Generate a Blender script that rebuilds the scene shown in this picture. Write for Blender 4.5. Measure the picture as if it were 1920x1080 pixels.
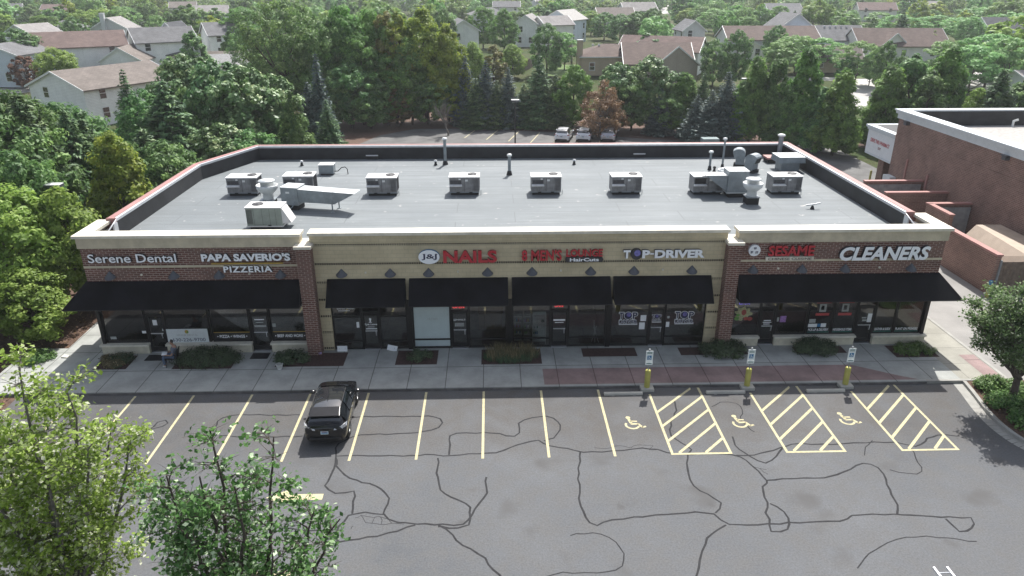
import bpy, bmesh, math, random
import numpy as np
from mathutils import Matrix, Vector
rad = math.radians
S = bpy.context.scene
COL = S.collection
for o in list(bpy.data.objects): bpy.data.objects.remove(o)

# ------------------------------------------------------------------ camera
CX, CY, CZ, YAW, PITCH, FPX = 0.54, -30.28, 18.2, 0.0276, 0.4023, 1365.4
cam = bpy.data.objects.new('camera', bpy.data.cameras.new('camera')); COL.objects.link(cam)
c_f = Vector((math.sin(YAW)*math.cos(PITCH), math.cos(YAW)*math.cos(PITCH), -math.sin(PITCH)))
c_r = Vector((math.cos(YAW), -math.sin(YAW), 0)); c_u = c_r.cross(c_f)
cam.matrix_world = Matrix(((c_r.x, c_u.x, -c_f.x, CX), (c_r.y, c_u.y, -c_f.y, CY), (c_r.z, c_u.z, -c_f.z, CZ), (0, 0, 0, 1)))
cam.data.sensor_width = 36; cam.data.lens = 36*FPX/1920
cam.data.clip_start = 0.2; cam.data.clip_end = 5000
S.camera = cam

def G(px, py, z=0.0):
    """where the survey ray of a photo pixel meets the level z"""
    d = c_f + c_r*((px-960)/FPX) + c_u*((540-py)/FPX)
    t = (z-CZ)/d.z
    return Vector((CX+t*d.x, CY+t*d.y, z))
def terr(y):
    return 2.4*min(1, max(0, (y-86)/44))
def GT(px, py, h=0.0):
    z = h
    for k in range(8): g = G(px, py, z); z = .5*z+.5*(h+terr(g.y))
    return G(px, py, z)
def at_dist(px, py, D):
    d = c_f + c_r*((px-960)/FPX) + c_u*((540-py)/FPX); t = D/math.hypot(d.x, d.y)
    return Vector((CX+t*d.x, CY+t*d.y, CZ+t*d.z))
def P(v):
    d = Vector(v)-Vector((CX, CY, CZ)); k = d.dot(c_f)
    return 960+FPX*d.dot(c_r)/k, 540-FPX*d.dot(c_u)/k, k

# ------------------------------------------------------------------ light
SUN_AZ, SUN_EL = rad(18), rad(54)
W = bpy.data.worlds.new("World"); S.world = W; W.use_nodes = True
wn = W.node_tree.nodes; wl = W.node_tree.links
bg = wn['Background']; sky = wn.new('ShaderNodeTexSky'); sky.sky_type = 'NISHITA'; sky.sun_disc = False
sky.sun_elevation = SUN_EL; sky.sun_rotation = SUN_AZ; sky.air_density = 1.0; sky.dust_density = 2.5; sky.ozone_density = 1.0
hsv = wn.new('ShaderNodeHueSaturation'); hsv.inputs['Saturation'].default_value = .6
wl.new(sky.outputs[0], hsv.inputs['Color']); wl.new(hsv.outputs[0], bg.inputs[0]); bg.inputs[1].default_value = 0.085
sun = bpy.data.objects.new('sun', bpy.data.lights.new('sun', 'SUN')); COL.objects.link(sun)
sun.data.energy = 3.3; sun.data.angle = rad(0.55); sun.data.color = (1.0, 0.97, 0.925)
sd = Vector((math.sin(SUN_AZ)*math.cos(SUN_EL), math.cos(SUN_AZ)*math.cos(SUN_EL), math.sin(SUN_EL)))
sun.rotation_euler = sd.to_track_quat('Z', 'Y').to_euler(); sun.location = (40, 60, 120)
S.view_settings.view_transform = 'Standard'; S.view_settings.look = 'None'
S.view_settings.gamma = 1; S.view_settings.use_curve_mapping = False
S.view_settings.exposure = 1.13
S.render.engine = 'CYCLES'
cy = S.cycles; cy.max_bounces = 7; cy.diffuse_bounces = 3; cy.glossy_bounces = 3; cy.transmission_bounces = 5
cy.transparent_max_bounces = 10; cy.volume_bounces = 0; cy.use_denoising = True; cy.sample_clamp_indirect = 4

rnd = random.Random(7); rng = np.random.default_rng(7)

# ------------------------------------------------------------------ materials
MATS = {}
def nm(name):
    m = bpy.data.materials.new(name); m.use_nodes = True
    t = m.node_tree; b = t.nodes['Principled BSDF']
    return m, t, b
def mixc(t, fac, a, b, mode='MIX'):
    n = t.nodes.new('ShaderNodeMix'); n.data_type = 'RGBA'; n.blend_type = mode
    for s, v in ((0, fac), (6, a), (7, b)):
        if hasattr(v, 'is_linked'): t.links.new(v, n.inputs[s])
        else: n.inputs[s].default_value = v if s == 0 else (*v, 1) if len(v) == 3 else v
    return n.outputs[2]
def noise(t, scale, detail=4, rough=.6, vec=None, lo=.35, hi=.65):
    n = t.nodes.new('ShaderNodeTexNoise'); n.inputs['Scale'].default_value = scale
    n.inputs['Detail'].default_value = detail; n.inputs['Roughness'].default_value = rough
    if vec is None:
        c = t.nodes.new('ShaderNodeTexCoord'); vec = c.outputs['Object']
    t.links.new(vec, n.inputs['Vector'])
    r = t.nodes.new('ShaderNodeMapRange'); r.inputs[1].default_value = lo; r.inputs[2].default_value = hi
    t.links.new(n.outputs['Fac'], r.inputs[0]); return r.outputs[0]
def bump(t, b, h, strength=.3, dist=.02):
    n = t.nodes.new('ShaderNodeBump'); n.inputs['Strength'].default_value = strength; n.inputs['Distance'].default_value = dist
    t.links.new(h, n.inputs['Height']); t.links.new(n.outputs[0], b.inputs['Normal'])
def pbr(name, col, rough=.6, metal=0, var=.12, scale=3, spec=.5, bmp=0, dirt=None, coat=0):
    if name in MATS: return MATS[name]
    m, t, b = nm(name)
    b.inputs['Roughness'].default_value = rough; b.inputs['Metallic'].default_value = metal
    b.inputs['Specular IOR Level'].default_value = spec; b.inputs['Coat Weight'].default_value = coat
    f = noise(t, scale, 5)
    lo = tuple(c*(1-var) for c in col); hi = tuple(min(1, c*(1+var)) for c in col)
    out = mixc(t, f, lo, hi)
    if dirt:
        f2 = noise(t, scale*.35, 6, .7, lo=.5, hi=.75); out = mixc(t, f2, out, dirt)
    t.links.new(out, b.inputs['Base Color'])
    if bmp: bump(t, b, noise(t, scale*12, 3), bmp, .01)
    MATS[name] = m; return m
def uvvec(t):
    return t.nodes.new('ShaderNodeUVMap').outputs[0]
def brickmat(name, c1, c2, mortar, bw=.3, bh=.1, ms=.012, offset=.5, rough=.8, var=.25, bmp=.4, squash=1):
    m, t, b = nm(name); v = uvvec(t)
    br = t.nodes.new('ShaderNodeTexBrick'); t.links.new(v, br.inputs['Vector'])
    br.offset = offset
    for k, c in (('Color1', c1), ('Color2', c2), ('Mortar', mortar)): br.inputs[k].default_value = (*c, 1)
    for k, x in (('Scale', 1), ('Mortar Size', ms), ('Mortar Smooth', .2), ('Bias', 0), ('Brick Width', bw), ('Row Height', bh)): br.inputs[k].default_value = x
    f = noise(t, .7, 6, .65); o = mixc(t, f, (1-var,)*3, (1+var*.4,)*3)
    out = mixc(t, 1.0, br.outputs['Color'], o, 'MULTIPLY')
    t.links.new(out, b.inputs['Base Color']); b.inputs['Roughness'].default_value = rough
    b.inputs['Specular IOR Level'].default_value = .25
    if bmp:
        inv = t.nodes.new('ShaderNodeMath'); inv.operation = 'SUBTRACT'; inv.inputs[0].default_value = 1
        t.links.new(br.outputs['Fac'], inv.inputs[1]); bump(t, b, inv.outputs[0], bmp, .01)
    MATS[name] = m; return m
def glassmat(name, tint=(.5, .55, .55), refl=.5, rough=.01):
    m, t, b = nm(name); t.nodes.remove(b); out = t.nodes['Material Output']
    tr = t.nodes.new('ShaderNodeBsdfTransparent'); tr.inputs[0].default_value = (*tint, 1)
    gl = t.nodes.new('ShaderNodeBsdfGlossy'); gl.inputs['Roughness'].default_value = rough; gl.inputs[0].default_value = (refl, refl, refl, 1)
    fr = t.nodes.new('ShaderNodeFresnel'); fr.inputs[0].default_value = 1.9
    mx = t.nodes.new('ShaderNodeMixShader'); t.links.new(fr.outputs[0], mx.inputs[0])
    t.links.new(tr.outputs[0], mx.inputs[1]); t.links.new(gl.outputs[0], mx.inputs[2]); t.links.new(mx.outputs[0], out.inputs[0])
    MATS[name] = m; return m
def leafmat(name, stops, trans=.3, hue=.07, rough=.55, spec=.3):
    m, t, b = nm(name); out = t.nodes['Material Output']
    a = t.nodes.new('ShaderNodeAttribute'); a.attribute_name = 'lc'
    r = t.nodes.new('ShaderNodeValToRGB'); t.links.new(a.outputs['Fac'], r.inputs[0])
    e = r.color_ramp.elements
    while len(e) < len(stops): e.new(.5)
    for k, (p, c) in enumerate(stops): e[k].position = p; e[k].color = (*c, 1)
    oi = t.nodes.new('ShaderNodeObjectInfo')
    hs = t.nodes.new('ShaderNodeHueSaturation'); t.links.new(r.outputs[0], hs.inputs['Color'])
    for inp, lo, hi in (('Hue', .5-hue*.25, .5+hue*.25), ('Value', 1-hue*1.2, 1+hue*1.5)):
        mr = t.nodes.new('ShaderNodeMapRange'); t.links.new(oi.outputs['Random'], mr.inputs[0])
        mr.inputs[3].default_value = lo; mr.inputs[4].default_value = hi; t.links.new(mr.outputs[0], hs.inputs[inp])
    t.links.new(hs.outputs[0], b.inputs['Base Color']); b.inputs['Roughness'].default_value = rough
    b.inputs['Specular IOR Level'].default_value = spec
    tl = t.nodes.new('ShaderNodeBsdfTranslucent'); t.links.new(hs.outputs[0], tl.inputs[0])
    mx = t.nodes.new('ShaderNodeMixShader'); mx.inputs[0].default_value = trans
    t.links.new(b.outputs[0], mx.inputs[1]); t.links.new(tl.outputs[0], mx.inputs[2]); t.links.new(mx.outputs[0], out.inputs[0])
    MATS[name] = m; return m
def emit(name, col, s):
    m, t, b = nm(name); b.inputs['Base Color'].default_value = (*col, 1)
    b.inputs['Emission Color'].default_value = (*col, 1); b.inputs['Emission Strength'].default_value = s
    MATS[name] = m; return m

M = MATS
brickmat('red_brick', (.165, .068, .052), (.115, .052, .043), (.36, .28, .235), .32, .107, .018)
brickmat('neighbour_brick', (.255, .150, .122), (.205, .118, .096), (.32, .24, .20), .4, .12, .018)
brickmat('beige_block', (.56, .485, .325), (.53, .455, .30), (.40, .355, .26), .41, .205, .008, var=.16, bmp=.25)
brickmat('stripe_brick', (.025, .018, .012), (.03, .02, .013), (.44, .39, .27), .115, .4, .022, 0, bmp=0)
brickmat('sidewalk', (.345, .355, .335), (.375, .382, .36), (.13, .13, .12), 1.83, 2.05, .022, 0, var=.25, bmp=0)
brickmat('concrete_walk', (.30, .29, .25), (.32, .31, .265), (.19, .18, .16), 1.7, 1.7, .02, 0, var=.2, bmp=0)
brickmat('red_walk', (.265, .19, .18), (.285, .205, .195), (.12, .08, .075), 1.83, 2.05, .022, 0, var=.3, bmp=0)
brickmat('siding', (.60, .61, .60), (.58, .59, .58), (.43, .44, .44), 30, .2, .02, 0, var=.08, bmp=0)
pbr('stone', (.52, .46, .335), .75, var=.14, scale=1.5, dirt=(.38, .335, .25))
pbr('stone_cap', (.66, .62, .52), .7, var=.08, dirt=(.52, .48, .40))
pbr('knee_stone', (.58, .54, .42), .75, var=.1, dirt=(.36, .33, .26))
pbr('awning_fabric', (.008, .008, .010), .9, var=.5, scale=.8, spec=.12, dirt=(.013, .013, .015))
pbr('dark_frame', (.010, .010, .011), .42, var=.1, spec=.4)
pbr('epdm', (.016, .017, .020), .6, var=.35, scale=1.2, spec=.4, dirt=(.035, .035, .037))
pbr('coping_red', (.36, .175, .155), .5, var=.1, scale=.8, dirt=(.42, .25, .225))
pbr('flashing', (.55, .56, .58), .4, .3, var=.1)
pbr('white_metal', (.72, .73, .72), .45, var=.06)
pbr('galv', (.235, .265, .285), .45, .25, var=.16, scale=2.2, dirt=(.17, .185, .195))
pbr('galv_top', (.56, .58, .58), .45, .1, var=.1, dirt=(.55, .55, .54))
pbr('unit_body', (.21, .21, .215), .55, var=.2, scale=4, dirt=(.14, .135, .13))
pbr('unit_top', (.66, .66, .65), .5, var=.1, scale=2, dirt=(.52, .49, .45))
pbr('unit_green', (.26, .30, .265), .5, var=.1, scale=2, dirt=(.20, .23, .20))
pbr('grille', (.05, .05, .055), .5, var=.4, scale=20)
pbr('black', (.012, .012, .013), .6, var=.1)
pbr('curb_black', (.02, .02, .021), .8)
pbr('sconce', (.075, .08, .092), .5, var=.1)
pbr('white_letter', (.86, .88, .90), .35, var=.02)
pbr('letter_side', (.02, .022, .03), .5)
pbr('red_letter', (.46, .022, .034), .35, var=.06)
pbr('red_dark', (.20, .010, .014), .4, var=.06)
pbr('gold', (.45, .30, .06), .4)
pbr('navy', (.02, .025, .07), .4)
pbr('violet', (.16, .15, .42), .35, var=.4, scale=6)
pbr('text_grey', (.35, .37, .36), .5)
pbr('banner', (.62, .66, .66), .6, var=.04)
pbr('paper', (.75, .77, .78), .6, var=.03)
pbr('window_film', (.47, .55, .55), .35, var=.04)
pbr('interior', (.17, .16, .155), .8, var=.2)
pbr('curtain', (.34, .33, .28), .8, var=.15, scale=6)
pbr('wood_in', (.11, .06, .035), .6)
pbr('teal', (.02, .12, .10), .5)
pbr('yellow_paint', (.62, .53, .20), .75, var=.14, scale=5, dirt=(.42, .38, .22))
pbr('bollard_yellow', (.40, .375, .09), .5, var=.1)
pbr('lines', (.50, .45, .27), .85, var=.16, scale=8, dirt=(.36, .33, .22))
pbr('concrete', (.40, .39, .35), .85, var=.12, scale=2, dirt=(.30, .29, .27), bmp=.2)
pbr('kerb', (.31, .305, .28), .85, var=.14, scale=1.5, dirt=(.28, .265, .24))
pbr('kerb_stain', (.14, .13, .125), .85, var=.3, scale=1.5, dirt=(.09, .085, .08))  # darker tone for the front face of the long kerb
pbr('tar', (.036, .036, .038), .85, var=.2, scale=4, spec=.1)
pbr('sign_blue', (.02, .16, .34), .4)
pbr('sign_face', (.70, .76, .76), .4, var=.03)
pbr('mulch', (.10, .058, .040), .95, var=.5, scale=9, dirt=(.17, .11, .075), bmp=.6)
pbr('mulch_dark', (.055, .028, .024), .95, var=.5, scale=14, bmp=.6)
pbr('bark', (.075, .06, .048), .9, var=.3, scale=6, bmp=.5)
pbr('bark_grey', (.15, .135, .12), .9, var=.3, scale=6)
pbr('wood_fence', (.17, .135, .105), .85, var=.25, scale=4)
pbr('tan_bin', (.42, .335, .26), .7, var=.1, scale=1, dirt=(.34, .27, .21))
pbr('grey_block', (.30, .31, .31), .8, var=.2, scale=2)
pbr('roof_gravel', (.36, .345, .325), .9, var=.15)
pbr('cornice_white', (.60, .64, .66), .5, var=.05)
pbr('fascia_white', (.72, .74, .75), .5, var=.04)
pbr('skin', (.33, .19, .13), .6); pbr('hair', (.02, .016, .014), .6)
pbr('shirt', (.10, .115, .15), .85, scale=20); pbr('jeans', (.075, .11, .18), .85, scale=20); pbr('shoe', (.55, .55, .53), .7)
pbr('car_paint', (.004, .004, .005), .2, var=.05, spec=.45, coat=.35)
pbr('car_trim', (.012, .012, .013), .5); pbr('tyre', (.014, .014, .014), .85); pbr('rim', (.32, .33, .34), .3, .9)
pbr('car_glass', (.012, .015, .018), .06, spec=1.0, coat=1); pbr('car_roof_glass', (.02, .022, .025), .05, spec=1.0, coat=1)
pbr('lamp_clear', (.60, .62, .64), .15, .3, spec=.8, coat=1); pbr('lamp_red', (.25, .01, .012), .2, coat=1)
pbr('car_white', (.72, .73, .75), .25, coat=1, var=.02); pbr('car_silver', (.42, .42, .45), .3, .6, coat=1, var=.03)
pbr('plate', (.55, .66, .72), .4); pbr('aluminium', (.75, .76, .78), .3, .7, var=.06)
pbr('pot', (.66, .66, .63), .5); pbr('mat_dark', (.015, .015, .016), .95); pbr('lav', (.32, .25, .45), .6)
pbr('neon_box', (.02, .02, .02), .5); emit('neon_red', (.9, .05, .06), 1.0); emit('neon_blue', (.15, .10, .8), .8)
pbr('fruit_yellow', (.34, .34, .19), .5, var=.3, scale=9); pbr('fruit_red', (.30, .05, .04), .5); pbr('fruit_green', (.12, .30, .06), .5, var=.3, scale=9)
pbr('decal_red', (.42, .05, .05), .5); pbr('decal_black', (.03, .03, .035), .5); pbr('decal_purple', (.30, .16, .40), .5, var=.3, scale=12)
pbr('asphalt_rear', (.115, .113, .11), .9, var=.25, scale=.6, dirt=(.15, .147, .14))
pbr('lane', (.26, .25, .235), .9, var=.12, scale=.5, dirt=(.20, .195, .185), bmp=.2)
pbr('street', (.42, .405, .38), .9, var=.1, scale=.3)
glassmat('store_glass', (.84, .86, .85), .8); glassmat('side_glass', (.60, .64, .62), .8)

def asphalt():
    m, t, b = nm('asphalt'); c = t.nodes.new('ShaderNodeTexCoord').outputs['Object']
    f1 = noise(t, .10, 6, .65, c, .32, .66); a = mixc(t, f1, (.094, .0985, .1055), (.129, .1335, .1405))
    f2 = noise(t, 1.1, 6, .7, c, .4, .7); a = mixc(t, f2, a, (.116, .115, .114))
    f3 = noise(t, 14, 5, .75, c, .3, .7); a = mixc(t, f3, mixc(t, 1.0, a, (.76, .76, .76), 'MULTIPLY'), mixc(t, 1.0, a, (1.22, 1.22, 1.22), 'MULTIPLY'))
    # oil-browned parking stalls next to the kerb
    sx = t.nodes.new('ShaderNodeSeparateXYZ'); t.links.new(c, sx.inputs[0])
    mr = t.nodes.new('ShaderNodeMapRange'); mr.interpolation_type = 'SMOOTHSTEP'
    t.links.new(sx.outputs[1], mr.inputs[0]); mr.inputs[1].default_value = -6.2; mr.inputs[2].default_value = -3.4
    pat = t.nodes.new('ShaderNodeMath'); pat.operation = 'MULTIPLY'; t.links.new(mr.outputs[0], pat.inputs[0])
    t.links.new(noise(t, .5, 5, .65, c, .25, .6), pat.inputs[1])
    a = mixc(t, pat.outputs[0], a, mixc(t, 1.0, a, (.86, .81, .76), 'MULTIPLY'))
    vo = t.nodes.new('ShaderNodeTexVoronoi'); vo.inputs['Scale'].default_value = .55; t.links.new(c, vo.inputs['Vector'])
    vr = t.nodes.new('ShaderNodeMapRange'); vr.inputs[1].default_value = .16; vr.inputs[2].default_value = .03; t.links.new(vo.outputs['Distance'], vr.inputs[0])
    vm = t.nodes.new('ShaderNodeMath'); vm.operation = 'MULTIPLY'; t.links.new(vr.outputs[0], vm.inputs[0]); t.links.new(noise(t, .9, 3, .6, c, .54, .64), vm.inputs[1]); a = mixc(t, vm.outputs[0], a, (.075, .074, .074))
    f4 = noise(t, .45, 3, .5, c, .6, .72); a = mixc(t, f4, a, (.094, .093, .093))
    t.links.new(a, b.inputs['Base Color']); b.inputs['Roughness'].default_value = .88; b.inputs['Specular IOR Level'].default_value = .3
    bump(t, b, f3, .35, .01); MATS['asphalt'] = m
asphalt()
def membrane():
    m, t, b = nm('roof_membrane'); c = t.nodes.new('ShaderNodeTexCoord').outputs['Object']
    f1 = noise(t, .22, 5, .6, c); a = mixc(t, f1, (.155, .174, .184), (.208, .227, .235))
    mp = t.nodes.new('ShaderNodeMapping'); mp.inputs['Scale'].default_value = (.12, 1.6, 1); t.links.new(c, mp.inputs[0])
    f2 = noise(t, 1.2, 6, .7, mp.outputs[0], .38, .66); a = mixc(t, f2, a, (.142, .158, .165))
    br = t.nodes.new('ShaderNodeTexBrick'); t.links.new(c, br.inputs['Vector']); br.offset = .35
    for k, x in (('Scale', 1), ('Mortar Size', .03), ('Mortar Smooth', .3), ('Bias', 0), ('Brick Width', 9.5), ('Row Height', 1.85)): br.inputs[k].default_value = x
    a = mixc(t, br.outputs['Fac'], a, (.125, .138, .145))
    sx = t.nodes.new('ShaderNodeSeparateXYZ'); t.links.new(c, sx.inputs[0])
    mr = t.nodes.new('ShaderNodeMapRange'); t.links.new(sx.outputs[1], mr.inputs[0]); mr.inputs[1].default_value = 19.4; mr.inputs[2].default_value = 22.8
    pm = t.nodes.new('ShaderNodeMath'); pm.operation = 'MULTIPLY'; t.links.new(mr.outputs[0], pm.inputs[0]); t.links.new(noise(t, .6, 6, .7, c, .3, .6), pm.inputs[1])
    a = mixc(t, pm.outputs[0], a, (.25, .235, .205))
    f5 = noise(t, 1.6, 4, .6, c, .66, .72); a = mixc(t, f5, a, (.36, .355, .34))
    t.links.new(a, b.inputs['Base Color']); b.inputs['Roughness'].default_value = .7; b.inputs['Specular IOR Level'].default_value = .35
    bump(t, b, noise(t, 2.5, 5, .6, c), .25, .02); MATS['roof_membrane'] = m
membrane()
def groundmat():
    m, t, b = nm('ground_grass'); c = t.nodes.new('ShaderNodeTexCoord').outputs['Object']
    a = mixc(t, noise(t, .03, 5, .6, c), (.045, .070, .022), (.075, .095, .034))
    a = mixc(t, noise(t, .12, 5, .7, c, .5, .7), a, (.095, .085, .048))
    a = mixc(t, noise(t, 2.5, 4, .7, c), mixc(t, 1., a, (.75, .75, .75), 'MULTIPLY'), a)
    t.links.new(a, b.inputs['Base Color']); b.inputs['Roughness'].default_value = .95; b.inputs['Specular IOR Level'].default_value = .1
    MATS['ground_grass'] = m
groundmat()
pbr('lawn_green', (.10, .16, .04), .95, var=.25, scale=.4)
def shingle(name, c1):
    brickmat(name, c1, tuple(x*.8 for x in c1), tuple(x*.7 for x in c1), .5, .22, .02, .5, .9, .2, 0)
shingle('shingle_tan', (.215, .185, .165)); shingle('shingle_brown', (.165, .125, .11)); shingle('shingle_grey', (.19, .19, .195))
shingle('shingle_dark', (.085, .088, .098)); shingle('shingle_red', (.20, .145, .13)); shingle('shingle_pale', (.33, .31, .30))
for n_, c_ in (('siding_white', (.84, .85, .84)), ('siding_blue', (.66, .73, .80)), ('siding_tan', (.48, .39, .28)), ('siding_cream', (.76, .72, .58)), ('siding_grey', (.62, .63, .64)), ('siding_taupe', (.40, .35, .29)), ('siding_sage', (.24, .30, .30)), ('siding_pale', (.78, .77, .71))):
    brickmat(n_, c_, tuple(x*.98 for x in c_), tuple(x*.74 for x in c_), 40, .19, .018, 0, .7, .1, 0)

# ------------------------------------------------------------------ mesh helpers
class MB:
    """collects faces with metre UVs and builds them as ONE mesh object"""
    def __init__(s): s.v = []; s.f = []; s.m = []; s.mats = []; s.sm = []
    def mi(s, mat):
        if mat is None: return 0
        if mat not in s.mats: s.mats.append(mat)
        return s.mats.index(mat)
    def face(s, pts, mat=None, smooth=False):
        n = len(s.v); s.v.extend([tuple(p) for p in pts]); s.f.append(list(range(n, n+len(pts)))); s.m.append(s.mi(mat)); s.sm.append(smooth)
    def mesh(s, verts, faces, mat=None, smooth=False, T=None):
        n = len(s.v)
        if T is not None: verts = [tuple(T @ Vector(p)) for p in verts]
        s.v.extend([tuple(p) for p in verts]); k = s.mi(mat)
        for f in faces: s.f.append([n+i for i in f]); s.m.append(k); s.sm.append(smooth)
        return s
    def box(s, x0, x1, y0, y1, z0, z1, mat=None, T=None):
        v = [(x0, y0, z0), (x1, y0, z0), (x1, y1, z0), (x0, y1, z0), (x0, y0, z1), (x1, y0, z1), (x1, y1, z1), (x0, y1, z1)]
        return s.mesh(v, [(0, 3, 2, 1), (4, 5, 6, 7), (0, 1, 5, 4), (1, 2, 6, 5), (2, 3, 7, 6), (3, 0, 4, 7)], mat, False, T)
    def prism(s, poly, z0, z1, mat=None, T=None):
        n = len(poly); v = [(x, y, z0) for x, y in poly]+[(x, y, z1) for x, y in poly]
        return s.mesh(v, [list(range(n))[::-1], list(range(n, 2*n))]+[(i, (i+1) % n, n+(i+1) % n, n+i) for i in range(n)], mat, False, T)
    def hexa(s, v8, mat=None, T=None):
        return s.mesh(v8, [(0, 3, 2, 1), (4, 5, 6, 7), (0, 1, 5, 4), (1, 2, 6, 5), (2, 3, 7, 6), (3, 0, 4, 7)], mat, False, T)
    def tube(s, pts, r, n=8, mat=None, caps=True, smooth=True):
        pts = [Vector(p) for p in pts]
        rs = r if isinstance(r, (list, tuple)) else [r]*len(pts)
        rings = []; up = None
        for i, p in enumerate(pts):
            d = (pts[min(i+1, len(pts)-1)]-pts[max(i-1, 0)])
            d = d.normalized() if d.length > 1e-9 else Vector((0, 0, 1))
            a = Vector((1, 0, 0)) if abs(d.x) < .8 else Vector((0, 1, 0))
            u = d.cross(a).normalized() if up is None else (up-d*up.dot(d)).normalized(); up = u; w = d.cross(u)
            rings.append([p+(u*math.cos(2*math.pi*k/n)+w*math.sin(2*math.pi*k/n))*rs[i] for k in range(n)])
        v = [q for ring in rings for q in ring]; f = []
        for i in range(len(pts)-1):
            for k in range(n): f.append((i*n+k, i*n+(k+1) % n, (i+1)*n+(k+1) % n, (i+1)*n+k))
        s.mesh(v, f, mat, smooth)
        if caps: s.face(rings[0][::-1], mat); s.face(rings[-1], mat)
        return s
    def lathe(s, prof, c=(0, 0, 0), n=16, mat=None, smooth=True):
        v = []; f = []
        for r, z in prof:
            for k in range(n): v.append((c[0]+r*math.cos(2*math.pi*k/n), c[1]+r*math.sin(2*math.pi*k/n), c[2]+z))
        for i in range(len(prof)-1):
            for k in range(n): f.append((i*n+k, i*n+(k+1) % n, (i+1)*n+(k+1) % n, (i+1)*n+k))
        s.mesh(v, f, mat, smooth)
        return s
    def build(s, name, mat=None, parent=None, loc=None, rotz=0, bevel=0):
        me = bpy.data.meshes.new(name); me.from_pydata(s.v, [], s.f)
        mats = s.mats if s.mats and s.mats[0] is not None else [mat]
        for k in (s.mats or [mat]): me.materials.append(MATS[k] if isinstance(k, str) else k)
        me.polygons.foreach_set('material_index', s.m); me.polygons.foreach_set('use_smooth', s.sm)
        me.update()
        uv = me.uv_layers.new(name='UVMap'); co = s.v
        data = np.zeros((len(me.loops), 2), np.float32)
        for p in me.polygons:
            nx, ny, nz = (abs(c) for c in p.normal)
            for li in p.loop_indices:
                x, y, z = co[me.loops[li].vertex_index]
                if nz > .8: data[li] = (x, y)
                elif ny >= nx: data[li] = (x, z if nz < .35 else math.hypot(z, y))
                else: data[li] = (y, z if nz < .35 else math.hypot(z, x))
        uv.data.foreach_set('uv', data.ravel())
        o = bpy.data.objects.new(name, me); COL.objects.link(o)
        if parent is not None: o.parent = parent
        if loc is not None: o.location = loc
        o.rotation_euler.z = rotz
        if bevel:
            b = o.modifiers.new('Bevel', 'BEVEL'); b.width = bevel; b.segments = 2; b.limit_method = 'ANGLE'
        return o
def weld(o, d=1e-4):
    bm = bmesh.new(); bm.from_mesh(o.data); bmesh.ops.remove_doubles(bm, verts=bm.verts, dist=d); bm.to_mesh(o.data); bm.free(); return o
def tag(o, label=None, cat=None, group=None, kind=None):
    if label: o['label'] = label
    if cat: o['category'] = cat
    if group: o['group'] = group
    if kind: o['kind'] = kind
    return o
def empty(name, loc, label, cat, group=None, rotz=0):
    o = bpy.data.objects.new(name, None); COL.objects.link(o); o.location = loc; o.rotation_euler.z = rotz; o.empty_display_size = .3
    return tag(o, label, cat, group)
def struct(o, kind='structure'): o['kind'] = kind; return o
def copy_tree(o, parent=None):
    c = o.copy(); COL.objects.link(c); c.parent = parent
    for ch in [x for x in o.children]: copy_tree(ch, c)
    return c
def sheet(name, polys, z, mat, kind='structure', t=0.0):
    m = MB()
    for p in polys: m.face([(q[0], q[1], z) for q in p], mat)
    return struct(m.build(name), kind)
def curve_pts(pts, sub=6):
    out = []; n = len(pts)
    for i in range(n-1):
        p0, p1, p2, p3 = (np.array(pts[max(0, min(n-1, k))][:2], float) for k in (i-1, i, i+1, i+2))
        for k in range(sub):
            t = k/sub
            out.append(.5*((2*p1)+(-p0+p2)*t+(2*p0-5*p1+4*p2-p3)*t*t+(-p0+3*p1-3*p2+p3)*t**3))
    out.append(np.array(pts[-1][:2], float)); return out
def strip(m, pts, w, z, mat, jit=0.0, seed=0):
    r = random.Random(seed); L = []; Rr = []
    for i, p in enumerate(pts):
        d0 = np.array(pts[i])-np.array(pts[max(i-1, 0)]); d1 = np.array(pts[min(i+1, len(pts)-1)])-np.array(pts[i]); d = d0/(np.linalg.norm(d0)+1e-9)+d1/(np.linalg.norm(d1)+1e-9)
        if np.linalg.norm(d) < .3: d = d1 if np.linalg.norm(d1) > 0 else d0
        d = d/(np.linalg.norm(d)+1e-9); nrm = np.array((-d[1], d[0]))
        ww = w*(1+jit*(r.random()-.5)*2)/2; q = np.array(p)+nrm*jit*w*(r.random()-.5)*.8
        L.append(q+nrm*ww); Rr.append(q-nrm*ww)
    v = [(*a, z) for a in L]+[(*a, z) for a in Rr]; n = len(L)
    m.mesh(v, [(n+i, n+i+1, i+1, i) for i in range(n-1)], mat)

def sheet_t(name, quads, mat, up=.02):
    m = MB()
    for q in quads:
        a, b, c, d = (Vector(p[:2]) for p in q); n = 14; v = []
        for i in range(n+1):
            for j in range(n+1): p = a.lerp(b, i/n).lerp(d.lerp(c, i/n), j/n); v.append((p.x, p.y, terr(p.y)+up))
        m.mesh(v, [(i*(n+1)+j, (i+1)*(n+1)+j, (i+1)*(n+1)+j+1, i*(n+1)+j+1) for i in range(n) for j in range(n)], mat)
    return struct(m.build(name))
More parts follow.
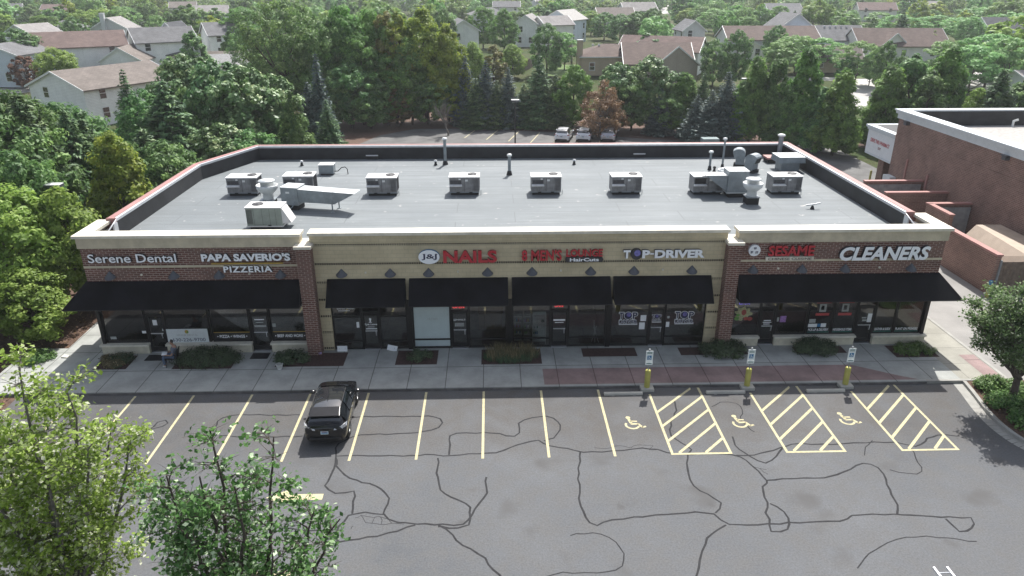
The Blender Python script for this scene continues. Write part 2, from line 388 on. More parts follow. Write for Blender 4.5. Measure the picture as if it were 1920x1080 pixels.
# text --------------------------------------------------------------
def text_verts(s, extrude=0.0, bold=0.0, shear=0.0, spacing=1.0):
    c = bpy.data.curves.new('t', 'FONT'); c.body = s; c.extrude = extrude; c.offset = bold; c.shear = shear; c.space_character = spacing; c.resolution_u = 3
    o = bpy.data.objects.new('t', c); COL.objects.link(o)
    bpy.context.view_layer.update()
    dg = bpy.context.evaluated_depsgraph_get(); me = bpy.data.meshes.new_from_object(o.evaluated_get(dg))
    v = np.array([q.co[:] for q in me.vertices]); f = [list(p.vertices) for p in me.polygons]; nz = [abs(p.normal.z) for p in me.polygons]
    bpy.data.objects.remove(o); bpy.data.curves.remove(c); bpy.data.meshes.remove(me)
    return v, f, nz
def text_into(m, s, x0, x1, z0, z1, y, mat, side=None, depth=0.0, bold=0.0, shear=0.0, spacing=1.0):
    """upright lettering facing -Y, fitted into the rectangle; depth is how far it stands proud"""
    v, f, nz = text_verts(s, .1 if depth else 0, bold, shear, spacing)
    mn, mx = v.min(0), v.max(0)
    X = x0+(v[:, 0]-mn[0])/(mx[0]-mn[0])*(x1-x0); Z = z0+(v[:, 1]-mn[1])/(mx[1]-mn[1])*(z1-z0)
    Y = y-((v[:, 2]-mn[2])/(mx[2]-mn[2])*depth if depth else 0*v[:, 2])
    vv = np.stack([X, Y, Z], 1)
    fa = [q for q, k in zip(f, nz) if k > .7]; fb = [q for q, k in zip(f, nz) if k <= .7]
    m.mesh(vv.tolist(), fa, mat)
    if fb: m.mesh(vv.tolist(), fb, side or mat)
    return m

# ================================================================== SETTING
m = MB()
for y0, y1 in ((-300, 86), (86, 130), (130, 2600)): m.face([(-1600, y0, terr(y0)-.02), (1600, y0, terr(y0)-.02), (1600, y1, terr(y1)-.02), (-1600, y1, terr(y1)-.02)], 'ground_grass')
struct(weld(m.build('ground')))
sheet('parking_lot', [[(-60, -60), (60, -60), (60, -9), (26.5, -8.6), (23.8, -6.4), (22.95, -5.2), (22.7, -3.9), (22.8, -2.7), (23.1, -1.2), (23.3, 0.02), (-60, .02)]], 0, 'asphalt')
sheet('drive_lane', [[(25.6, -9.5), (60, -9.5), (60, 12), (36, 12), (36, 66), (28, 70), (25.2, 66), (25.2, 20), (25.6, 3)]], .001, 'lane')
sheet('rear_parking_lot', [[(-17.5, 24.2), (40.5, 24.2), (40.5, 54), (36, 55.5), (20, 58.6), (9.95, 63.1), (3.1, 64.6), (-4.5, 66.1), (-9.5, 66.1), (-13.5, 62), (-15.2, 57), (-17.5, 52)]], .005, 'asphalt_rear')
sheet('mulch_ground', [[(-40, -3), (-21.95, -3), (-21.95, 7), (-22.3, 24.2), (-17.6, 24.2), (-17.6, 52), (-15.2, 57), (-13.5, 62), (-9.5, 66.2), (-4.5, 66.2), (20, 58.7), (36, 55.6), (40.5, 54.2), (62, 47), (70, 60), (30, 78), (-20, 84), (-46, 74), (-46, 20)]], .002, 'mulch')
# pavement in front of the shops, one step above the lot
m = MB(); m.box(-24, 23.35, .16, 4.6, -.1, .15, 'sidewalk'); m.face([(-22.0, 4.6, .15), (-19.3, 4.6, .15), (-19.3, 12, .15), (-22.2, 12, .15)], 'sidewalk'); struct(m.build('sidewalk'))
m = MB(); m.box(23.35, 25.55, .16, 24, -.1, .152, 'concrete_walk'); m.box(25.55, 25.72, -1.2, 24, -.1, .165, 'kerb'); struct(m.build('side_pavement'))
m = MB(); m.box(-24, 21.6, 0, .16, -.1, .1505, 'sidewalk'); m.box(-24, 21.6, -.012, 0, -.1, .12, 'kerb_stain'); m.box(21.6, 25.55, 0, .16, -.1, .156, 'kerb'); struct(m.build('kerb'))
sheet('ramp_paving', [[(2.95, .17), (21.3, .17), (20.6, .5), (18.6, 1.72), (2.95, 1.72)]], .155, 'red_walk')
sheet('side_ramp_paving', [[(24.7, .5), (25.5, .5), (25.5, 2.6), (24.7, 2.6)]], .157, 'red_walk')
BEDS = [(-19.6, -17.95, 2.25, 3.7), (-15.66, -12.7, 2.18, 3.72), (-10.55, -7.1, 2.28, 3.72), (-4.5, -2.38, 2.32, 3.85), (-.12, 2.97, 2.24, 3.85), (5.14, 7.98, 2.92, 3.85), (10.26, 13.8, 2.95, 3.8), (16.35, 19.0, 2.97, 3.72), (21.35, 23.6, 2.4, 3.72)]
sheet('planting_bed', [[(a, c), (b, c), (b, d), (a, d)] for a, b, c, d in BEDS], .156, 'mulch_dark')
# the planted island on the right with its kerb
isl = [(23.35, 0), (23.16, -1.1), (22.86, -2.6), (22.78, -3.9), (23.02, -5.1), (23.8, -6.3), (25.2, -7.4), (27, -8.2)]
m = MB()
ip = curve_pts(isl, 5)
for i in range(len(ip)-1):
    a, b = ip[i], ip[i+1]; d = (b-a)/np.linalg.norm(b-a); n_ = np.array((-d[1], d[0]))
    q = [(*a, -.05), (*b, -.05), (*(b+n_*.17), -.05), (*(a+n_*.17), -.05)]
    m.hexa(q+[(x, y, .15) for x, y, z in q], 'kerb')
    g0, g1 = a-n_*.45, b-n_*.45
    m.face([(*g0, .006), (*g1, .006), (*b, .012), (*a, .012)], 'kerb')
struct(m.build('island_kerb'))
m = MB(); m.face([(*(p+np.array((.15, .05))), .12) for p in ip]+[(27.5, -5, .12), (27.2, 0, .12)], 'mulch'); struct(m.build('island_bed'))
# streets among the houses
sheet_t('street', [[GT(1585, 205), GT(1668, 205), GT(1665, 148), GT(1605, 148)], [GT(1790, 168), GT(1920, 175), GT(1935, 140), GT(1800, 134)], [GT(0, 180), GT(62, 172), GT(62, 164), GT(0, 166)], [GT(1238, 26), GT(1258, 26), GT(1252, 0), GT(1240, 0)], [GT(1450, 150), GT(1604, 152), GT(1604, 146), GT(1450, 143)]], 'street')
# painted lines
m = MB()
for x in (-19.2, -16.46, -13.72, -10.98, -8.24, -5.48, -2.74, 0.0, 2.74, 5.48):
    x += .02
    m.face([(x-.055, -5.42, .004), (x+.055, -5.42, .004), (x+.055, -.12, .004), (x-.055, -.12, .004)], 'lines')
for x0, x1 in ((7.9, 10.35), (12.72, 15.16), (17.6, 19.95)):
    for x, y1 in ((x0, -.6), (x1, -.05)): m.face([(x-.055, -5.38, .004), (x+.055, -5.38, .004), (x+.055, y1, .004), (x-.055, y1, .004)], 'lines')
    m.face([(x0+.055, -5.38, .004), (x1-.055, -5.38, .004), (x1-.055, -5.27, .004), (x0+.055, -5.27, .004)], 'lines')
    w_ = x1-x0-.11; sl = 1.0/1.0
    for yb in (-6.62, -5.5, -4.38, -3.26, -2.14):
        pts = []
        xa, xb = x0+.055, x1-.055; hw = .085
        def yy(x): return yb+(x-xa)*1.0
        lo, hi = -5.27, -.12
        ca = max(xa, xa+(lo-yb)); cb = min(xb, xa+(hi-yb))
        if cb-ca < .2: continue
        m.face([(ca, yy(ca)-hw, .0042), (cb, yy(cb)-hw, .0042), (cb, yy(cb)+hw, .0042), (ca, yy(ca)+hw, .0042)], 'lines')
for k in range(7):
    a = G(895+k*39, 241+k*2.6); b = a+Vector((-1.5, -6.2, 0)); m.face([(a.x-.06, a.y, .01), (b.x-.06, b.y, .01), (b.x+.06, b.y, .01), (a.x+.06, a.y, .01)], 'lines')
struct(m.build('parking_lines'))
# direction arrows and wheelchair symbols on the asphalt
m = MB()
for ax, ay in ((-6.05, -7.65), (-6.3, -11.6)):
    m.face([(ax-1.35, ay-.17, .004), (ax, ay-.17, .004), (ax, ay+.17, .004), (ax-1.35, ay+.17, .004)], 'lines')
    m.face([(ax-2.15, ay, .004), (ax-1.35, ay-.48, .004), (ax-1.35, ay+.48, .004)], 'lines')
def wheelchair(mb, cx_, cy_, s, mat, put):
    def ring(c, r0, r1, a0, a1, n):
        for k in range(n):
            t0, t1 = a0+(a1-a0)*k/n, a0+(a1-a0)*(k+1)/n
            mb.face([put(cx_+s*(c[0]+r0*math.cos(t0)), cy_+s*(c[1]+r0*math.sin(t0))), put(cx_+s*(c[0]+r1*math.cos(t0)), cy_+s*(c[1]+r1*math.sin(t0))), put(cx_+s*(c[0]+r1*math.cos(t1)), cy_+s*(c[1]+r1*math.sin(t1))), put(cx_+s*(c[0]+r0*math.cos(t1)), cy_+s*(c[1]+r0*math.sin(t1)))][::-1], mat)
    def bar(a, b, w):
        d = Vector((b[0]-a[0], b[1]-a[1])).normalized(); n_ = Vector((-d.y, d.x))*w/2
        mb.face([put(cx_+s*(q[0]), cy_+s*(q[1])) for q in ((a[0]-n_.x, a[1]-n_.y), (b[0]-n_.x, b[1]-n_.y), (b[0]+n_.x, b[1]+n_.y), (a[0]+n_.x, a[1]+n_.y))], mat)
    ring((-.16, .42), 0.001, .11, 0, 2*math.pi, 10)
    bar((-.15, .30), (-.08, -.06), .13); bar((-.12, .14), (.2, .12), .09); bar((-.12, -.08), (.22, -.08), .12); bar((.2, -.06), (.36, -.36), .11); bar((.33, -.36), (.52, -.28), .1)
    ring((-.06, -.16), .24, .34, rad(150), rad(340), 12)
for wx, wy in ((6.68, -2.99), (11.48, -3.0), (16.34, -2.92)):
    wheelchair(m, wx, wy, 1.0, 'lines', lambda x, y: (x, y, .0045))
struct(m.build('road_markings'))
# sealed cracks in the asphalt
def r8(l): return [G(560+x/1.412, 720+y/1.412).xy for x, y in l]
def r6(l): return [G(x/2.4545, 640+y/2.4545).xy for x, y in l]
CR = [(.10, r8(l)) for l in (
 [(130,88),(200,86),(300,86),(355,86),(378,95),(375,112),(340,125),(260,132),(180,134),(140,142),(105,160),(98,185),(96,215),(72,270),(78,282),(110,290),(150,285),(148,300),(140,345)],
 [(100,215),(98,195),(115,190),(200,190),(300,190),(345,187),(390,190),(460,185),(520,182),(560,168),(600,155),(640,150),(655,162),(720,172),(745,180),(830,178),(920,170),(980,182),(1030,186),(1100,184),(1160,190),(1200,215),(1225,240),(1240,262)],
 [(96,215),(120,240),(160,258),(205,270),(232,290),(236,310),(225,342),(200,342),(140,345),(100,390),(93,405),(105,418),(160,410),(240,395),(310,372)],
 [(225,342),(250,362),(310,370),(370,372),(430,372),(455,350),(460,335),(490,305),(498,280),(497,245)],
 [(370,195),(368,230),(370,270),(385,292),(420,305),(450,325),(455,345),(440,380),(370,378)],
 [(400,188),(400,150),(408,133),(450,130),(520,130),(560,138),(582,132),(583,105),(610,90),(650,86),(680,95),(692,115),(680,140),(650,150)],
 [(370,375),(405,395),(420,420),(470,445),(495,462),(500,482),(530,505),(560,560)],
 [(745,180),(742,230),(742,280),(750,330),(770,365),(790,374),(830,360),(900,352),(1000,343),(1060,340),(1100,343),(1130,370),(1200,373),(1300,368),(1380,365),(1450,360),(1470,348),(1560,345),(1620,348),(1700,352),(1780,355),(1790,365),(1785,380),(1760,393),(1740,385),(1710,355)],
 [(1028,186),(1030,220),(1040,260),(1070,285),(1115,312),(1124,322),(1105,343)],
 [(1130,372),(1090,400),(1075,430),(1060,480),(1050,520)],
 [(1240,262),(1230,265),(1228,290),(1240,315),(1235,340),(1250,370),(1240,380),(1255,392),(1290,385),(1300,370),(1280,335),(1245,315)],
 [(1240,255),(1300,250),(1390,248),(1440,235),(1480,213),(1510,212),(1540,225),(1557,260),(1560,275),(1580,310),(1588,345)],
 [(1160,190),(1200,188),(1240,180),(1280,168),(1310,158),(1400,160),(1500,155),(1580,155),(1640,165),(1665,145),(1700,135),(1750,138)],
 [(1148,140),(1160,165),(1185,185),(1220,205),(1240,207),(1265,190),(1280,170)],
 [(990,40),(1000,70),(985,105),(990,140),(1020,160),(1040,170),(1030,186)])]
CR += [(.06, r8(l)) for l in (
 [(1620,170),(1640,205),(1648,228),(1635,238),(1600,235),(1560,225)],
 [(650,510),(700,500),(800,500),(845,490),(860,465),(855,440),(840,420),(810,402),(770,395),(720,400)],
 [(1095,60),(1120,48),(1160,52),(1175,72),(1172,95),(1205,128)], [(1500,190),(1498,175),(1510,160),(1520,150)], [(1480,490),(1500,460),(1550,425),(1620,405),(1720,408),(1800,420)])]
CR += [(.09, r6(l)) for l in ([(480,520),(550,490),(640,440),(700,395),(730,370),(765,365),(770,378),(740,395),(690,405)], [(985,400),(1010,360),(1060,342),(1150,338),(1300,340),(1390,338)], [(1010,432),(1100,440),(1250,440),(1390,437)], [(900,840),(1040,850),(1150,850),(1250,852),(1400,870),(1530,870)])]
CR += [(.05, r6(l)) for l in ([(1350,745),(1450,745),(1500,770),(1520,800),(1505,835)],)]
m = MB()
for k, (w_, pts) in enumerate(CR):
    cp = [p+np.array((.03*math.sin(i*1.7+k)+.02*math.sin(i*.6), .03*math.cos(i*1.3+k))) for i, p in enumerate(curve_pts(pts, 7))]
    cq = [cp[0]]
    for p in cp[1:]:
        if np.linalg.norm(p-cq[-1]) > .28: cq.append(p)
    if np.linalg.norm(cp[-1]-cq[-1]) > .08: cq.append(cp[-1])
    cp = cq
    strip(m, cp, w_*.76, .0018+.00004*k, 'tar', .15, k)
r = random.Random(3)
def cracknet(poly, n, seed):
    # a mesh of fine alligator cracks: a jittered grid of cells, each joined to its neighbours
    rr = random.Random(seed); P2 = [Vector(q[:2]) for q in poly]; c = sum(P2, Vector((0, 0)))/len(P2)
    def inside(x, y):
        k = False
        for a, b in zip(P2, P2[1:]+P2[:1]):
            if (a.y > y) != (b.y > y) and x < (b.x-a.x)*(y-a.y)/(b.y-a.y)+a.x: k = not k
        return k
    xs = [q.x for q in P2]; ys = [q.y for q in P2]; st = .34; g = {}; z = .0030+.0001*seed
    for i in range(int((max(xs)-min(xs))/st)+1):
        for j in range(int((max(ys)-min(ys))/st)+1):
            x = min(xs)+(i+.5*(j % 2))*st+rr.uniform(-.12, .12); y = min(ys)+j*st+rr.uniform(-.12, .12)
            if inside(x, y): g[i, j] = np.array((x, y))
    for (i, j), p in g.items():
        for q in ((i+1, j), (i, j+1)):
            if q in g and rr.random() < .8: z += .000004; mid = (p+g[q])/2+np.array((rr.uniform(-.05, .05), rr.uniform(-.05, .05))); strip(m, [p, mid, g[q]], .022, z, 'tar', .2, i+j)
cracknet(r8([(140, 348), (225, 345), (300, 370), (110, 388)]), 60, 1); cracknet(r8([(1195, 215), (1245, 205), (1260, 250), (1225, 245)]), 22, 2)
cracknet(r8([(1245, 320), (1275, 330), (1285, 368), (1255, 372)]), 16, 3); cracknet(r8([(970, 110), (1005, 120), (1030, 165), (990, 150)]), 22, 4); cracknet(r8([(760, 165), (960, 160), (960, 178), (760, 178)]), 20, 5)
struct(m.build('crack_sealant'))

# ================================================================== THE SHOP BUILDING
YF = 4.0
B = empty('strip_mall', (1.8, 14, 0), 'long flat roofed shop building of red brick and beige block with black awnings', 'building')
def part(mb, name, mat=None, par=None, bevel=0):
    """link a mesh given in world coordinates as a child that stays in place"""
    o = mb.build(name, mat, None, None, 0, bevel); p = par or B; o.parent = p
    off = Vector((0, 0, 0)); q = p
    while q is not None: off += q.location; q = q.parent
    o.matrix_parent_inverse = Matrix.Identity(4)
    o.data.transform(Matrix.Translation(-off))
    return o
# upper front walls
for x0, x1, nm_, mt, z1 in ((-19.8, -9.0, 'brick_front', 'red_brick', 5.98), (12.85, 23.5, 'brick_front', 'red_brick', 5.98)):
    part(MB().box(x0, x1, YF, YF+.4, 3.0, z1, mt), nm_)
m = MB(); m.box(-8.5, 12.3, YF, YF+.4, 3.02, 6.22, 'beige_block')
m.box(-8.5, -7.85, YF, YF+.4, .15, 3.02, 'beige_block'); m.box(11.65, 12.3, YF, YF+.4, .15, 3.02, 'beige_block')
for x0, x1 in ((-3.96, -3.70), (1.22, 1.49), (6.41, 6.66)): m.box(x0, x1, YF, YF+.4, .15, 3.02, 'dark_frame')
part(m, 'block_front')
for z in (6.03, 5.03): part(MB().box(-8.45, 12.25, YF-.012, YF, z-.06, z+.05, 'stripe_brick'), 'brick_stripe')
for z in (4.02, 3.08, 2.15, 1.22, .30):
    for x0, x1 in ((-8.45, -7.87), (11.67, 12.25)): part(MB().box(x0, x1, YF-.012, YF, z-.06, z+.05, 'stripe_brick'), 'brick_stripe')
for x0, x1 in ((-19.8, -9.1), (13.0, 23.5)): part(MB().box(x0, x1, YF-.03, YF, 4.92, 5.04, 'stone'), 'stone_band')
# stone cornices with their coping; they return round the two front corners
def cornice(x0, x1, z0, ret=0):
    m = MB(); e = .10
    m.box(x0, x1, YF-e, YF+.45, z0, 6.52, 'stone'); m.box(x0-.06 if ret >= 0 else x0-.12, x1+.06 if ret <= 0 else x1+.12, YF-e-.1, YF+.62, 6.52, 6.66, 'stone_cap')
    if ret < 0: m.box(x0, x0+.4, YF+.45, 6.4, z0, 6.52, 'stone'); m.box(x0-.12, x0+.62, YF+.62, 6.5, 6.52, 6.66, 'stone_cap')
    if ret > 0: m.box(x1-.4, x1, YF+.45, 6.4, z0, 6.52, 'stone'); m.box(x1-.62, x1+.12, YF+.62, 6.5, 6.52, 6.66, 'stone_cap')
    return part(m, 'stone_cornice')
cornice(-19.85, -8.98, 5.98, -1); cornice(12.84, 23.55, 5.98, 1)
m = MB(); m.box(-8.52, 12.3, YF-.06, YF+.4, 6.22, 6.54, 'beige_block'); m.box(-8.58, 12.36, YF-.16, YF+.6, 6.54, 6.69, 'stone_cap'); part(m, 'stone_cornice')
for x0, x1 in ((-9.12, -8.42), (12.26, 12.92)):
    o = part(MB().box(x0, x1, 3.46, YF+.3, .15, 6.02, 'red_brick'), 'brick_pillar')
    part(MB().box(x0-.08, x1+.08, 3.36, YF+.7, 6.02, 6.16, 'stone_cap'), 'pillar_cap', par=B)
# side and rear walls, roof, parapets
XL, XR = -19.4, 22.95
foot = [(XL, 6.3), (XL, 18.45), (-17.0, 24.35), (XR, 24.35), (XR, 6.3)]
inn = [(XL+.42, 6.3), (XL+.42, 18.35), (-16.75, 23.95), (XR-.42, 23.95), (XR-.42, 6.3)]
m = MB()
for i in range(4):
    a, b = foot[i], foot[i+1]; m.face([(*b, .0), (*a, .0), (*a, 6.7), (*b, 6.7)][::-1], 'red_brick')
for x0, x1 in ((-19.8, -19.4), (23.1, 23.5)): m.box(x0, x1, YF+.4, 6.35, 3.0, 5.98, 'red_brick')
m.box(-19.8, -19.4, 6.9, 7.0, 0, 3.0, 'red_brick')
part(m, 'side_wall')
m = MB()
for i in range(4):
    a, b = inn[i], inn[i+1]; m.face([(*a, 5.6), (*b, 5.6), (*b, 6.66), (*a, 6.66)], 'epdm')
part(m, 'parapet_lining')
m = MB(); m2 = MB()
for i in range(4):
    fa, fb, ia, ib = foot[i], foot[i+1], inn[i], inn[i+1]
    ex = lambda p: (p[0]+(-.05 if p[0] < 0 else .05), p[1]+(.05 if p[1] > 20 else 0))
    fa, fb = ex(fa), ex(fb); k = .78
    ma = tuple(f+(j-f)*k for f, j in zip(fa, ia)); mb_ = tuple(f+(j-f)*k for f, j in zip(fb, ib))
    m.hexa([(*fa, 6.6), (*fb, 6.6), (*mb_, 6.66), (*ma, 6.66), (*fa, 6.76), (*fb, 6.76), (*mb_, 6.78), (*ma, 6.78)], 'coping_red')
    ja = tuple(f+(j-f)*1.05 for f, j in zip(fa, ia)); jb = tuple(f+(j-f)*1.05 for f, j in zip(fb, ib))
    m2.hexa([(*ma, 6.6), (*mb_, 6.6), (*jb, 6.6), (*ja, 6.6), (*ma, 6.755), (*mb_, 6.755), (*jb, 6.74), (*ja, 6.74)], 'flashing')
part(m, 'metal_coping'); part(m2, 'flashing_strip')
m = MB(); m.prism([(-19.38, 4.4), (23.05, 4.4), (23.05, 6.3), (XR-.3, 6.4), (XR-.3, 24.1), (-16.9, 24.1), (XL+.3, 18.4), (XL+.3, 6.4), (-19.38, 6.3)], 5.4, 5.72, 'roof_membrane'); part(m, 'roof')
# the stepped ends of the side parapets behind the front corners
for sx_, x0 in ((1, XL), (-1, XR)):
    m = MB(); a, b = (x0, x0+sx_*.42) if sx_ > 0 else (x0-.42, x0)
    m.box(a-.03, b+.03, 5.95, 6.3, 5.72, 6.1, 'coping_red'); m.box(a-.03, b+.03, 6.28, 6.36, 5.72, 6.79, 'coping_red')
    xi = x0+sx_*.46
    m.box(min(xi, xi+sx_*.05), max(xi, xi+sx_*.05), 5.9, 6.3, 5.72, 6.6, 'flashing')
    m.tube([(xi, 6.3, 6.7), (xi, 4.9, 6.25), (xi, 4.75, 5.75)], .035, 6, 'flashing'); m.tube([(xi, 5.9, 6.5), (xi, 5.9, 5.75)], .03, 6, 'flashing')
    m.box(a+.08, b-.05, 4.7, 5.95, 5.75, 6.35, 'epdm')
    part(m, 'parapet_end')
for x in (-8.42, 11.64):
    part(MB().box(x-.38, x+.38, 23.87, 23.96, 5.72, 5.98, 'black').box(x-.45, x+.45, 23.83, 23.9, 5.98, 6.06, 'flashing'), 'scupper')
# awnings
def awning(x0, x1, wrapL=0, wrapR=0):
    m = MB(); yt, zt, yb, zb = YF-.04, 4.22, 2.98, 3.06; p = .98
    tl, tr, bl, br = (x0, yt, zt), (x1, yt, zt), (x0-wrapL*p, yb, zb), (x1+wrapR*p, yb, zb)
    m.face([bl, br, tr, tl], 'awning_fabric')
    for c, s, w_ in ((bl, -1, wrapL), (br, 1, wrapR)):
        t = tl if s < 0 else tr
        if w_:
            q = [(c[0], yb, zb), t, (t[0], 7.0, zt), (c[0], 7.0, zb)]; m.face(q if s > 0 else q[::-1], 'awning_fabric')
            m.face([(c[0], 7, zb), (t[0], 7, zt), (t[0], 7, zb)], 'awning_fabric')
        else:
            q = [c, t, (t[0], yt, zb)]; m.face(q, 'awning_fabric')
    n = max(2, int((x1-x0)/1.5))
    m.tube([(bl[0], yb+.02, zb), (br[0], yb+.02, zb)], .022, 6, 'dark_frame')
    for k in range(n+1):
        x = x0+(x1-x0)*k/n; m.tube([(x, yt, zt-.03), (x, yb+.03, zb-.0)], .015, 5, 'dark_frame'); m.tube([(x, yt, zb), (x, yb+.03, zb)], .015, 5, 'dark_frame')
    return part(m, 'awning')
awning(-19.85, -9.16, 1, 0); awning(13.02, 23.55, 0, 1)
for x0, x1 in ((-7.85, -3.92), (-3.72, 1.27), (1.48, 6.5), (6.66, 11.68)): awning(x0, x1)
# low stone walls with sills below the shop windows
for x0, x1 in ((-19.85, -17.42), (-16.48, -12.12), (-11.08, -9.13), (12.93, 14.56), (15.44, 19.74), (20.74, 23.55)):
    o = part(MB().box(x0, x1, YF-.1, YF+.2, .15, .60, 'knee_stone'), 'knee_wall')
    part(MB().box(x0-.04, x1+.04, YF-.2, YF+.24, .60, .70, 'stone_cap'), 'sill', par=o)
# windows and doors
GY = YF+.14
def window(x0, x1, z0, z1=2.98, rails=(), mulls=(), y=GY):
    f = .055; m = MB()
    m.box(x0, x1, y-.05, y+.05, z0, z0+f*1.2, 'dark_frame'); m.box(x0, x1, y-.05, y+.05, z1-f, z1, 'dark_frame')
    m.box(x0, x0+f, y-.05, y+.05, z0+f*1.2, z1-f, 'dark_frame'); m.box(x1-f, x1, y-.05, y+.05, z0+f*1.2, z1-f, 'dark_frame')
    for r_ in rails: m.box(x0+f, x1-f, y-.045, y+.045, r_-.03, r_+.03, 'dark_frame')
    for q in mulls: m.box(q-.03, q+.03, y-.045, y+.045, z0+f*1.2, z1-f, 'dark_frame')
    w = part(m, 'window')
    part(MB().box(x0+f, x1-f, y-.008, y+.008, z0+f*1.2, z1-f, 'store_glass'), 'pane', par=w)
    return w
def door(x0, x1, y=GY):
    m = MB(); z0, z1 = .17, 2.98; f = .09
    m.box(x0-.05, x0, y-.06, y+.06, z0, z1, 'dark_frame'); m.box(x1, x1+.05, y-.06, y+.06, z0, z1, 'dark_frame')
    m.box(x0, x1, y-.06, y+.06, 2.28, 2.34, 'dark_frame'); m.box(x0, x1, y-.06, y+.06, z1-.06, z1, 'dark_frame')
    m.box(x0+.01, x0+f, y-.03, y+.03, z0+.02, 2.27, 'dark_frame'); m.box(x1-f, x1-.01, y-.03, y+.03, z0+.02, 2.27, 'dark_frame')
    m.box(x0+f, x1-f, y-.03, y+.03, z0+.02, z0+.27, 'dark_frame'); m.box(x0+f, x1-f, y-.03, y+.03, 2.17, 2.27, 'dark_frame')
    d = part(m, 'door')
    part(MB().box(x0+f, x1-f, y-.008, y+.008, z0+.27, 2.17, 'store_glass').box(x0, x1, y-.01, y+.01, 2.34, z1-.06, 'store_glass'), 'pane', par=d)
    part(MB().box(x0+.1, x1-.1, y-.07, y-.04, 1.20, 1.24, 'aluminium'), 'push_bar', par=d)
    part(MB().tube([(x1-.16, y-.03, .95), (x1-.16, y-.1, .97), (x1-.16, y-.1, 1.2), (x1-.16, y-.03, 1.22)], .018, 6, 'aluminium'), 'handle', par=d)
    part(MB().box(x0, x1, YF-.02, YF+.2, .15, .175, 'aluminium'), 'threshold', par=d)
    return d
WIN = {}
for k, a in dict(l1=(-19.6, -17.44, .7), l2=(-16.46, -14.2, .7), l3=(-14.12, -12.13, .7), l4=(-11.06, -9.13, .7),
                 a1=(-7.84, -6.33, .17, 2.98, (.62, 2.02)), a2=(-5.4, -3.97, .17, 2.98, (.62, 2.02)), b1=(-3.69, -1.72, .17, 2.98, (.66,)), b2=(-.76, 1.21, .17, 2.98, (.66,)),
                 c1=(1.5, 3.5, .17, 2.98, (.66,)), c2=(4.45, 6.4, .17, 2.98, (.66,)), d1=(6.67, 8.68, .17, 2.98, (.66,)), d2=(9.54, 11.64, .17, 2.98, (.66,)),
                 r1=(12.95, 14.56, .7), r2=(15.45, 17.12, .7), r3=(17.16, 18.48, .7), r4=(18.5, 19.74, .7), r5=(20.74, 21.84, .7), r6=(21.88, 23.3, .7)).items(): WIN[k] = window(*a)
DOOR = {k: door(*a) for k, a in dict(l1=(-17.36, -16.52), l2=(-12.05, -11.15), a=(-6.27, -5.46), b=(-1.66, -.82), c=(3.56, 4.39), d=(8.73, 9.49), r1=(14.62, 15.39), r2=(19.8, 20.68)).items()}
# glazed corner returns on both flanks
for xs, sx_ in ((-19.7, -1), (23.4, 1)):
    m = MB(); m.box(xs-.08, xs+.08, YF-.02, YF+.14, .7, 3.0, 'dark_frame'); m.box(xs-.06, xs+.06, 6.8, 6.9, .7, 3, 'dark_frame'); m.box(xs-.05, xs+.05, YF+.14, 6.8, .7, .78, 'dark_frame'); m.box(xs-.05, xs+.05, 5.4, 5.46, .78, 3, 'dark_frame')
    w = part(m, 'window'); part(MB().box(xs-.008, xs+.008, YF+.14, 6.8, .78, 3.0, 'side_glass'), 'pane', par=w)
    o = part(MB().box(xs-.14, xs+.14, YF+.2, 7.0, .15, .6, 'knee_stone'), 'knee_wall'); part(MB().box(xs-.2, xs+.2, YF+.24, 7.0, .6, .7, 'stone_cap'), 'sill', par=o)
part(MB().box(XR-.01, XR, 6.9, 7.0, 0, 3, 'red_brick'), 'side_wall')
# rooms behind the glass
m = MB(); m.box(-19.35, 23.2, 4.3, 9.5, .1, .16, 'interior'); m.box(-19.2, 22.8, 9.3, 9.5, .16, 3.2, 'interior'); m.box(-19.4, 23.05, 4.4, 9.5, 3.12, 3.2, 'interior')
for x in (-14.16, -8.9, -3.83, 1.36, 6.54, 12.6, 17.14): m.box(x-.06, x+.06, 4.35, 9.3, .16, 3.12, 'interior')
part(m, 'shop_interior')
# things stuck on or hanging just behind the glass
def decal(win, name, fn):
    m = MB(); fn(m); return part(m, name, par=win)
DY = GY-.014
T = lambda s, x0, x1, z0, z1, mat='white_letter', **k: (lambda m: text_into(m, s, x0, x1, z0, z1, DY, mat, **k))
def R(*rects): return lambda m: [m.box(a, b, DY-.002, DY+.004, c, d, mt) for a, b, c, d, mt in rects] and None
decal(WIN['l3'], 'window_lettering', lambda m: (R((-14.06, -12.19, .79, 1.2, 'black'), (-14.06, -12.19, 1.2, 1.235, 'gold'))(m), text_into(m, '• PIZZA • WINGS •', -13.9, -12.35, .90, 1.07, DY-.006, 'white_letter', bold=.02)))
decal(WIN['l4'], 'window_lettering', lambda m: (R((-11.0, -9.19, .79, 1.2, 'black'), (-11.0, -9.19, 1.2, 1.235, 'gold'))(m), text_into(m, '• BEEF AND MORE •', -10.9, -9.35, .90, 1.07, DY-.006, 'white_letter', bold=.02)))
decal(WIN['a1'], 'window_lettering', lambda m: (text_into(m, 'Enroll Now!', -7.55, -6.65, 2.45, 2.56, DY, 'white_letter'), R((-7.5, -6.9, 2.36, 2.39, 'white_letter'))(m)))
decal(DOOR['a'], 'door_lettering', lambda m: (text_into(m, 'Eye Level', -6.2, -5.52, 1.5, 1.64, DY, 'white_letter', bold=.02), R((-6.05, -5.7, 1.42, 1.44, 'white_letter'), (-6.15, -5.58, 1.3, 1.345, 'white_letter'))(m), m.lathe([(.001, 0), (.07, 0)], (0, 0, 0), 10) if False else None, R((-5.95, -5.84, 1.82, 1.93, 'white_letter'), (-5.93, -5.86, 1.7, 1.82, 'white_letter'), (-5.98, -5.81, 1.68, 1.71, 'white_letter'))(m)))
decal(WIN['a1'], 'window_notice', R((-6.62, -6.48, 1.4, 1.72, 'paper'),))
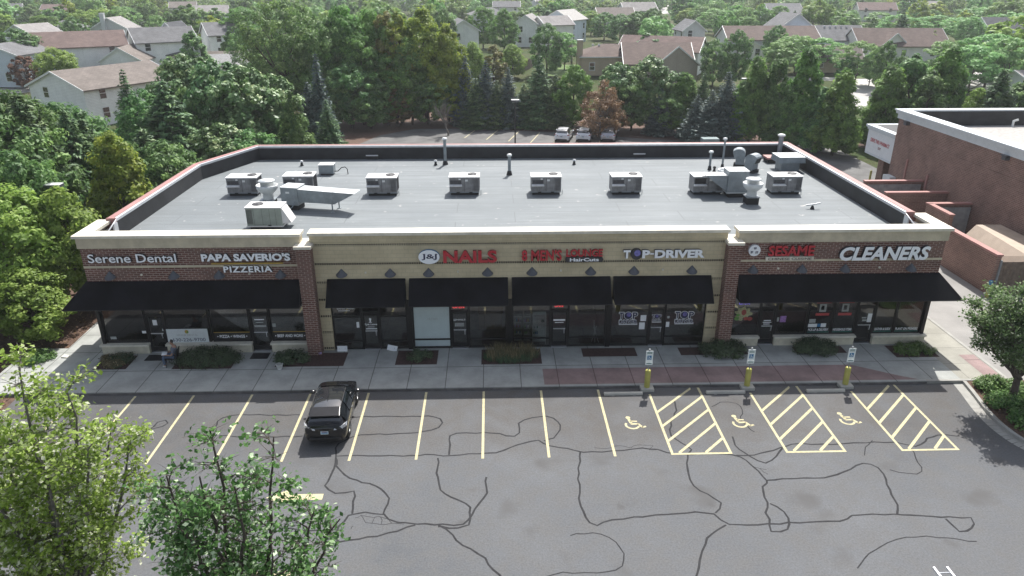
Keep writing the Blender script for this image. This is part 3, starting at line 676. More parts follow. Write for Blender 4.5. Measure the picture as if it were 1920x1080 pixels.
decal(WIN['b1'], 'window_film', lambda m: (R((-3.62, -1.78, .72, 2.9, 'window_film'), (-3.62, -1.78, .26, .61, 'window_film'))(m), text_into(m, 'J & J nails', -2.98, -2.38, 1.78, 1.92, DY-.006, 'text_grey', shear=.3)))
decal(DOOR['b'], 'door_lettering', lambda m: (text_into(m, '@NAILS', -1.6, -.95, 1.72, 1.84, DY, 'white_letter'), R((-1.5, -1.02, 1.4, 1.6, 'text_grey'), (-1.42, -1.1, 1.48, 1.52, 'white_letter'))(m)))
decal(DOOR['c'], 'door_lettering', R((3.66, 4.28, 1.66, 1.75, 'white_letter'), (3.74, 4.2, 1.54, 1.58, 'white_letter')))
def ball(m, x, z, r, mat1, mat2, y, d=.03):
    m.lathe([(.001, -d), (r, -d), (r, 0)], (0, 0, 0), 18, mat1, False)
    n = 18*3
    for q in range(len(m.v)-n, len(m.v)):
        a, b, c = m.v[q]; m.v[q] = (x+a, y+c, z+b)
    m.face([(x+r*.55*math.cos(t)+r*.12, y-d-.003, z+r*.6*math.sin(t)+r*.25) for t in [2*math.pi*k/14 for k in range(14)]], mat2)
def topdriver(m, x0, x1, z0, z1):
    w = x1-x0; h = z1-z0; mid = z0+h*.45
    e = w*.028
    for y, g, lt, bd in ((DY-.002, e, 'white_letter', .07), (DY-.010, 0, 'navy', .03)):
        for q, a, b in (('T', 0, .24), ('P', .72, .98)): text_into(m, q, x0+w*a-g, x0+w*b+g, mid-g, z1-.03+g, y, lt, bold=bd)
        text_into(m, 'DRIVER', x0+.02-g, x1-.02+g, z0+.09-g, mid-.07+g, y, lt, bold=bd)
    m.face([(x0+w*.48+h*.30*math.cos(t), DY-.003, mid+h*.26+h*.30*math.sin(t)) for t in [2*math.pi*k/20 for k in range(20)]], 'white_letter')
    ball(m, x0+w*.48, mid+h*.26, h*.27, 'navy', 'violet', DY-.008, .004)
    m.box(x0, x1, y-.004, y, z0+.0, z0+.04, 'white_letter')
decal(WIN['d1'], 'window_lettering', lambda m: topdriver(m, 7.12, 8.1, 1.38, 2.13)); decal(WIN['d2'], 'window_lettering', lambda m: topdriver(m, 10.07, 11.08, 1.38, 2.13))
decal(DOOR['d'], 'door_lettering', lambda m: topdriver(m, 8.86, 9.36, 1.5, 1.98))
decal(WIN['d1'], 'window_notice', R((8.25, 8.55, 1.58, 1.93, 'paper'), (8.2, 8.5, 1.1, 1.5, 'paper'))); decal(WIN['d2'], 'window_notice', R((9.62, 9.8, 1.22, 1.52, 'paper'), (9.66, 9.78, 1.72, 1.86, 'text_grey')))
decal(DOOR['r1'], 'door_lettering', R((14.82, 15.2, 1.5, 1.55, 'white_letter'), (14.78, 15.24, 1.4, 1.44, 'white_letter'), (14.82, 15.16, 1.3, 1.34, 'white_letter')))
decal(DOOR['r2'], 'door_notice', R((20.36, 20.6, 1.36, 1.86, 'paper'), (20.1, 20.34, 1.42, 1.52, 'text_grey'), (20.06, 20.3, 1.58, 1.66, 'text_grey')))
for k, s in (('r3', 'PICK-UP & DELIVERY'), ('r4', 'HOUSEHOLD ITEMS'), ('r5', 'LEATHER & SUEDE'), ('r6', 'PLANT ON PREMISES')):
    x0, x1 = {'r3': (17.22, 18.42), 'r4': (18.56, 19.68), 'r5': (20.8, 21.78), 'r6': (21.94, 23.24)}[k]
    decal(WIN[k], 'window_lettering', lambda m: (R((x0, x1, .78, .84, 'teal'))(m), text_into(m, s, x0+.06, x1-.06, .88, 1.02, DY-.004, 'white_letter', bold=.02)))
for k, x in (('r3', 17.9), ('r4', 19.1)):
    decal(WIN[k], 'window_picture', lambda m: (R((x-.40, x+.40, 2.5, 2.62, 'decal_red'), (x-.36, x+.36, 1.78, 1.92, 'decal_red'))(m), R((x-.2, x+.16, 2.0, 2.44, 'text_grey'), (x-.12, x+.05, 2.1, 2.36, 'decal_black'), (x-.32, x-.24, 2.05, 2.4, 'decal_black'))(m)))
decal(WIN['r3'], 'window_notice', R((17.26, 17.6, 1.36, 1.58, 'text_grey'), (17.24, 17.72, 1.1, 1.3, 'paper'), (17.92, 18.2, 1.1, 1.32, 'paper'), (17.74, 17.9, 1.12, 1.3, 'sign_blue')))
def fruit(m):
    ringp = [(13.66+.42*(1+.22*math.cos(k*2.4))*math.cos(2*math.pi*k/22), DY, 1.98+.34*(1+.25*math.cos(k*2.4))*math.sin(2*math.pi*k/22)) for k in range(22)]
    m.face(ringp, 'fruit_yellow')
    m.face([(13.7+.13*math.cos(t), DY-.004, 2.02+.17*math.sin(t)) for t in [2*math.pi*k/12 for k in range(12)]], 'fruit_red')
    for x, z, r_, c in ((13.36, 1.66, .14, 'fruit_green'), (13.56, 1.62, .12, 'fruit_yellow'), (13.84, 1.66, .13, 'fruit_red'), (14.06, 1.64, .14, 'fruit_red'), (13.4, 1.86, .1, 'fruit_green')):
        m.face([(x+r_*math.cos(t), DY-.006, z+r_*.8*math.sin(t)) for t in [2*math.pi*k/10 for k in range(10)]], c)
decal(WIN['r1'], 'window_picture', fruit)
decal(WIN['r2'], 'window_picture', R((15.68, 16.0, 1.42, 1.78, 'decal_purple'), (15.5, 15.62, 1.46, 1.7, 'text_grey')))
decal(WIN['l1'], 'window_notice', R((-17.72, -17.5, 1.22, 1.36, 'paper'), (-19.4, -19.1, .9, 1.05, 'text_grey')))
decal(DOOR['l1'], 'door_notice', R((-17.08, -16.86, 1.68, 1.98, 'paper'), (-16.66, -16.56, 1.34, 1.46, 'paper')))
decal(DOOR['l2'], 'door_lettering', R((-11.86, -11.36, 1.9, 1.96, 'white_letter'), (-11.8, -11.42, 1.74, 1.8, 'text_grey'), (-11.9, -11.3, 1.5, 1.62, 'text_grey')))
decal(WIN['l4'], 'window_notice', R((-10.98, -10.8, 1.5, 1.7, 'text_grey'),))
def thing1(mb, name, label, cat, group=None, loc=None):
    o = mb.build(name); c = Vector([sum(v[k] for v in mb.v)/len(mb.v) for k in range(3)])
    c.z = min(v[2] for v in mb.v); o.data.transform(Matrix.Translation(-c)); o.location = c
    return tag(o, label, cat, group)
# inside: curtains, screens, shelves, counter
m = MB()
def pleats(m, x0, x1, y, z0, z1, mat):
    n = int((x1-x0)/.06); v = [(x0+(x1-x0)*k/n, y+.035*math.sin(k*1.5), z) for k in range(n+1) for z in (z0, z1)]
    m.mesh(v, [(2*k, 2*k+2, 2*k+3, 2*k+1) for k in range(n)], mat, True)
for x0, x1, l in ((-16.4, -15.42, 'pale vertical blind left of the gap above the phone number banner'), (-15.22, -14.26, 'pale vertical blind right of the gap above the phone number banner')):
    m = MB(); pleats(m, x0, x1, GY+.25, .75, 2.95, 'curtain'); thing1(m, 'vertical_blind', l, 'blind', 'blinds in the dental window')
thing1(MB().box(-16.0, -14.7, GY+.05, GY+.12, 2.1, 2.7, 'black'), 'screen', 'black screen hung at the top of the dental window', 'screen')
m = MB(); pleats(m, -19.3, -18.0, GY+1.1, .2, 2.9, 'curtain'); thing1(m, 'curtain', 'grey curtain far back in the corner dental window', 'curtain')
bn = empty('banner', (-15.4, GY-.07, .7), 'pale blue banner with a phone number in the dental window', 'banner')
part(MB().box(-16.44, -14.33, GY-.09, GY-.075, .70, 1.48, 'banner'), 'board', par=bn)
m = MB(); text_into(m, '630-226-9700', -16.2, -14.5, .76, .95, GY-.093, 'navy'); text_into(m, 'SERENE DENTAL', -15.95, -14.85, 1.08, 1.18, GY-.093, 'text_grey'); part(m, 'lettering', par=bn)
m = MB(); m.face([(-15.4+.1*math.cos(t), GY-.094, 1.32+.11*math.sin(t)) for t in [2*math.pi*k/12 for k in range(12)]], 'gold'); m.face([(-15.36+.05*math.cos(t), GY-.097, 1.30+.06*math.sin(t)) for t in [2*math.pi*k/10 for k in range(10)]], 'fruit_green'); part(m, 'emblem', par=bn)
bt = ['sign_blue', 'paper', 'fruit_green', 'decal_purple', 'text_grey', 'teal', 'fruit_red', 'gold']
for x0, x1, y, l in ((1.6, 2.05, GY+.35, 'dim shelf of bottles at the left edge of the barber window'), (2.12, 2.5, GY+.3, 'narrow shelf of brown bottles in the middle of the barber window'), (2.6, 3.3, GY+.22, 'white shelf crowded with pale bottles beside the barber shop door')):
    sh = empty('shelf_unit', ((x0+x1)/2, y, .17), l, 'shelf', 'shelves of bottles in the barber window'); bright = x0 > 2.55
    m = MB(); m.box(x0, x0+.02, y, y+.3, .17, 1.95, 'paper' if bright else 'interior'); m.box(x1-.02, x1, y, y+.3, .17, 1.95, 'paper' if bright else 'interior'); m.box(x0, x1, y+.29, y+.31, .17, 1.95, 'banner' if bright else 'interior')
    for z in (.35, .7, 1.05, 1.4, 1.75): m.box(x0+.02, x1-.02, y, y+.29, z, z+.03, 'paper' if bright else 'text_grey')
    part(m, 'rack', par=sh)
    for z in (.73, 1.08, 1.43):
        x = x0+.07
        while x < x1-.06:
            b_ = MB(); hh = rnd.uniform(.12, .22); b_.lathe([(.03, 0), (.03, hh*.7), (.012, hh*.8), (.012, hh)], (x, y+.1, z), 6, rnd.choice(bt if not bright else ['paper', 'sign_blue', 'banner', 'teal', 'paper'])); part(b_, 'bottle', par=sh); x += .085
thing1(MB().box(-.3, 1.0, 6.2, 6.8, .17, 1.2, 'wood_in').box(-.35, 1.05, 6.15, 6.85, 1.2, 1.25, 'wood_in'), 'counter', 'brown wooden counter inside the nail salon window', 'counter')
thing1(MB().box(15.9, 17.0, 5.4, 5.5, .17, 2.9, 'wood_in'), 'room_divider', 'brown wooden panel inside the restaurant window', 'divider')
m = MB()
for a, b in (((5.75, .2), (6.0, 1.15)), ((5.95, .2), (5.9, 1.2)), ((6.15, .2), (5.85, 1.1))): m.tube([(a[0], GY+.3, a[1]), (b[0], GY+.35, b[1])], .018, 6, 'aluminium')
m.tube([(5.88, GY+.33, 1.1), (5.86, GY+.33, 1.5)], .03, 6, 'aluminium'); thing1(m, 'tripod', 'bare metal tripod stand inside the barber shop window', 'tripod')
for x0, x1, y, z, s, mt, l in ((-1.6, -1.0, GY+.1, 2.40, 'OPEN', 'neon_red', 'red lit OPEN sign over the nail salon door'), (3.72, 4.16, GY+.1, 2.40, 'OPEN', 'neon_red', 'red lit OPEN sign over the barber shop door'), (13.42, 13.98, GY+.1, 2.42, 'OPEN', 'neon_blue', 'violet lit OPEN sign over the fruit picture')):
    o = empty('open_sign', ((x0+x1)/2, y, z), l, 'neon sign', 'lit signs in the shop windows')
    part(MB().box(x0-.05, x1+.05, y, y+.04, z-.04, z+.2, 'neon_box'), 'housing', par=o)
    m = MB(); text_into(m, s, x0, x1, z, z+.15, y-.006, mt, bold=.01); part(m, 'lettering', par=o)

# wall lamps over the awnings and small round detectors between them
SC = [(-18.6, 'over the letters Serene'), (-15.45, 'under the end of the word Dental'), (-13.2, 'left of the word PIZZERIA'), (-10.15, 'right of the word PIZZERIA'), (-7.1, 'nearest the beige corner of the block front'), (-4.66, 'over the gap between the first two beige-wall awnings'), (-2.73, 'below the oval of the nail salon sign'), (.25, 'below the last letter of the nail salon sign'), (2.5, 'below the first letters of the barber sign'), (5.48, 'below the black HairCuts plate'), (7.69, 'below the ball of the driving school sign'), (10.66, 'below the last letters of the driving school sign'), (13.8, 'below the round white restaurant emblem'), (16.33, 'below the CHINESE CUISINE plate'), (18.57, 'below the C of CLEANERS'), (22.0, 'below the R of CLEANERS')]
SC[0] = (-18.6, 'below the S of the dental sign')
s0 = None
for x, l in SC:
    if s0 is None:
        m = MB()
        arc = [(.29*math.cos(t), -.27*math.sin(t), -.05-.10*math.sin(t)) for t in np.linspace(0, math.pi, 9)]
        v = [(0, 0, .27)]+arc+[(0, 0, -.15)]
        m.mesh(v, [(0, k+1, k) for k in range(1, 9)]+[(10, k, k+1) for k in range(1, 9)], 'sconce')
        s0 = o = m.build('wall_lamp')
    else: o = s0.copy(); COL.objects.link(o)
    o.location = (x, YF-.005, 4.50); tag(o, 'dark wedge-shaped wall lamp '+l, 'wall lamp', 'wall lamps along the shop front')
s0 = None
for x, l in ((-17.05, 'under the dental sign'), (-11.7, 'under the word PIZZERIA'), (-5.9, 'above the first awning on the beige wall'), (-1.25, 'under the nail salon sign'), (3.96, 'under the barber sign'), (9.17, 'under the driving school sign'), (15.1, 'under the restaurant sign'), (20.35, 'under the word CLEANERS')):
    if s0 is None: m = MB(); m.lathe([(.001, -.07), (.05, -.06), (.06, 0)], (0, 0, 0), 10, 'stone_cap'); s0 = o = m.build('wall_fitting'); o.rotation_euler.x = rad(-90)
    else: o = s0.copy(); COL.objects.link(o)
    o.location = (x, YF, 4.54); o.rotation_euler.x = rad(-90); tag(o, 'small pale round wall fitting '+l, 'wall fitting', 'round fittings along the shop front')

# ------------------------------------------------------------------ shop signs
def sign(name, x, z, label): return empty(name, (x, YF-.02, z), label, 'shop sign')
y = YF-.01
s = sign('shop_sign', -17.3, 5.25, 'white channel letters reading Serene Dental on red brick'); m = MB(); text_into(m, 'Serene Dental', -19.43, -15.13, 5.25, 5.70, y, 'white_letter', 'letter_side', .14, .012); part(m, 'lettering', par=s)
s = sign('shop_sign', -11.7, 4.7, 'white pizzeria sign in two lines with a gold rule between'); m = MB(); text_into(m, "PAPA SAVERIO'S", -13.9, -9.53, 5.27, 5.68, y, 'white_letter', 'letter_side', .14, .045); part(m, 'lettering', par=s)
m = MB(); text_into(m, 'PIZZERIA', -12.9, -10.5, 4.68, 5.01, y, 'white_letter', 'letter_side', .14, .03, spacing=1.15)
part(m, 'lettering', par=s); part(MB().box(-13.48, -9.94, y-.1, y, 5.10, 5.16, 'gold'), 'gold_rule', par=s)
s = sign('shop_sign', -1.2, 5.0, 'nail salon sign with white oval J&J and red NAILS letters')
m = MB()
ov = [(-2.66+.53*math.cos(2*math.pi*k/28), 5.40+.37*math.sin(2*math.pi*k/28)) for k in range(28)]
m.mesh([(a, y, b) for a, b in ov]+[(a, y-.16, b) for a, b in ov], [list(range(28, 56))], 'white_letter'); m.mesh([(a, y, b) for a, b in ov]+[(a, y-.16, b) for a, b in ov], [(k, (k+1) % 28, 28+(k+1) % 28, 28+k) for k in range(28)], 'sign_blue'); part(m, 'oval_plate', par=s)
m = MB(); text_into(m, 'J&J', -3.03, -2.27, 5.24, 5.56, y-.165, 'navy', bold=.02)
for q in (-2.93, -2.33): m.box(q-.03, q+.09, y-.168, y-.16, 5.53, 5.57, 'navy')
part(m, 'lettering', par=s)
m = MB(); text_into(m, 'NAILS', -1.95, .73, 5.08, 5.73, y-.05, 'red_letter', 'red_dark', .14, .035); part(m, 'red_lettering', par=s)
part(MB().box(-2.1, .7, y-.05, y, 5.34, 5.48, 'stone'), 'raceway', par=s)
s = sign('shop_sign', 4, 5.15, "barber sign in red block letters with a black HairCuts plate"); m = MB(); text_into(m, "8 MEN'S", 1.97, 3.98, 5.15, 5.73, y-.05, 'red_letter', 'red_dark', .14, .028); text_into(m, 'LOUNGE', 4.2, 6.03, 5.34, 5.73, y-.05, 'red_letter', 'red_dark', .12, .028); part(m, 'red_lettering', par=s)
m = MB(); pp = [(4.24, 5.08), (6.0, 5.08), (6.08, 5.2), (6.0, 5.33), (4.24, 5.33), (4.14, 5.2)]; m.mesh([(a, y-.06, b) for a, b in pp]+[(a, y-.22, b) for a, b in pp], [list(range(6, 12))]+[(k, (k+1) % 6, 6+(k+1) % 6, 6+k) for k in range(6)], 'decal_black'); part(m, 'black_plate', par=s)
m = MB(); text_into(m, 'HairCuts', 4.38, 5.84, 5.115, 5.30, y-.225, 'white_letter', bold=.03); part(m, 'lettering', par=s); part(MB().box(2, 6, y-.05, y, 5.36, 5.50, 'stone'), 'raceway', par=s)
s = sign('shop_sign', 9.1, 5.2, 'driving school sign reading TOP DRIVER with a blue ball'); m = MB()
text_into(m, 'T', 7.08, 7.44, 5.22, 5.66, y, 'white_letter', 'letter_side', .15, .05); text_into(m, 'P', 8.03, 8.42, 5.22, 5.66, y, 'white_letter', 'letter_side', .15, .05); text_into(m, 'DRIVER', 8.66, 11.2, 5.22, 5.66, y, 'white_letter', 'letter_side', .15, .05); m.box(8.44, 8.64, y-.1, y-.05, 5.4, 5.47, 'white_letter'); part(m, 'lettering', par=s)
m = MB(); ball(m, 7.74, 5.44, .29, 'decal_black', 'violet', y, .17); part(m, 'ball_emblem', par=s)
s = sign('shop_sign', 15.2, 5.03, 'restaurant sign with round white emblem and red SESAME letters'); m = MB(); ball(m, 13.71, 5.57, .30, 'white_letter', 'white_letter', y, .14)
for a, b, c, d in ((13.64, 13.8, 5.70, 5.73), (13.68, 13.71, 5.64, 5.76), (13.74, 13.77, 5.64, 5.76), (13.52, 13.64, 5.52, 5.55), (13.52, 13.545, 5.42, 5.55), (13.57, 13.59, 5.42, 5.55), (13.54, 13.64, 5.46, 5.48), (13.76, 13.9, 5.5, 5.525), (13.77, 13.79, 5.42, 5.55), (13.84, 13.86, 5.42, 5.55), (13.74, 13.9, 5.44, 5.46)): m.box(a, b, y-.155, y-.146, c, d, 'navy')
part(m, 'round_emblem', par=s)
m = MB(); text_into(m, 'SESAME', 14.42, 16.76, 5.26, 5.82, y-.02, 'red_letter', 'red_dark', .14, .03); part(m, 'red_lettering', par=s)
part(MB().box(14.34, 16.8, y-.14, y-.03, 5.02, 5.22, 'stone_cap'), 'pale_plate', par=s); m = MB(); text_into(m, 'CHINESE CUISINE', 14.45, 16.68, 5.05, 5.18, y-.145, 'bark', bold=.02); part(m, 'lettering', par=s)
s = sign('shop_sign', 20.4, 5.0, 'large white slanted letters reading CLEANERS on red brick'); m = MB(); text_into(m, 'CLEANERS', 18.08, 22.7, 4.99, 5.73, y, 'white_letter', 'letter_side', .18, .04, .18); part(m, 'lettering', par=s)

# ================================================================== ON THE ROOF
ZR = 5.72
def lpart(mb, name, par, mat=None, bevel=0):
    o = mb.build(name, mat, par, None, 0, bevel); return o
def fan_top(par, x, y, z, r):
    m = MB(); m.lathe([(r, 0), (r, .03), (r*.9, .035)], (x, y, z), 20, 'black'); m.lathe([(r*.9, .012), (.001, .012)], (x, y, z), 20, 'black')
    for k in (.3, .5, .7): m.lathe([(r*k, .02), (r*k+.02, .03), (r*k+.04, .02)], (x, y, z), 20, 'grille')
    m.lathe([(.09, .015), (.09, .04), (.001, .045)], (x, y, z), 10, 'grille')
    return lpart(m, 'fan_grille', par)
def make_rtu(label):
    e = empty('rooftop_unit', (0, 0, ZR), label, 'rooftop unit', 'grey air conditioning units on the roof')
    w, d = .93, 1.1
    m = MB(); m.box(-w+.08, w-.08, .06, d-.06, 0, .16, 'curb_black'); lpart(m, 'curb', e)
    m = MB(); m.box(-w, w, 0, d, .16, .22, 'galv'); m.box(-w, w, 0, d, .22, 1.12, 'unit_body')
    for x in (-.42, -.02, .0, .5): m.box(x, x+.012, -.006, 0, .24, 1.1, 'grille')
    m.box(-.5, -.3, -.012, 0, .16, .21, 'black'); m.box(.3, .5, -.012, 0, .16, .21, 'black'); m.box(-.35, -.22, -.01, 0, .98, 1.06, 'unit_top'); m.box(.05, .22, -.01, 0, .88, 1.0, 'unit_top')
    lpart(m, 'cabinet', e, bevel=.012)
    m = MB(); m.box(-w-.03, w+.03, -.03, d+.03, 1.12, 1.17, 'unit_top'); lpart(m, 'lid', e)
    m = MB()
    m.hexa([(-w+.02, -.26, .62), (-.14, -.26, .62), (-.14, 0, .55), (-w+.02, 0, .55), (-w+.02, -.28, .66), (-.14, -.28, .66), (-.14, 0, .70), (-w+.02, 0, .70)], 'unit_top'); m.box(-w+.06, -.18, -.02, 0, .72, .96, 'grille')
    lpart(m, 'intake_hood', e)
    m = MB()
    for k in range(9): m.box(.56+k*.038, .575+k*.038, -.012, 0, .3, 1.05, 'grille')
    for k in range(16): m.box(w, w+.012, .1+k*.058, .115+k*.058, .3, 1.05, 'grille')
    lpart(m, 'coil_guard', e); fan_top(e, .48, d*.62, 1.17, .29)
    m = MB(); m.tube([(w+.05, .15, .3), (w+.09, .15, .3), (w+.09, .15, 0)], .02, 5, 'galv'); lpart(m, 'drain_pipe', e)
    return e
UN = [(-14.95, 14.1, 'leftmost'), (-11.56, 14.4, 'behind the left kitchen exhaust fan,'), (-6.31, 13.87, 'right of the long exhaust duct,'), (-1.2, 13.9, 'fourth from the left,'), (3.89, 13.83, 'fifth from the left,'), (8.9, 13.72, 'sixth from the left,'), (13.98, 13.6, 'with open hood, partly behind the tapered duct,'), (18.9, 13.5, 'rightmost')]
rt = None
for k, (x, y, l) in enumerate(UN):
    lab = 'grey air conditioning unit '+l.rstrip(',')+' on the roof'
    if rt is None: rt = o = make_rtu(lab)
    else: o = copy_tree(rt)
    o.location = (x, y, ZR); o['label'] = lab
    if 'open hood' in l:
        m = MB(); m.box(-.86, -.18, -.03, .0, .70, 1.06, 'black'); lpart(m, 'open_hatch', o)
e = empty('rooftop_unit', (-11.72, 7.45, ZR), 'pale green air conditioning unit with slanted hood at roof front', 'rooftop unit', rotz=rad(-1))
m = MB(); m.box(-.8, .8, .1, .9, 0, .14, 'curb_black'); lpart(m, 'curb', e)
m = MB(); m.box(-.98, .98, 0, 1.15, .14, .2, 'unit_top'); m.box(-.95, .93, .03, 1.12, .2, 1.18, 'unit_green')
for x in (-.55, -.1, .3, .62): m.box(x, x+.012, .022, .03, .24, 1.15, 'grille')
m.box(.18, .34, .0, .03, .2, .26, 'black'); lpart(m, 'cabinet', e, bevel=.012)
lpart(MB().box(-.99, .97, 0, 1.15, 1.18, 1.23, 'unit_top'), 'lid', e)
lpart(MB().hexa([(.93, .1, .3), (1.42, .1, .36), (1.42, 1.05, .36), (.93, 1.05, .3), (.93, .1, 1.15), (.96, .1, 1.17), (.96, 1.05, 1.17), (.93, 1.05, 1.15)], 'unit_top'), 'intake_hood', e)
m = MB()
for k in range(8): m.box(-.92+k*.04, -.905+k*.04, .018, .03, .3, 1.1, 'grille')
lpart(m, 'coil_guard', e); fan_top(e, -.45, .65, 1.23, .3)
e = empty('condenser_box', (-10.86, 19.2, ZR), 'small grey condenser box with a looped pipe near back parapet', 'rooftop unit')
lpart(MB().box(-.5, .5, 0, .75, .1, .68, 'galv').box(-.4, .4, .1, .6, 0, .1, 'curb_black'), 'cabinet', e); lpart(MB().box(-.52, .52, -.02, .77, .68, .72, 'unit_top'), 'lid', e)
lpart(MB().tube([(.5, .3, .2), (.75, .3, .22), (1.0, .3, .45), (1.25, .3, .5), (1.4, .3, .35), (1.42, .3, .0)], .03, 6, 'tyre'), 'pipe', e)
def upblast(loc, label, s=1.0, base=.35):
    e = empty('exhaust_fan', loc, label, 'exhaust fan', 'mushroom exhaust fans on the roof')
    lpart(MB().box(-.36*s, .36*s, -.36*s, .36*s, 0, base, 'curb_black').box(-.40*s, .40*s, -.40*s, .40*s, base, base+.05, 'galv'), 'curb', e)
    m = MB(); m.lathe([(.30*s, base+.05), (.28*s, base+.35*s), (.36*s, base+.4*s), (.56*s, base+.62*s), (.60*s, base+.84*s), (.57*s, base+.86*s), (.5*s, base+.70*s), (.38*s, base+.66*s)], (0, 0, 0), 24, 'galv_top'); lpart(m, 'bowl', e)
    m = MB(); m.lathe([(.36*s, base+.66*s), (.37*s, base+1.02*s), (.46*s, base+1.04*s), (.45*s, base+1.10*s), (.001, base+1.14*s)], (0, 0, 0), 24, 'galv_top'); lpart(m, 'cap', e)
    return e
upblast((-12.62, 11.55, ZR), 'pale mushroom exhaust fan left of the long sheet metal duct', 1.05, .5)
upblast((16.1, 11.75, ZR), 'pale bowl-shaped exhaust fan in front of the right duct box', 1.0, .4)
def upb2(loc, label):
    e = empty('exhaust_fan', loc, label, 'exhaust fan', 'mushroom exhaust fans on the roof'); m = MB(); m.box(-.3, .3, -.3, .3, 0, .4, 'curb_black'); lpart(m, 'curb', e)
    m = MB(); m.lathe([(.25, .4), (.28, .7), (.58, .95), (.6, 1.2), (.56, 1.22), (.5, 1.1)], (0, 0, 0), 20, 'galv_top'); lpart(m, 'bowl', e); m = MB(); m.lathe([(.36, 1.0), (.42, 1.24), (.001, 1.3)], (0, 0, 0), 20, 'galv_top'); lpart(m, 'cap', e)
upb2((15.6, 15.2, ZR), 'white topped exhaust fan peeking out behind the right duct box')
# left make-up air unit with its long tapering duct on legs
e = empty('air_duct', (-11.25, 11.0, ZR), 'long tapering sheet metal duct on thin legs with control box', 'air duct', rotz=rad(-13))
lpart(MB().box(-.45, .45, .05, .9, 0, .3, 'curb_black'), 'curb', e)
lpart(MB().box(-.52, .52, 0, 1.0, .3, 1.32, 'galv').box(-.54, .54, -.02, 1.02, 1.32, 1.36, 'galv_top').box(-.2, .02, -.02, 0, 1.0, 1.1, 'white_metal'), 'duct_box', e)
v = [(.52, .05, .5), (2.75, .05, .5), (2.75, .95, .5), (.52, .95, .5), (.52, .05, 1.26), (4.0, .05, 1.18), (4.0, .95, 1.18), (.52, .95, 1.26)]
m = MB(); m.hexa(v, 'galv'); m.face([(.52, .03, 1.265), (4.02, .03, 1.185), (4.02, .97, 1.185), (.52, .97, 1.265)], 'galv_top'); m.face([(3.0, .048, .62), (4.0, .048, 1.17), (3.0, .048, 1.17)], 'galv')
m.box(2.7, 2.74, .03, .97, .5, 1.22, 'galv'); lpart(m, 'duct', e)
for yy_ in (.04, .96): lpart(MB().box(2.58, 2.64, yy_-.03, yy_+.03, 0, .56, 'galv').box(2.5, 2.72, yy_-.08, yy_+.08, 0, .03, 'galv'), 'leg', e)
lpart(MB().tube([(.3, -.04, .55), (.28, -.25, .3), (.0, -.7, .05), (-.4, -1.0, .04)], .025, 6, 'galv'), 'conduit', e)
e = empty('air_duct', (15.6, 12.9, ZR), 'square duct box with tapered arm beside rightmost exhaust fan', 'air duct')
lpart(MB().box(-.5, .5, .05, 1.0, 0, .28, 'curb_black'), 'curb', e)
lpart(MB().box(-.62, .62, 0, 1.1, .28, 1.62, 'galv').box(-.64, .64, -.02, 1.12, 1.62, 1.66, 'galv_top').box(-.66, .66, -.04, 1.14, .28, .33, 'galv_top'), 'duct_box', e)
v = [(-.9, .15, .55), (-.62, .15, .35), (-.62, .95, .35), (-.9, .95, .55), (-1.95, .15, 1.34), (-.62, .15, 1.34), (-.62, .95, 1.34), (-1.95, .95, 1.34)]
lpart(MB().hexa(v, 'galv').box(-2.0, -.62, .12, .98, 1.34, 1.38, 'galv_top'), 'duct', e)
# two gooseneck vents, hooded box, red hatch
def goose(loc, rz, label):
    e = empty('gooseneck_vent', loc, label, 'roof vent', 'gooseneck vents on the roof', rotz=rz); w = .38
    lpart(MB().box(-.42, .42, -.36, .36, 0, .22, 'curb_black'), 'curb', e)
    poly = [(-.32, .2), (-.32, .95)]+[(-.32+.40*(1-math.cos(t)), .95+.36*math.sin(t)) for t in np.linspace(.25, math.pi/2, 5)]+[(.30, 1.28), (.50, 1.16), (.54, 1.06), (.40, .66), (.30, .58), (.30, .2)]
    m = MB(); n = len(poly); vv = [(x, -w, z) for x, z in poly]+[(x, w, z) for x, z in poly]
    m.mesh(vv, [list(range(n)), list(range(n, 2*n))[::-1]]+[(i, n+i, n+(i+1) % n, (i+1) % n) for i in range(n)], 'galv'); m.face([(.545, -w+.05, 1.03), (.545, w-.05, 1.03), (.42, w-.05, .68), (.42, -w+.05, .68)][::-1], 'black')
    lpart(m, 'hood', e); return e
goose((18.6, 19.3, ZR), rad(-48), 'tall gooseneck vent with open dark mouth toward the right'); goose((18.35, 21.0, ZR), rad(160), 'rounded gooseneck vent behind the taller one')
e = empty('hooded_vent', (21.4, 19.4, ZR), 'low blue-grey vent box with wide white lid near right parapet', 'roof vent'); lpart(MB().box(-.65, .65, 0, 1.1, 0, .7, 'galv'), 'body', e); lpart(MB().hexa([(-.95, -.25, .62), (.95, -.25, .62), (.95, 1.35, .62), (-.95, 1.35, .62), (-.9, -.2, 1.0), (.9, -.2, 1.0), (.9, 1.3, 1.0), (-.9, 1.3, 1.0)], 'galv').box(-.92, .92, -.22, 1.32, 1.0, 1.04, 'galv_top'), 'hood', e)
e = empty('roof_hatch', (21.3, 21.8, ZR), 'low red topped roof hatch in the back right corner', 'roof hatch'); lpart(MB().box(-.6, .6, 0, .95, 0, .3, 'curb_black'), 'curb', e); lpart(MB().box(-.68, .68, -.06, 1.0, .3, .42, 'coping_red'), 'lid', e)
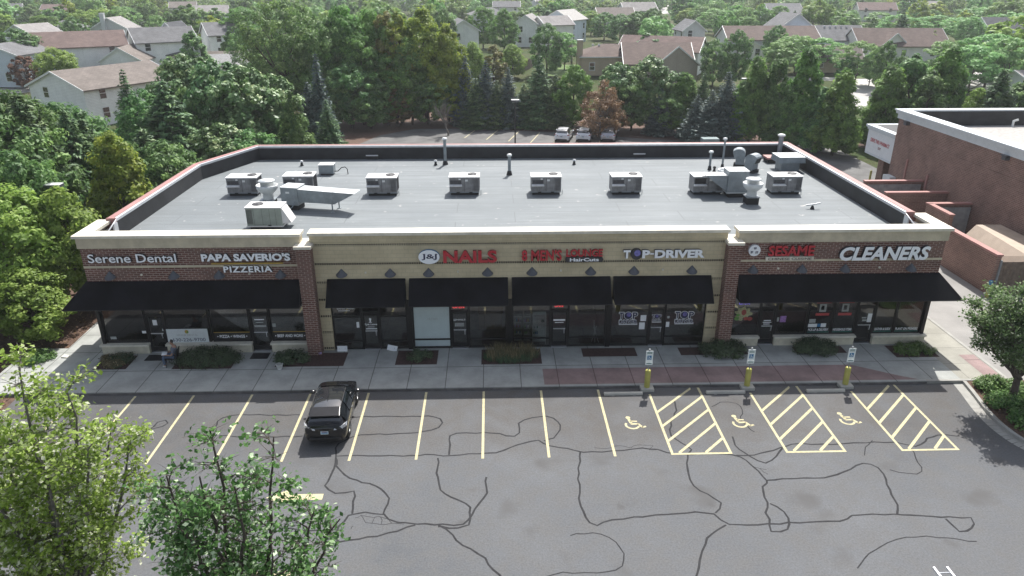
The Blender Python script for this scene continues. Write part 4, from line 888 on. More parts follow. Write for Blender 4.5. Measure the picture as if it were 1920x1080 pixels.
for x, y, h, rr, cap, l in ((-2.86, 22.1, 1.85, .11, .19, 'tall capped vent pipe by the back parapet, left of roof centre'), (1.72, 18.95, 1.35, .11, .17, 'capped vent pipe standing alone near roof centre'), (15.9, 20.0, 1.25, .08, .17, 'short vent pipe with white ball cap behind the tapered duct'), (16.95, 20.5, 2.05, .07, .15, 'tall thin vent pipe left of the gooseneck vents'), (22.0, 23.2, 1.75, .17, .28, 'stout capped flue in the back right roof corner')):
    e = empty('vent_pipe', (x, y, ZR), l, 'vent pipe', 'vent pipes on the roof')
    lpart(MB().tube([(0, 0, .25), (0, 0, h)], rr, 10, 'galv').lathe([(rr*1.9, 0), (rr*1.3, .28), (rr, .3)], (0, 0, 0), 10, 'black'), 'pipe', e)
    m = MB(); m.lathe([(rr, h-.05), (cap, h-.03), (cap, h+.05), (cap*.7, h+.11), (.001, h+.13)], (0, 0, 0), 12, 'white_metal'); lpart(m, 'cap', e)
for x, y, l in ((-13.2, 22.0, 'stubby white capped vent left of the first scupper'), (-3.55, 21.9, 'stubby white capped vent left of the tall back pipe'), (6.5, 21.85, 'stubby white capped vent between the two scuppers'), (16.05, 19.35, 'stubby dark vent at the foot of the ball-capped pipe')):
    m = MB(); m.lathe([(.14, 0), (.09, .12), (.07, .3)], (x, y, ZR), 10, 'curb_black'); m.lathe([(.11, .28), (.11, .38), (.001, .42)], (x, y, ZR), 10, 'white_metal' if 'white' in l else 'curb_black'); thing1(m, 'stub_vent', l, 'roof vent', 'stub vents on the roof')
m = MB(); m.lathe([(.14, 0), (.08, .14), (.06, .2)], (19.3, 10.4, ZR), 8, 'curb_black'); m.tube([(18.95, 10.5, ZR+.2), (19.35, 10.4, ZR+.28), (19.75, 10.45, ZR+.35)], .05, 6, 'white_metal'); thing1(m, 'stub_vent', 'small bent white pipe lying near the right front of roof', 'roof vent')

# ================================================================== ON THE LOT
def bollard_sign(x, label):
    e = empty('accessible_parking_sign', (x, -.18, 0), label, 'parking sign', 'accessible parking signs along the kerb')
    lpart(MB().box(-.32, .32, -.26, .17, 0, .17, 'concrete'), 'footing', e, bevel=.02)
    m = MB(); m.lathe([(.135, .17), (.135, 1.03), (.11, 1.08), (.06, 1.10), (.001, 1.1)], (0, 0, 0), 16, 'bollard_yellow'); lpart(m, 'bollard', e)
    lpart(MB().box(-.025, .025, -.02, .02, 1.1, 2.16, 'galv'), 'post', e)
    p = lpart(MB().box(-.17, .17, -.045, -.025, 1.55, 2.12, 'sign_face').box(-.17, .17, -.045, -.025, 1.38, 1.53, 'sign_face'), 'sign_plate', e)
    m = MB(); m.box(-.1, .1, -.05, -.046, 1.66, 1.88, 'sign_blue'); m.box(-.12, .12, -.05, -.046, 1.97, 2.0, 'teal'); m.box(-.12, .12, -.05, -.046, 2.03, 2.06, 'teal'); m.box(-.12, .12, -.05, -.046, 1.44, 1.48, 'teal')
    wheelchair(m, 0, 1.77, .17, 'sign_face', lambda a, b: (a, -.053, b)); lpart(m, 'symbol', p)
    lpart(MB().lathe([(.001, 2.15), (.04, 2.16), (.04, 2.2), (.001, 2.22)], (0, 0, 0), 8, 'white_metal'), 'post_cap', e); return e
bollard_sign(7.84, 'blue accessible parking sign on yellow bollard, left end of three'); bollard_sign(12.68, 'blue accessible parking sign on yellow bollard, middle of three'); bollard_sign(17.47, 'blue accessible parking sign on yellow bollard, right end of three')
for x0, x1, l in ((5.72, 7.55, 'left'), (10.6, 12.45, 'middle'), (15.42, 17.25, 'right')):
    m = MB(); y0 = -.62
    pr = [(-.09, 0), (.09, 0), (.08, .09), (.05, .13), (-.05, .13), (-.08, .09)]
    m.mesh([(x0, y0+a, b+.02) for a, b in pr]+[(x1, y0+a, b+.02) for a, b in pr], [list(range(6))[::-1], list(range(6, 12))]+[(k, (k+1) % 6, 6+(k+1) % 6, 6+k) for k in range(6)], 'concrete')
    for q in (.2, .75): m.box(x0+(x1-x0)*q, x0+(x1-x0)*q+.12, y0-.095, y0+.095, 0, .03, 'concrete')
    thing1(m, 'wheel_stop', 'chipped grey concrete wheel stop of the '+l+' wheelchair bay', 'wheel stop', 'wheel stops at the wheelchair bays')
e = empty('bollard', (31.1, 10.2, 0), 'yellow steel bollard with blue band at the brick enclosure corner', 'bollard'); m = MB(); m.lathe([(.12, 0), (.12, .85), (.12, 1.05)], (0, 0, 0), 14, 'bollard_yellow'); lpart(m, 'post', e); lpart(MB().lathe([(.122, .85), (.122, 1.05), (.1, 1.12), (.001, 1.14)], (0, 0, 0), 14, 'sign_blue'), 'band', e)

# the parked car ------------------------------------------------------
car = empty('parked_car', (-6.67, -2.24, 0), 'black hatchback parked nose-in at the kerb', 'car', rotz=rad(2.3))
def make_car(car, paint='car_paint', roofmat='car_roof_glass', lampmat='lamp_clear', L=4.35, full=True):
    # stations: y from tail (-L/2) to nose, half width low/belt/roof, z low/belt/roof
    st = [(-2.19, .58, .62, .48, .42, .60, .78), (-2.14, .76, .79, .62, .28, .72, .94), (-2.02, .84, .86, .64, .22, .86, 1.08), (-1.74, .87, .885, .60, .19, .94, 1.33), (-1.40, .88, .89, .575, .18, .95, 1.475), (-.7, .88, .89, .585, .18, .93, 1.51), (.05, .88, .885, .585, .18, .91, 1.48), (.45, .88, .885, .575, .18, .91, 1.40), (.95, .87, .88, .66, .19, .91, 1.14), (1.22, .865, .875, .72, .19, .91, .97), (1.6, .86, .86, .66, .2, .86, .90), (1.95, .80, .80, .58, .22, .76, .80), (2.14, .66, .68, .46, .30, .62, .66), (2.2, .5, .52, .36, .40, .52, .55)]
    def ring(s):
        y, wl, wb, wr, zl, zb, zr_ = s; g = zr_-zb
        half = [(wl*.8, zl-.02), (wl, zl+.06), (wb+.015, zl+(zb-zl)*.55), (wb, zb-.02), (wb-.03, zb+.01), (wr+(wb-wr)*.45, zb+g*.55), (wr, zb+g*.93), (wr*.8, zr_), (0, zr_+.012)]
        return [(a, y, b) for a, b in half]+[(-a, y, b) for a, b in half[:-1][::-1]]
    rings = [ring(s) for s in st]; n = len(rings[0]); v = [p for r_ in rings for p in r_]; f = []
    for i in range(len(st)-1):
        for k in range(n-1): f.append((i*n+k, (i+1)*n+k, (i+1)*n+k+1, i*n+k+1))
        f.append((i*n+n-1, (i+1)*n+n-1, (i+1)*n, i*n))
    m = MB(); m.mesh(v, f+[list(range(n)), list(range((len(st)-1)*n, len(st)*n))[::-1]], paint, True)
    b = lpart(m, 'body', car); sd = b.modifiers.new('Subdivision', 'SUBSURF'); sd.levels = 2; sd.render_levels = 2
    def panel(name, idx, ks, mat, push=.012, inset=.06, mirror=False):
        """a panel lying over body faces between stations idx and ring points ks"""
        m = MB(); rows = []
        for i in idx:
            a, c = i; s0, s1 = rings[a[0]], rings[min(a[0]+1, len(rings)-1)]
            rows.append([Vector(s0[k]).lerp(Vector(s1[k]), a[1]) for k in ks] if True else None)
        vs = [p for r_ in rows for p in r_]; w = len(ks)
        ctr = sum(vs, Vector())/len(vs)
        out = []
        for p in vs:
            d = Vector((p.x, 0, max(0, p.z-.85))).normalized() if abs(p.x) > .3 else Vector((0, 0, 1))
            out.append(p+d*push)
        m.mesh(out, [(r_*w+k, (r_+1)*w+k, (r_+1)*w+k+1, r_*w+k+1) for r_ in range(len(rows)-1) for k in range(w-1)], mat, True)
        if mirror: m.mesh([(-p.x, p.y, p.z) for p in out], [(r_*w+k, r_*w+k+1, (r_+1)*w+k+1, (r_+1)*w+k) for r_ in range(len(rows)-1) for k in range(w-1)], mat, True)
        return lpart(m, name, car)
    ix = lambda *q: [((int(a), a-int(a)), 0) for a in q]
    panel('roof_panel', ix(3.9, 4.3, 5, 6, 6.6), [6, 7, 8, 9, 10], roofmat, .02)
    panel('rear_window', ix(2.12, 2.5, 3.0, 3.45), [6, 7, 8, 9, 10], 'car_glass', .022)
    panel('windscreen', ix(7.2, 7.6, 8.0, 8.6), [6, 7, 8, 9, 10], 'car_glass', .02)
    for sg in (1, -1):
        ks = [4, 5, 6] if sg > 0 else [12, 11, 10]
        for q in ((3.0, 3.5, 4.6), (4.75, 5.3, 5.9), (6.05, 6.6, 7.4)): panel('side_window', ix(*q), ks, 'car_glass', .018)
    for sg in (1, -1):
        m = MB(); v = [(sg*.36, -2.17, .82), (sg*.70, -2.07, .80), (sg*.865, -1.90, .86), (sg*.88, -1.72, .98), (sg*.80, -1.98, .98), (sg*.62, -2.07, .93), (sg*.40, -2.12, .87)]
        off = Vector((sg*.02, -.035, .01)); m.face([Vector(p)+off for p in (v if sg > 0 else v[::-1])], lampmat); m.face([Vector(p)+off+Vector((sg*.004, -.006, 0)) for p in ([v[1], v[2], v[4], v[5]] if sg > 0 else [v[5], v[4], v[2], v[1]])], lampmat)
        lpart(m, 'tail_light', car)
        m = MB(); m.lathe([(.001, .07), (.05, .075), (.12, .05), (.13, 0)], (0, 0, 0), 8, paint); q = lpart(m, 'side_mirror', car); q.location = (sg*1.0, .72, .98); q.rotation_euler = (rad(90), 0, 0); q.scale = (1.1, .65, 1.4)
        for yy_ in (-1.32, 1.32):
            e = bpy.data.objects.new('wheel', None); COL.objects.link(e); e.parent = car; e.location = (sg*.80, yy_, .32); e.rotation_euler = (0, rad(90)*sg, 0)
            t = MB(); t.lathe([(.20, -.1), (.30, -.11), (.32, -.06), (.32, .06), (.30, .10), (.205, .095)], (0, 0, 0), 22, 'tyre'); lpart(t, 'tyre', e)
            t = MB(); t.lathe([(.20, .06), (.205, .095), (.17, .09), (.05, .06), (.001, .065)], (0, 0, 0), 22, 'rim')
            for k in range(5): a = k*2*math.pi/5; t.tube([(.05*math.cos(a), .05*math.sin(a), .085), (.19*math.cos(a), .19*math.sin(a), .1)], .022, 5, 'rim')
            lpart(t, 'rim', e)
            a = MB(); a.lathe([(.33, -.14), (.38, .09), (.36, .095), (.33, .06)], (0, 0, 0), 22, 'car_trim'); lpart(a, 'arch', e)
        for yy_ in (-.42, .48): lpart(MB().box(sg*.90-.015, sg*.90+.015, yy_, yy_+.17, .80, .83, 'car_trim' if not full else 'rim'), 'door_handle', car)
        lpart(MB().tube([(sg*.60, -1.5, 1.47), (sg*.62, -.7, 1.525), (sg*.615, .1, 1.505)], .018, 5, 'car_trim'), 'roof_rail', car)
    v = [(-.66, -1.95, 1.34), (.66, -1.95, 1.34), (.62, -1.45, 1.49), (-.62, -1.45, 1.49), (-.64, -1.97, 1.38), (.64, -1.97, 1.38), (.6, -1.45, 1.52), (-.6, -1.45, 1.52)]
    if full: lpart(MB().hexa(v, paint), 'spoiler', car, bevel=.012)
    pl = lpart(MB().box(-.16, .16, -2.235, -2.21, .66, .80, 'plate'), 'licence_plate', car)
    m = MB(); m.box(-.13, .13, -2.239, -2.235, .705, .755, 'sign_blue'); m.box(-.10, .10, -2.239, -2.235, .77, .785, 'decal_red'); lpart(m, 'plate_marking', pl)
    lpart(MB().hexa([(-.6, -2.21, .28), (.6, -2.21, .28), (.8, -2.02, .24), (-.8, -2.02, .24), (-.6, -2.215, .46), (.6, -2.215, .46), (.82, -2.02, .48), (-.82, -2.02, .48)], 'car_trim'), 'rear_bumper', car, bevel=.03)
    lpart(MB().box(-.2, .2, -2.235, -2.2, .83, .86, 'rim' if not full else 'car_trim'), 'tailgate_handle', car)
    lpart(MB().hexa([(-.015, -.95, 1.50), (.015, -.95, 1.50), (.015, -.78, 1.5), (-.015, -.78, 1.5), (-.006, -.98, 1.60), (.006, -.98, 1.60), (.006, -.9, 1.55), (-.006, -.9, 1.55)], 'car_trim'), 'antenna_fin', car)
    if full: lpart(MB().tube([(0, -2.1, 1.04), (.28, -2.02, 1.10)], .012, 5, 'car_trim'), 'rear_wiper', car)
make_car(car)
# cars in the rear lot
for px, mt, l, i in ((1060, 'car_white', 'white estate car parked in the rear lot, nearest the lamp post', 0), (1100, 'car_white', 'white car parked in the rear lot behind the brown tree', 1), (1146, 'car_silver', 'silver car in the rear lot behind the right side of the brown tree', 2)):
    g = G(px, 257, .6); e = empty('parked_car', (g.x, g.y+1.6, 0.005), l, 'car', 'cars in the rear lot', rotz=rad(-14))
    make_car(e, mt, mt, 'lamp_red', full=False)
# ------------------------------------------------------------------ small things by the shops
chair = empty('chair', (-15.72, 2.62, .15), 'dark armchair outside the dental shop under the seated person', 'chair', rotz=rad(8))
for a in (-.24, .24):
    for b in (-.24, .24): lpart(MB().tube([(a*1.08, b*1.08, 0), (a, b, .42)], .018, 6, 'black'), 'leg', chair)
lpart(MB().box(-.27, .27, -.27, .27, .42, .46, 'black'), 'seat', chair, bevel=.015); lpart(MB().hexa([(.24, -.26, .46), (.28, -.26, .46), (.28, .26, .46), (.24, .26, .46), (.36, -.26, .95), (.39, -.26, .95), (.39, .26, .95), (.36, .26, .95)], 'black'), 'backrest', chair, bevel=.012)
for b in (-.29, .29): lpart(MB().tube([(-.24, b, .42), (-.24, b, .66), (.3, b, .68)], .018, 6, 'black'), 'armrest', chair)
def skin(name, V, E, mat, par, root=0, lev=2):
    me = bpy.data.meshes.new(name); me.from_pydata([v[0] for v in V], E, []); o = bpy.data.objects.new(name, me); COL.objects.link(o)
    me.materials.append(MATS[mat]); o.parent = par
    sk = o.modifiers.new('Skin', 'SKIN'); sk.use_smooth_shade = True
    for k, v in enumerate(V):
        r_ = v[1]; me.skin_vertices[0].data[k].radius = r_ if isinstance(r_, tuple) else (r_, r_); me.skin_vertices[0].data[k].use_root = (k == root)
    sb = o.modifiers.new('Subdivision', 'SUBSURF'); sb.levels = lev; sb.render_levels = lev
    return o
per = empty('person', (-15.72, 2.62, .15), 'person in blue-grey shirt and jeans seated outdoors reading papers', 'person', rotz=rad(14))
# facing local -x; hips at the chair seat
V = [((.12, 0, .56), .15), ((.14, 0, .72), .145), ((.17, 0, .90), .16), ((.18, 0, 1.05), .10), ((.16, 0, 1.13), .055), ((.10, 0, 1.22), (.085, .075)), ((.10, 0, 1.32), (.095, .08)), ((.10, 0, 1.38), .05)]
E_ = [(i, i+1) for i in range(7)]
for s in (1, -1):
    b0 = len(V)
    V += [((.17, s*.19, .99), .065), ((.12, s*.27, .80), .048), ((.02, s*.27, .66), .042), ((-.18, s*.16, .66), .032), ((-.25, s*.13, .665), .03)]
    E_ += [(3, b0)]+[(b0+k, b0+k+1) for k in range(4)]
    b1 = len(V)
    V += [((.05, s*.10, .55), .095), ((-.34, s*.12, .55), .07), ((-.38, s*.12, .50), .065), ((-.36, s*.12, .28), .058), ((-.34, s*.12, .09), .042), ((-.44, s*.12, .04), .035)]
    E_ += [(0, b1)]+[(b1+k, b1+k+1) for k in range(5)]
    for fi, (dy, ln) in enumerate(((-.028, .065), (-.01, .078), (.01, .074), (.028, .058))):
        b2 = len(V); V += [((-.285, s*(.13+dy), .665), .009), ((-.30-ln*.6, s*(.13+dy*1.1), .672), .008), ((-.30-ln, s*(.13+dy*1.15), .655), .007)]; E_ += [(b0+4, b2), (b2, b2+1), (b2+1, b2+2)]
    b2 = len(V); V += [((-.26, s*.095, .69), .011), ((-.30, s*.075, .70), .009)]; E_ += [(b0+4, b2), (b2, b2+1)]
bd = skin('body', V, E_, 'skin', per)
V2 = [((.12, 0, .52), .16), ((.14, 0, .72), .16), ((.17, 0, .90), .175), ((.175, 0, 1.03), .12), ((.165, 0, 1.09), .075)]; E2 = [(0, 1), (1, 2), (2, 3), (3, 4)]
for s in (1, -1): b = len(V2); V2 += [((.17, s*.19, 1.0), .082), ((.13, s*.262, .84), .068), ((.10, s*.27, .78), .062)]; E2 += [(3, b), (b, b+1), (b+1, b+2)]
skin('shirt', V2, E2, 'shirt', per)
V3 = [((.13, 0, .54), .165)]; E3 = []
for s in (1, -1): b = len(V3); V3 += [((.05, s*.10, .555), .112), ((-.34, s*.12, .555), .086), ((-.385, s*.12, .50), .082), ((-.36, s*.12, .28), .074), ((-.345, s*.12, .13), .066)]; E3 += [(0, b)]+[(b+k, b+k+1) for k in range(4)]
skin('jeans', V3, E3, 'jeans', per)
for s in (1, -1): skin('shoe', [((-.31, s*.12, .055), .05), ((-.40, s*.12, .05), .05), ((-.49, s*.125, .04), .042)], [(0, 1), (1, 2)], 'shoe', per)
skin('hair', [((.13, 0, 1.24), .075), ((.135, 0, 1.33), .095), ((.10, 0, 1.385), .085), ((.06, 0, 1.385), .06)], [(0, 1), (1, 2), (2, 3)], 'hair', per)
m = MB()
for s in (1, -1): m.lathe([(.001, .012), (.012, 0), (.001, -.012)], (.005, s*.032, 1.30), 6, 'black')
m.lathe([(.001, .03), (.014, 0), (.016, -.02), (.001, -.03)], (-.005, 0, 1.27), 6, 'skin'); m.box(-.004, .006, -.022, .022, 1.222, 1.23, 'red_dark')
for s in (1, -1): m.lathe([(.001, .03), (.014, .01), (.012, -.02), (.001, -.03)], (.10, s*.088, 1.285), 6, 'skin')
lpart(m, 'face', per)
pa = MB(); pa.mesh([(-.18, -.16, .70), (-.42, -.20, .71), (-.42, .02, .725), (-.18, .0, .70)], [(0, 1, 2, 3)], 'paper'); pa.mesh([(-.18, .02, .702), (-.43, .03, .73), (-.43, .22, .715), (-.18, .16, .70)], [(0, 1, 2, 3)], 'paper')
o = pa.build('paper', None, None, (-15.72, 2.62, .15), rad(14)); tag(o, 'white papers held open on the seated person\'s lap', 'paper'); o.modifiers.new('Solidify', 'SOLIDIFY').thickness = .004
for x, z_, rz, l in ((-7.42, .27, 0, 'upright white board leaning at the left of the tutoring shop'), (-4.85, .24, 14, 'tilted white board on the kerb of the small planting bed')):
    e = empty('yard_sign', (x, 3.82, .15), l, 'yard sign', 'white boards outside the tutoring shop'); o = lpart(MB().box(-.26, .26, -.012, .012, .02, .32, 'paper'), 'board', e); o.rotation_euler = (rad(-12), rad(rz), 0)
    for a in (-.15, .15): lpart(MB().tube([(a, .02, 0), (a, .02, .2)], .005, 5, 'black'), 'stake', e)
e = empty('flower_pot', (-10.22, 2.08, .15), 'white flower pot with dark plant on the pavement edge', 'flower pot'); m = MB(); m.lathe([(.11, 0), (.17, .24), (.185, .25), (.185, .28), (.15, .27)], (0, 0, 0), 16, 'pot'); lpart(m, 'pot', e); POT = e
m = MB(); m.tube([(-8.35, 2.9, .15), (-8.35, 2.9, .5)], .01, 5, 'black'); 
for k in range(6): a = k*1.05; m.face([(-8.35, 2.9, .5), (-8.35+.09*math.cos(a), 2.9+.09*math.sin(a), .55), (-8.35+.09*math.cos(a+.8), 2.9+.09*math.sin(a+.8), .62)], 'lav')
thing1(m, 'pinwheel', 'small lavender pinwheel on a stick in the mulch beside pillar', 'pinwheel')
for x0, x1, y0, l in ((-17.4, -16.5, 3.1, 'dental shop'), (-12.05, -11.15, 3.15, 'pizzeria')):
    thing1(MB().box(x0, x1, y0, y0+.62, .157, .172, 'mat_dark'), 'door_mat', 'dark door mat at the '+l+' door', 'door mat', 'door mats on the pavement')
m = MB(); m.hexa([(-21.85, 3.5, .0), (-21.4, 3.45, .0), (-21.3, 3.75, .0), (-21.8, 3.85, .0), (-21.8, 3.55, .22), (-21.5, 3.5, .2), (-21.4, 3.7, .2), (-21.75, 3.78, .24)], 'stone_cap'); thing1(m, 'white_rock', 'white rock at the edge of the left pavement', 'rock')
# white ladder and rack tips at the bottom edge
def ladder(x0, y0, z0, label, L=3.0, w=.40):
    e = empty('ladder', (x0, y0, 0), label, 'ladder')
    for a in (0, w): lpart(MB().box(a-.03, a+.03, -L, 0, z0-.04, z0+.04, 'aluminium'), 'rail', e)
    m = MB()
    for k in range(9): m.tube([(0, -.2-k*.32, z0), (w, -.2-k*.32, z0)], .018, 6, 'aluminium')
    lpart(m, 'rungs', e)
    for a in (.05, w-.05):
        for yv in (-.9, -2.6): lpart(MB().tube([(a, yv, 0), (a, yv, z0-.04)], .02, 6, 'aluminium'), 'leg', e)
    return e
ladder(13.42, -14.1, 2.2, 'white metal ladder reaching in at the bottom edge')
e = empty('pipe_rack', (12.6, -14.6, 0), 'white rack with two pipe ends beside the ladder', 'rack')
for a in (0, .32): lpart(MB().tube([(a+.35, -3, 2.2), (a+.12, -.3, 2.2), (a, .1, 2.2)], .035, 8, 'white_metal'), 'pipe', e)
for a in (.2, .5): lpart(MB().tube([(a, -1.2, 0), (a, -1.2, 2.2)], .03, 6, 'white_metal'), 'leg', e)

# ================================================================== NEIGHBOUR ON THE RIGHT
N = empty('brick_store', (50, 20, 0), 'large red brick store with white cornice at the right edge', 'building')
X0, YN, YB, ZN = 36.2, 4.0, 33.2, 7.7
def npart(mb, name, par=None): return part(mb, name, par=par or N)
npart(MB().box(X0, X0+.4, YN, YB, 0, 6.95, 'neighbour_brick').box(X0+.4, 75, YB-.4, YB, 0, 6.95, 'neighbour_brick'), 'wall')
npart(MB().box(X0-.04, X0, YN, YB-.5, 5.5, 5.6, 'neighbour_brick'), 'brick_band')
m = MB(); m.box(X0-.12, X0+.5, YN, YB+.12, 6.95, 7.35, 'cornice_white'); m.box(X0-.26, X0+.5, YN, YB+.26, 7.35, 7.58, 'cornice_white'); m.box(X0-.36, X0+.62, YN, YB+.36, 7.58, 7.7, 'cornice_white')
m.box(X0+.62, 75, YB-.5, YB+.36, 7.58, 7.7, 'cornice_white'); m.box(X0+.5, 75, YB, YB+.2, 6.95, 7.58, 'cornice_white'); npart(m, 'cornice')
npart(MB().box(X0+.5, X0+.56, YN, YB-.56, 6.3, 7.58, 'epdm').box(X0+.56, 75, YB-.56, YB-.5, 6.3, 7.58, 'epdm'), 'parapet_lining')
npart(MB().box(X0+.5, 75, YN, YB-.5, 6.0, 6.35, 'roof_gravel'), 'roof')
for y_, z_ in ((31.6, 6.75), (18.6, 6.75)):
    npart(MB().box(X0-.34, X0, y_-.2, y_+.2, z_-.12, z_+.16, 'sconce').box(X0-.4, X0, y_-.3, y_+.3, z_+.16, z_+.22, 'sconce'), 'wall_light')
for y_ in (30.5, 27.2): npart(MB().box(X0-.09, X0-.005, y_-.09, y_+.09, 0, 3.9 if y_ > 29 else 3.4, 'coping_red'), 'downpipe')
npart(MB().box(X0-.55, X0, 31.8, 33, 0, 2.0, 'cornice_white'), 'meter_cabinet')
thing1(MB().box(46.2, 48.6, 28.2, 29.6, 6.35, 6.9, 'neighbour_brick').box(46.1, 48.7, 28.1, 29.7, 6.9, 6.98, 'stone'), 'roof_hatch', 'low brick coloured hatch on the roof of the brick store', 'roof hatch')
for x, y_, l in ((45.6, 32.0, 'left white vent by the dark parapet of the brick store'), (47.9, 32.3, 'right white vent by the dark parapet of the brick store')):
    m = MB(); m.tube([(x, y_, 6.35), (x, y_, 6.85), (x+.25, y_-.2, 7.0)], .1, 8, 'white_metal'); thing1(m, 'stub_vent', l, 'roof vent')
# drive-through canopy
CN = empty('drive_through_canopy', (41, 36, 0), 'white drive through canopy on brick piers behind the brick store', 'canopy')
npart(MB().box(36.5, 46, YB+.4, 38.6, 2.75, 5.0, 'fascia_white').box(36.4, 46.1, YB+.3, 38.7, 5.0, 5.2, 'cornice_white').box(36.28, 46.2, YB+.3, 38.82, 5.2, 5.42, 'cornice_white'), 'fascia', CN)
npart(MB().box(36.45, 36.5, YB+.5, 38.5, 2.75, 2.95, 'cornice_white'), 'trim', CN)
npart(MB().box(36.9, 45.7, YB+.7, 38.3, 5.42, 5.425, 'epdm'), 'canopy_roof', CN)
for x in (38.0, 44): npart(MB().box(x-.5, x+.5, 36.6, 37.6, 0, 2.75, 'neighbour_brick'), 'pier', CN)
v, f, nz = text_verts('DRIVE THRU PHARMACY', 0, .03); mn, mx = v.min(0), v.max(0); m = MB()
q = [(36.492, 37.9-(a-mn[0])/(mx[0]-mn[0])*3.5, 3.95+(b-mn[1])/(mx[1]-mn[1])*.36) for a, b, c in v]; m.mesh(q, f, 'red_letter')
v, f, nz = text_verts('EXIT', 0, .03); mn, mx = v.min(0), v.max(0); q = [(36.492, 36.3-(a-mn[0])/(mx[0]-mn[0])*.5, 3.5+(b-mn[1])/(mx[1]-mn[1])*.22) for a, b, c in v]; m.mesh(q, f, 'red_dark')
npart(m, 'lettering', CN)
for x, y_, l in ((37.2, 38.0, 'left yellow guard post at the canopy pier'), (39.0, 38.0, 'right yellow guard post at the canopy pier')):
    m = MB(); m.lathe([(.1, 0), (.1, 1.0), (.06, 1.08), (.001, 1.1)], (x, y_, 0), 10, 'bollard_yellow'); thing1(m, 'guard_post', l, 'guard post', 'yellow guard posts at the canopy')
# walled enclosures between the buildings
def encl(name, label, walls, h, cap='coping_red', cat='enclosure wall', mat='neighbour_brick', lining=None, group='brick enclosures beside the store'):
    xs = [w[0] for w in walls]+[w[1] for w in walls]; ys = [w[2] for w in walls]+[w[3] for w in walls]
    e = empty(name, ((min(xs)+max(xs))/2, (min(ys)+max(ys))/2, 0), label, cat, group)
    m = MB(); m2 = MB()
    for x0, x1, y0, y1 in walls: m.box(x0, x1, y0, y1, 0, h, mat); m2.box(x0-.05, x1+.05, y0-.05, y1+.05, h, h+.12, cap)
    part(m, 'wall', par=e); part(m2, 'coping', par=e)
    if lining: m3 = MB(); [m3.box(*b, 'grey_block') for b in lining]; part(m3, 'lining', par=e)
    return e
encl('brick_enclosure', 'long brick enclosure wall with red coping beside the lane', [(31.35, 31.65, 10.6, 16.2)], 2.55)
encl('brick_enclosure', 'L-shaped brick enclosure with grey lining against the store', [(32.9, 33.2, 18.3, 21.0), (32.9, 36.15, 21.0, 21.3)], 2.7, lining=[(33.25, 36.1, 20.9, 20.98, .3, 2.5)])
encl('brick_enclosure', 'straight brick wall with red coping behind the L-shaped enclosure', [(31.3, 36.15, 24.1, 24.4)], 2.7)
encl('brick_enclosure', 'rearmost brick wall with grey block lining near the canopy', [(31.3, 36.15, 27.6, 27.9)], 2.7, lining=[(31.5, 36.0, 27.52, 27.59, .3, 2.5)])
thing1(MB().hexa([(32.3, 11.0, .1), (36.0, 11.0, .1), (36.0, 17.2, .1), (32.3, 17.2, .1), (33.6, 11.0, 2.4), (35.9, 11.0, 2.4), (35.9, 17.2, 2.4), (34.2, 17.2, 2.4)], 'tan_bin'), 'waste_compactor', 'large tan waste compactor behind the long brick enclosure wall', 'compactor')
e = empty('board_gate', (33.2, 10.55, 0), 'grey board gate closing the front of the long enclosure', 'gate'); m = MB()
for k in range(14): m.box(-1.5+k*.22, -1.5+k*.22+.2, -.03, .03, .1, 2.2, 'wood_fence')
lpart(m, 'boards', e)
for a in (-1.6, 1.58): lpart(MB().box(a, a+.1, -.06, .06, 0, 2.3, 'galv'), 'gate_post', e)
for x, y_, l in ((32.0, 19.0, 'left yellow steel post at the enclosure gate'), (32.5, 19.3, 'right yellow steel post at the enclosure gate')):
    m = MB(); m.lathe([(.1, 0), (.1, 1.1), (.001, 1.15)], (x, y_, 0), 10, 'bollard_yellow'); thing1(m, 'guard_post', l, 'guard post', 'yellow guard posts at the enclosure')
# green utility cabinet and lamp posts
thing1(MB().box(24.1, 25.9, 50.2, 51.4, 0, 1.7, 'siding_sage'), 'utility_cabinet', 'green utility cabinet behind the right back corner of the roof', 'cabinet')
def lamp_post(loc, h, label, arm=0, head=.55):
    e = empty('lamp_post', loc, label, 'lamp post'); lpart(MB().tube([(0, 0, 0), (0, 0, h)], [.09, .06], 8, 'black'), 'post', e)
    lpart(MB().box(-head, head, -.28, .28, h, h+.16, 'sconce').box(-head, head, -.28, .28, h+.16, h+.18, 'white_metal'), 'lamp_head', e); return e
g = G(966, 190, 6.4); lamp_post((g.x, g.y, 0), 6.4, 'black lamp post in the middle of the rear lot', head=.4)
g = G(1398, 148, 6.4); lamp_post((g.x, g.y, 0), 6.3, 'dark lamp post between the conifers on the right', head=.5)
g = G(101, 350, 6.2); lamp_post((g.x, g.y, 0), 6.2, 'dark lamp post among the trees on the left', head=.5)
g = G(65, 150, 0); e = empty('street_light', (G(66, 152, 1).x, G(66, 152, 1).y, 0), 'pale curved street light above the white house roof', 'street light')
lpart(MB().tube([(0, 0, 0), (0, 0, 6.3), (-.2, 0, 7.2), (-1.2, 0, 8.0), (-2.4, 0, 8.3)], [.09, .07, .06, .05, .04], 8, 'white_metal'), 'post', e); lpart(MB().box(-3.0, -2.3, -.12, .12, 8.24, 8.38, 'galv'), 'lamp_head', e)

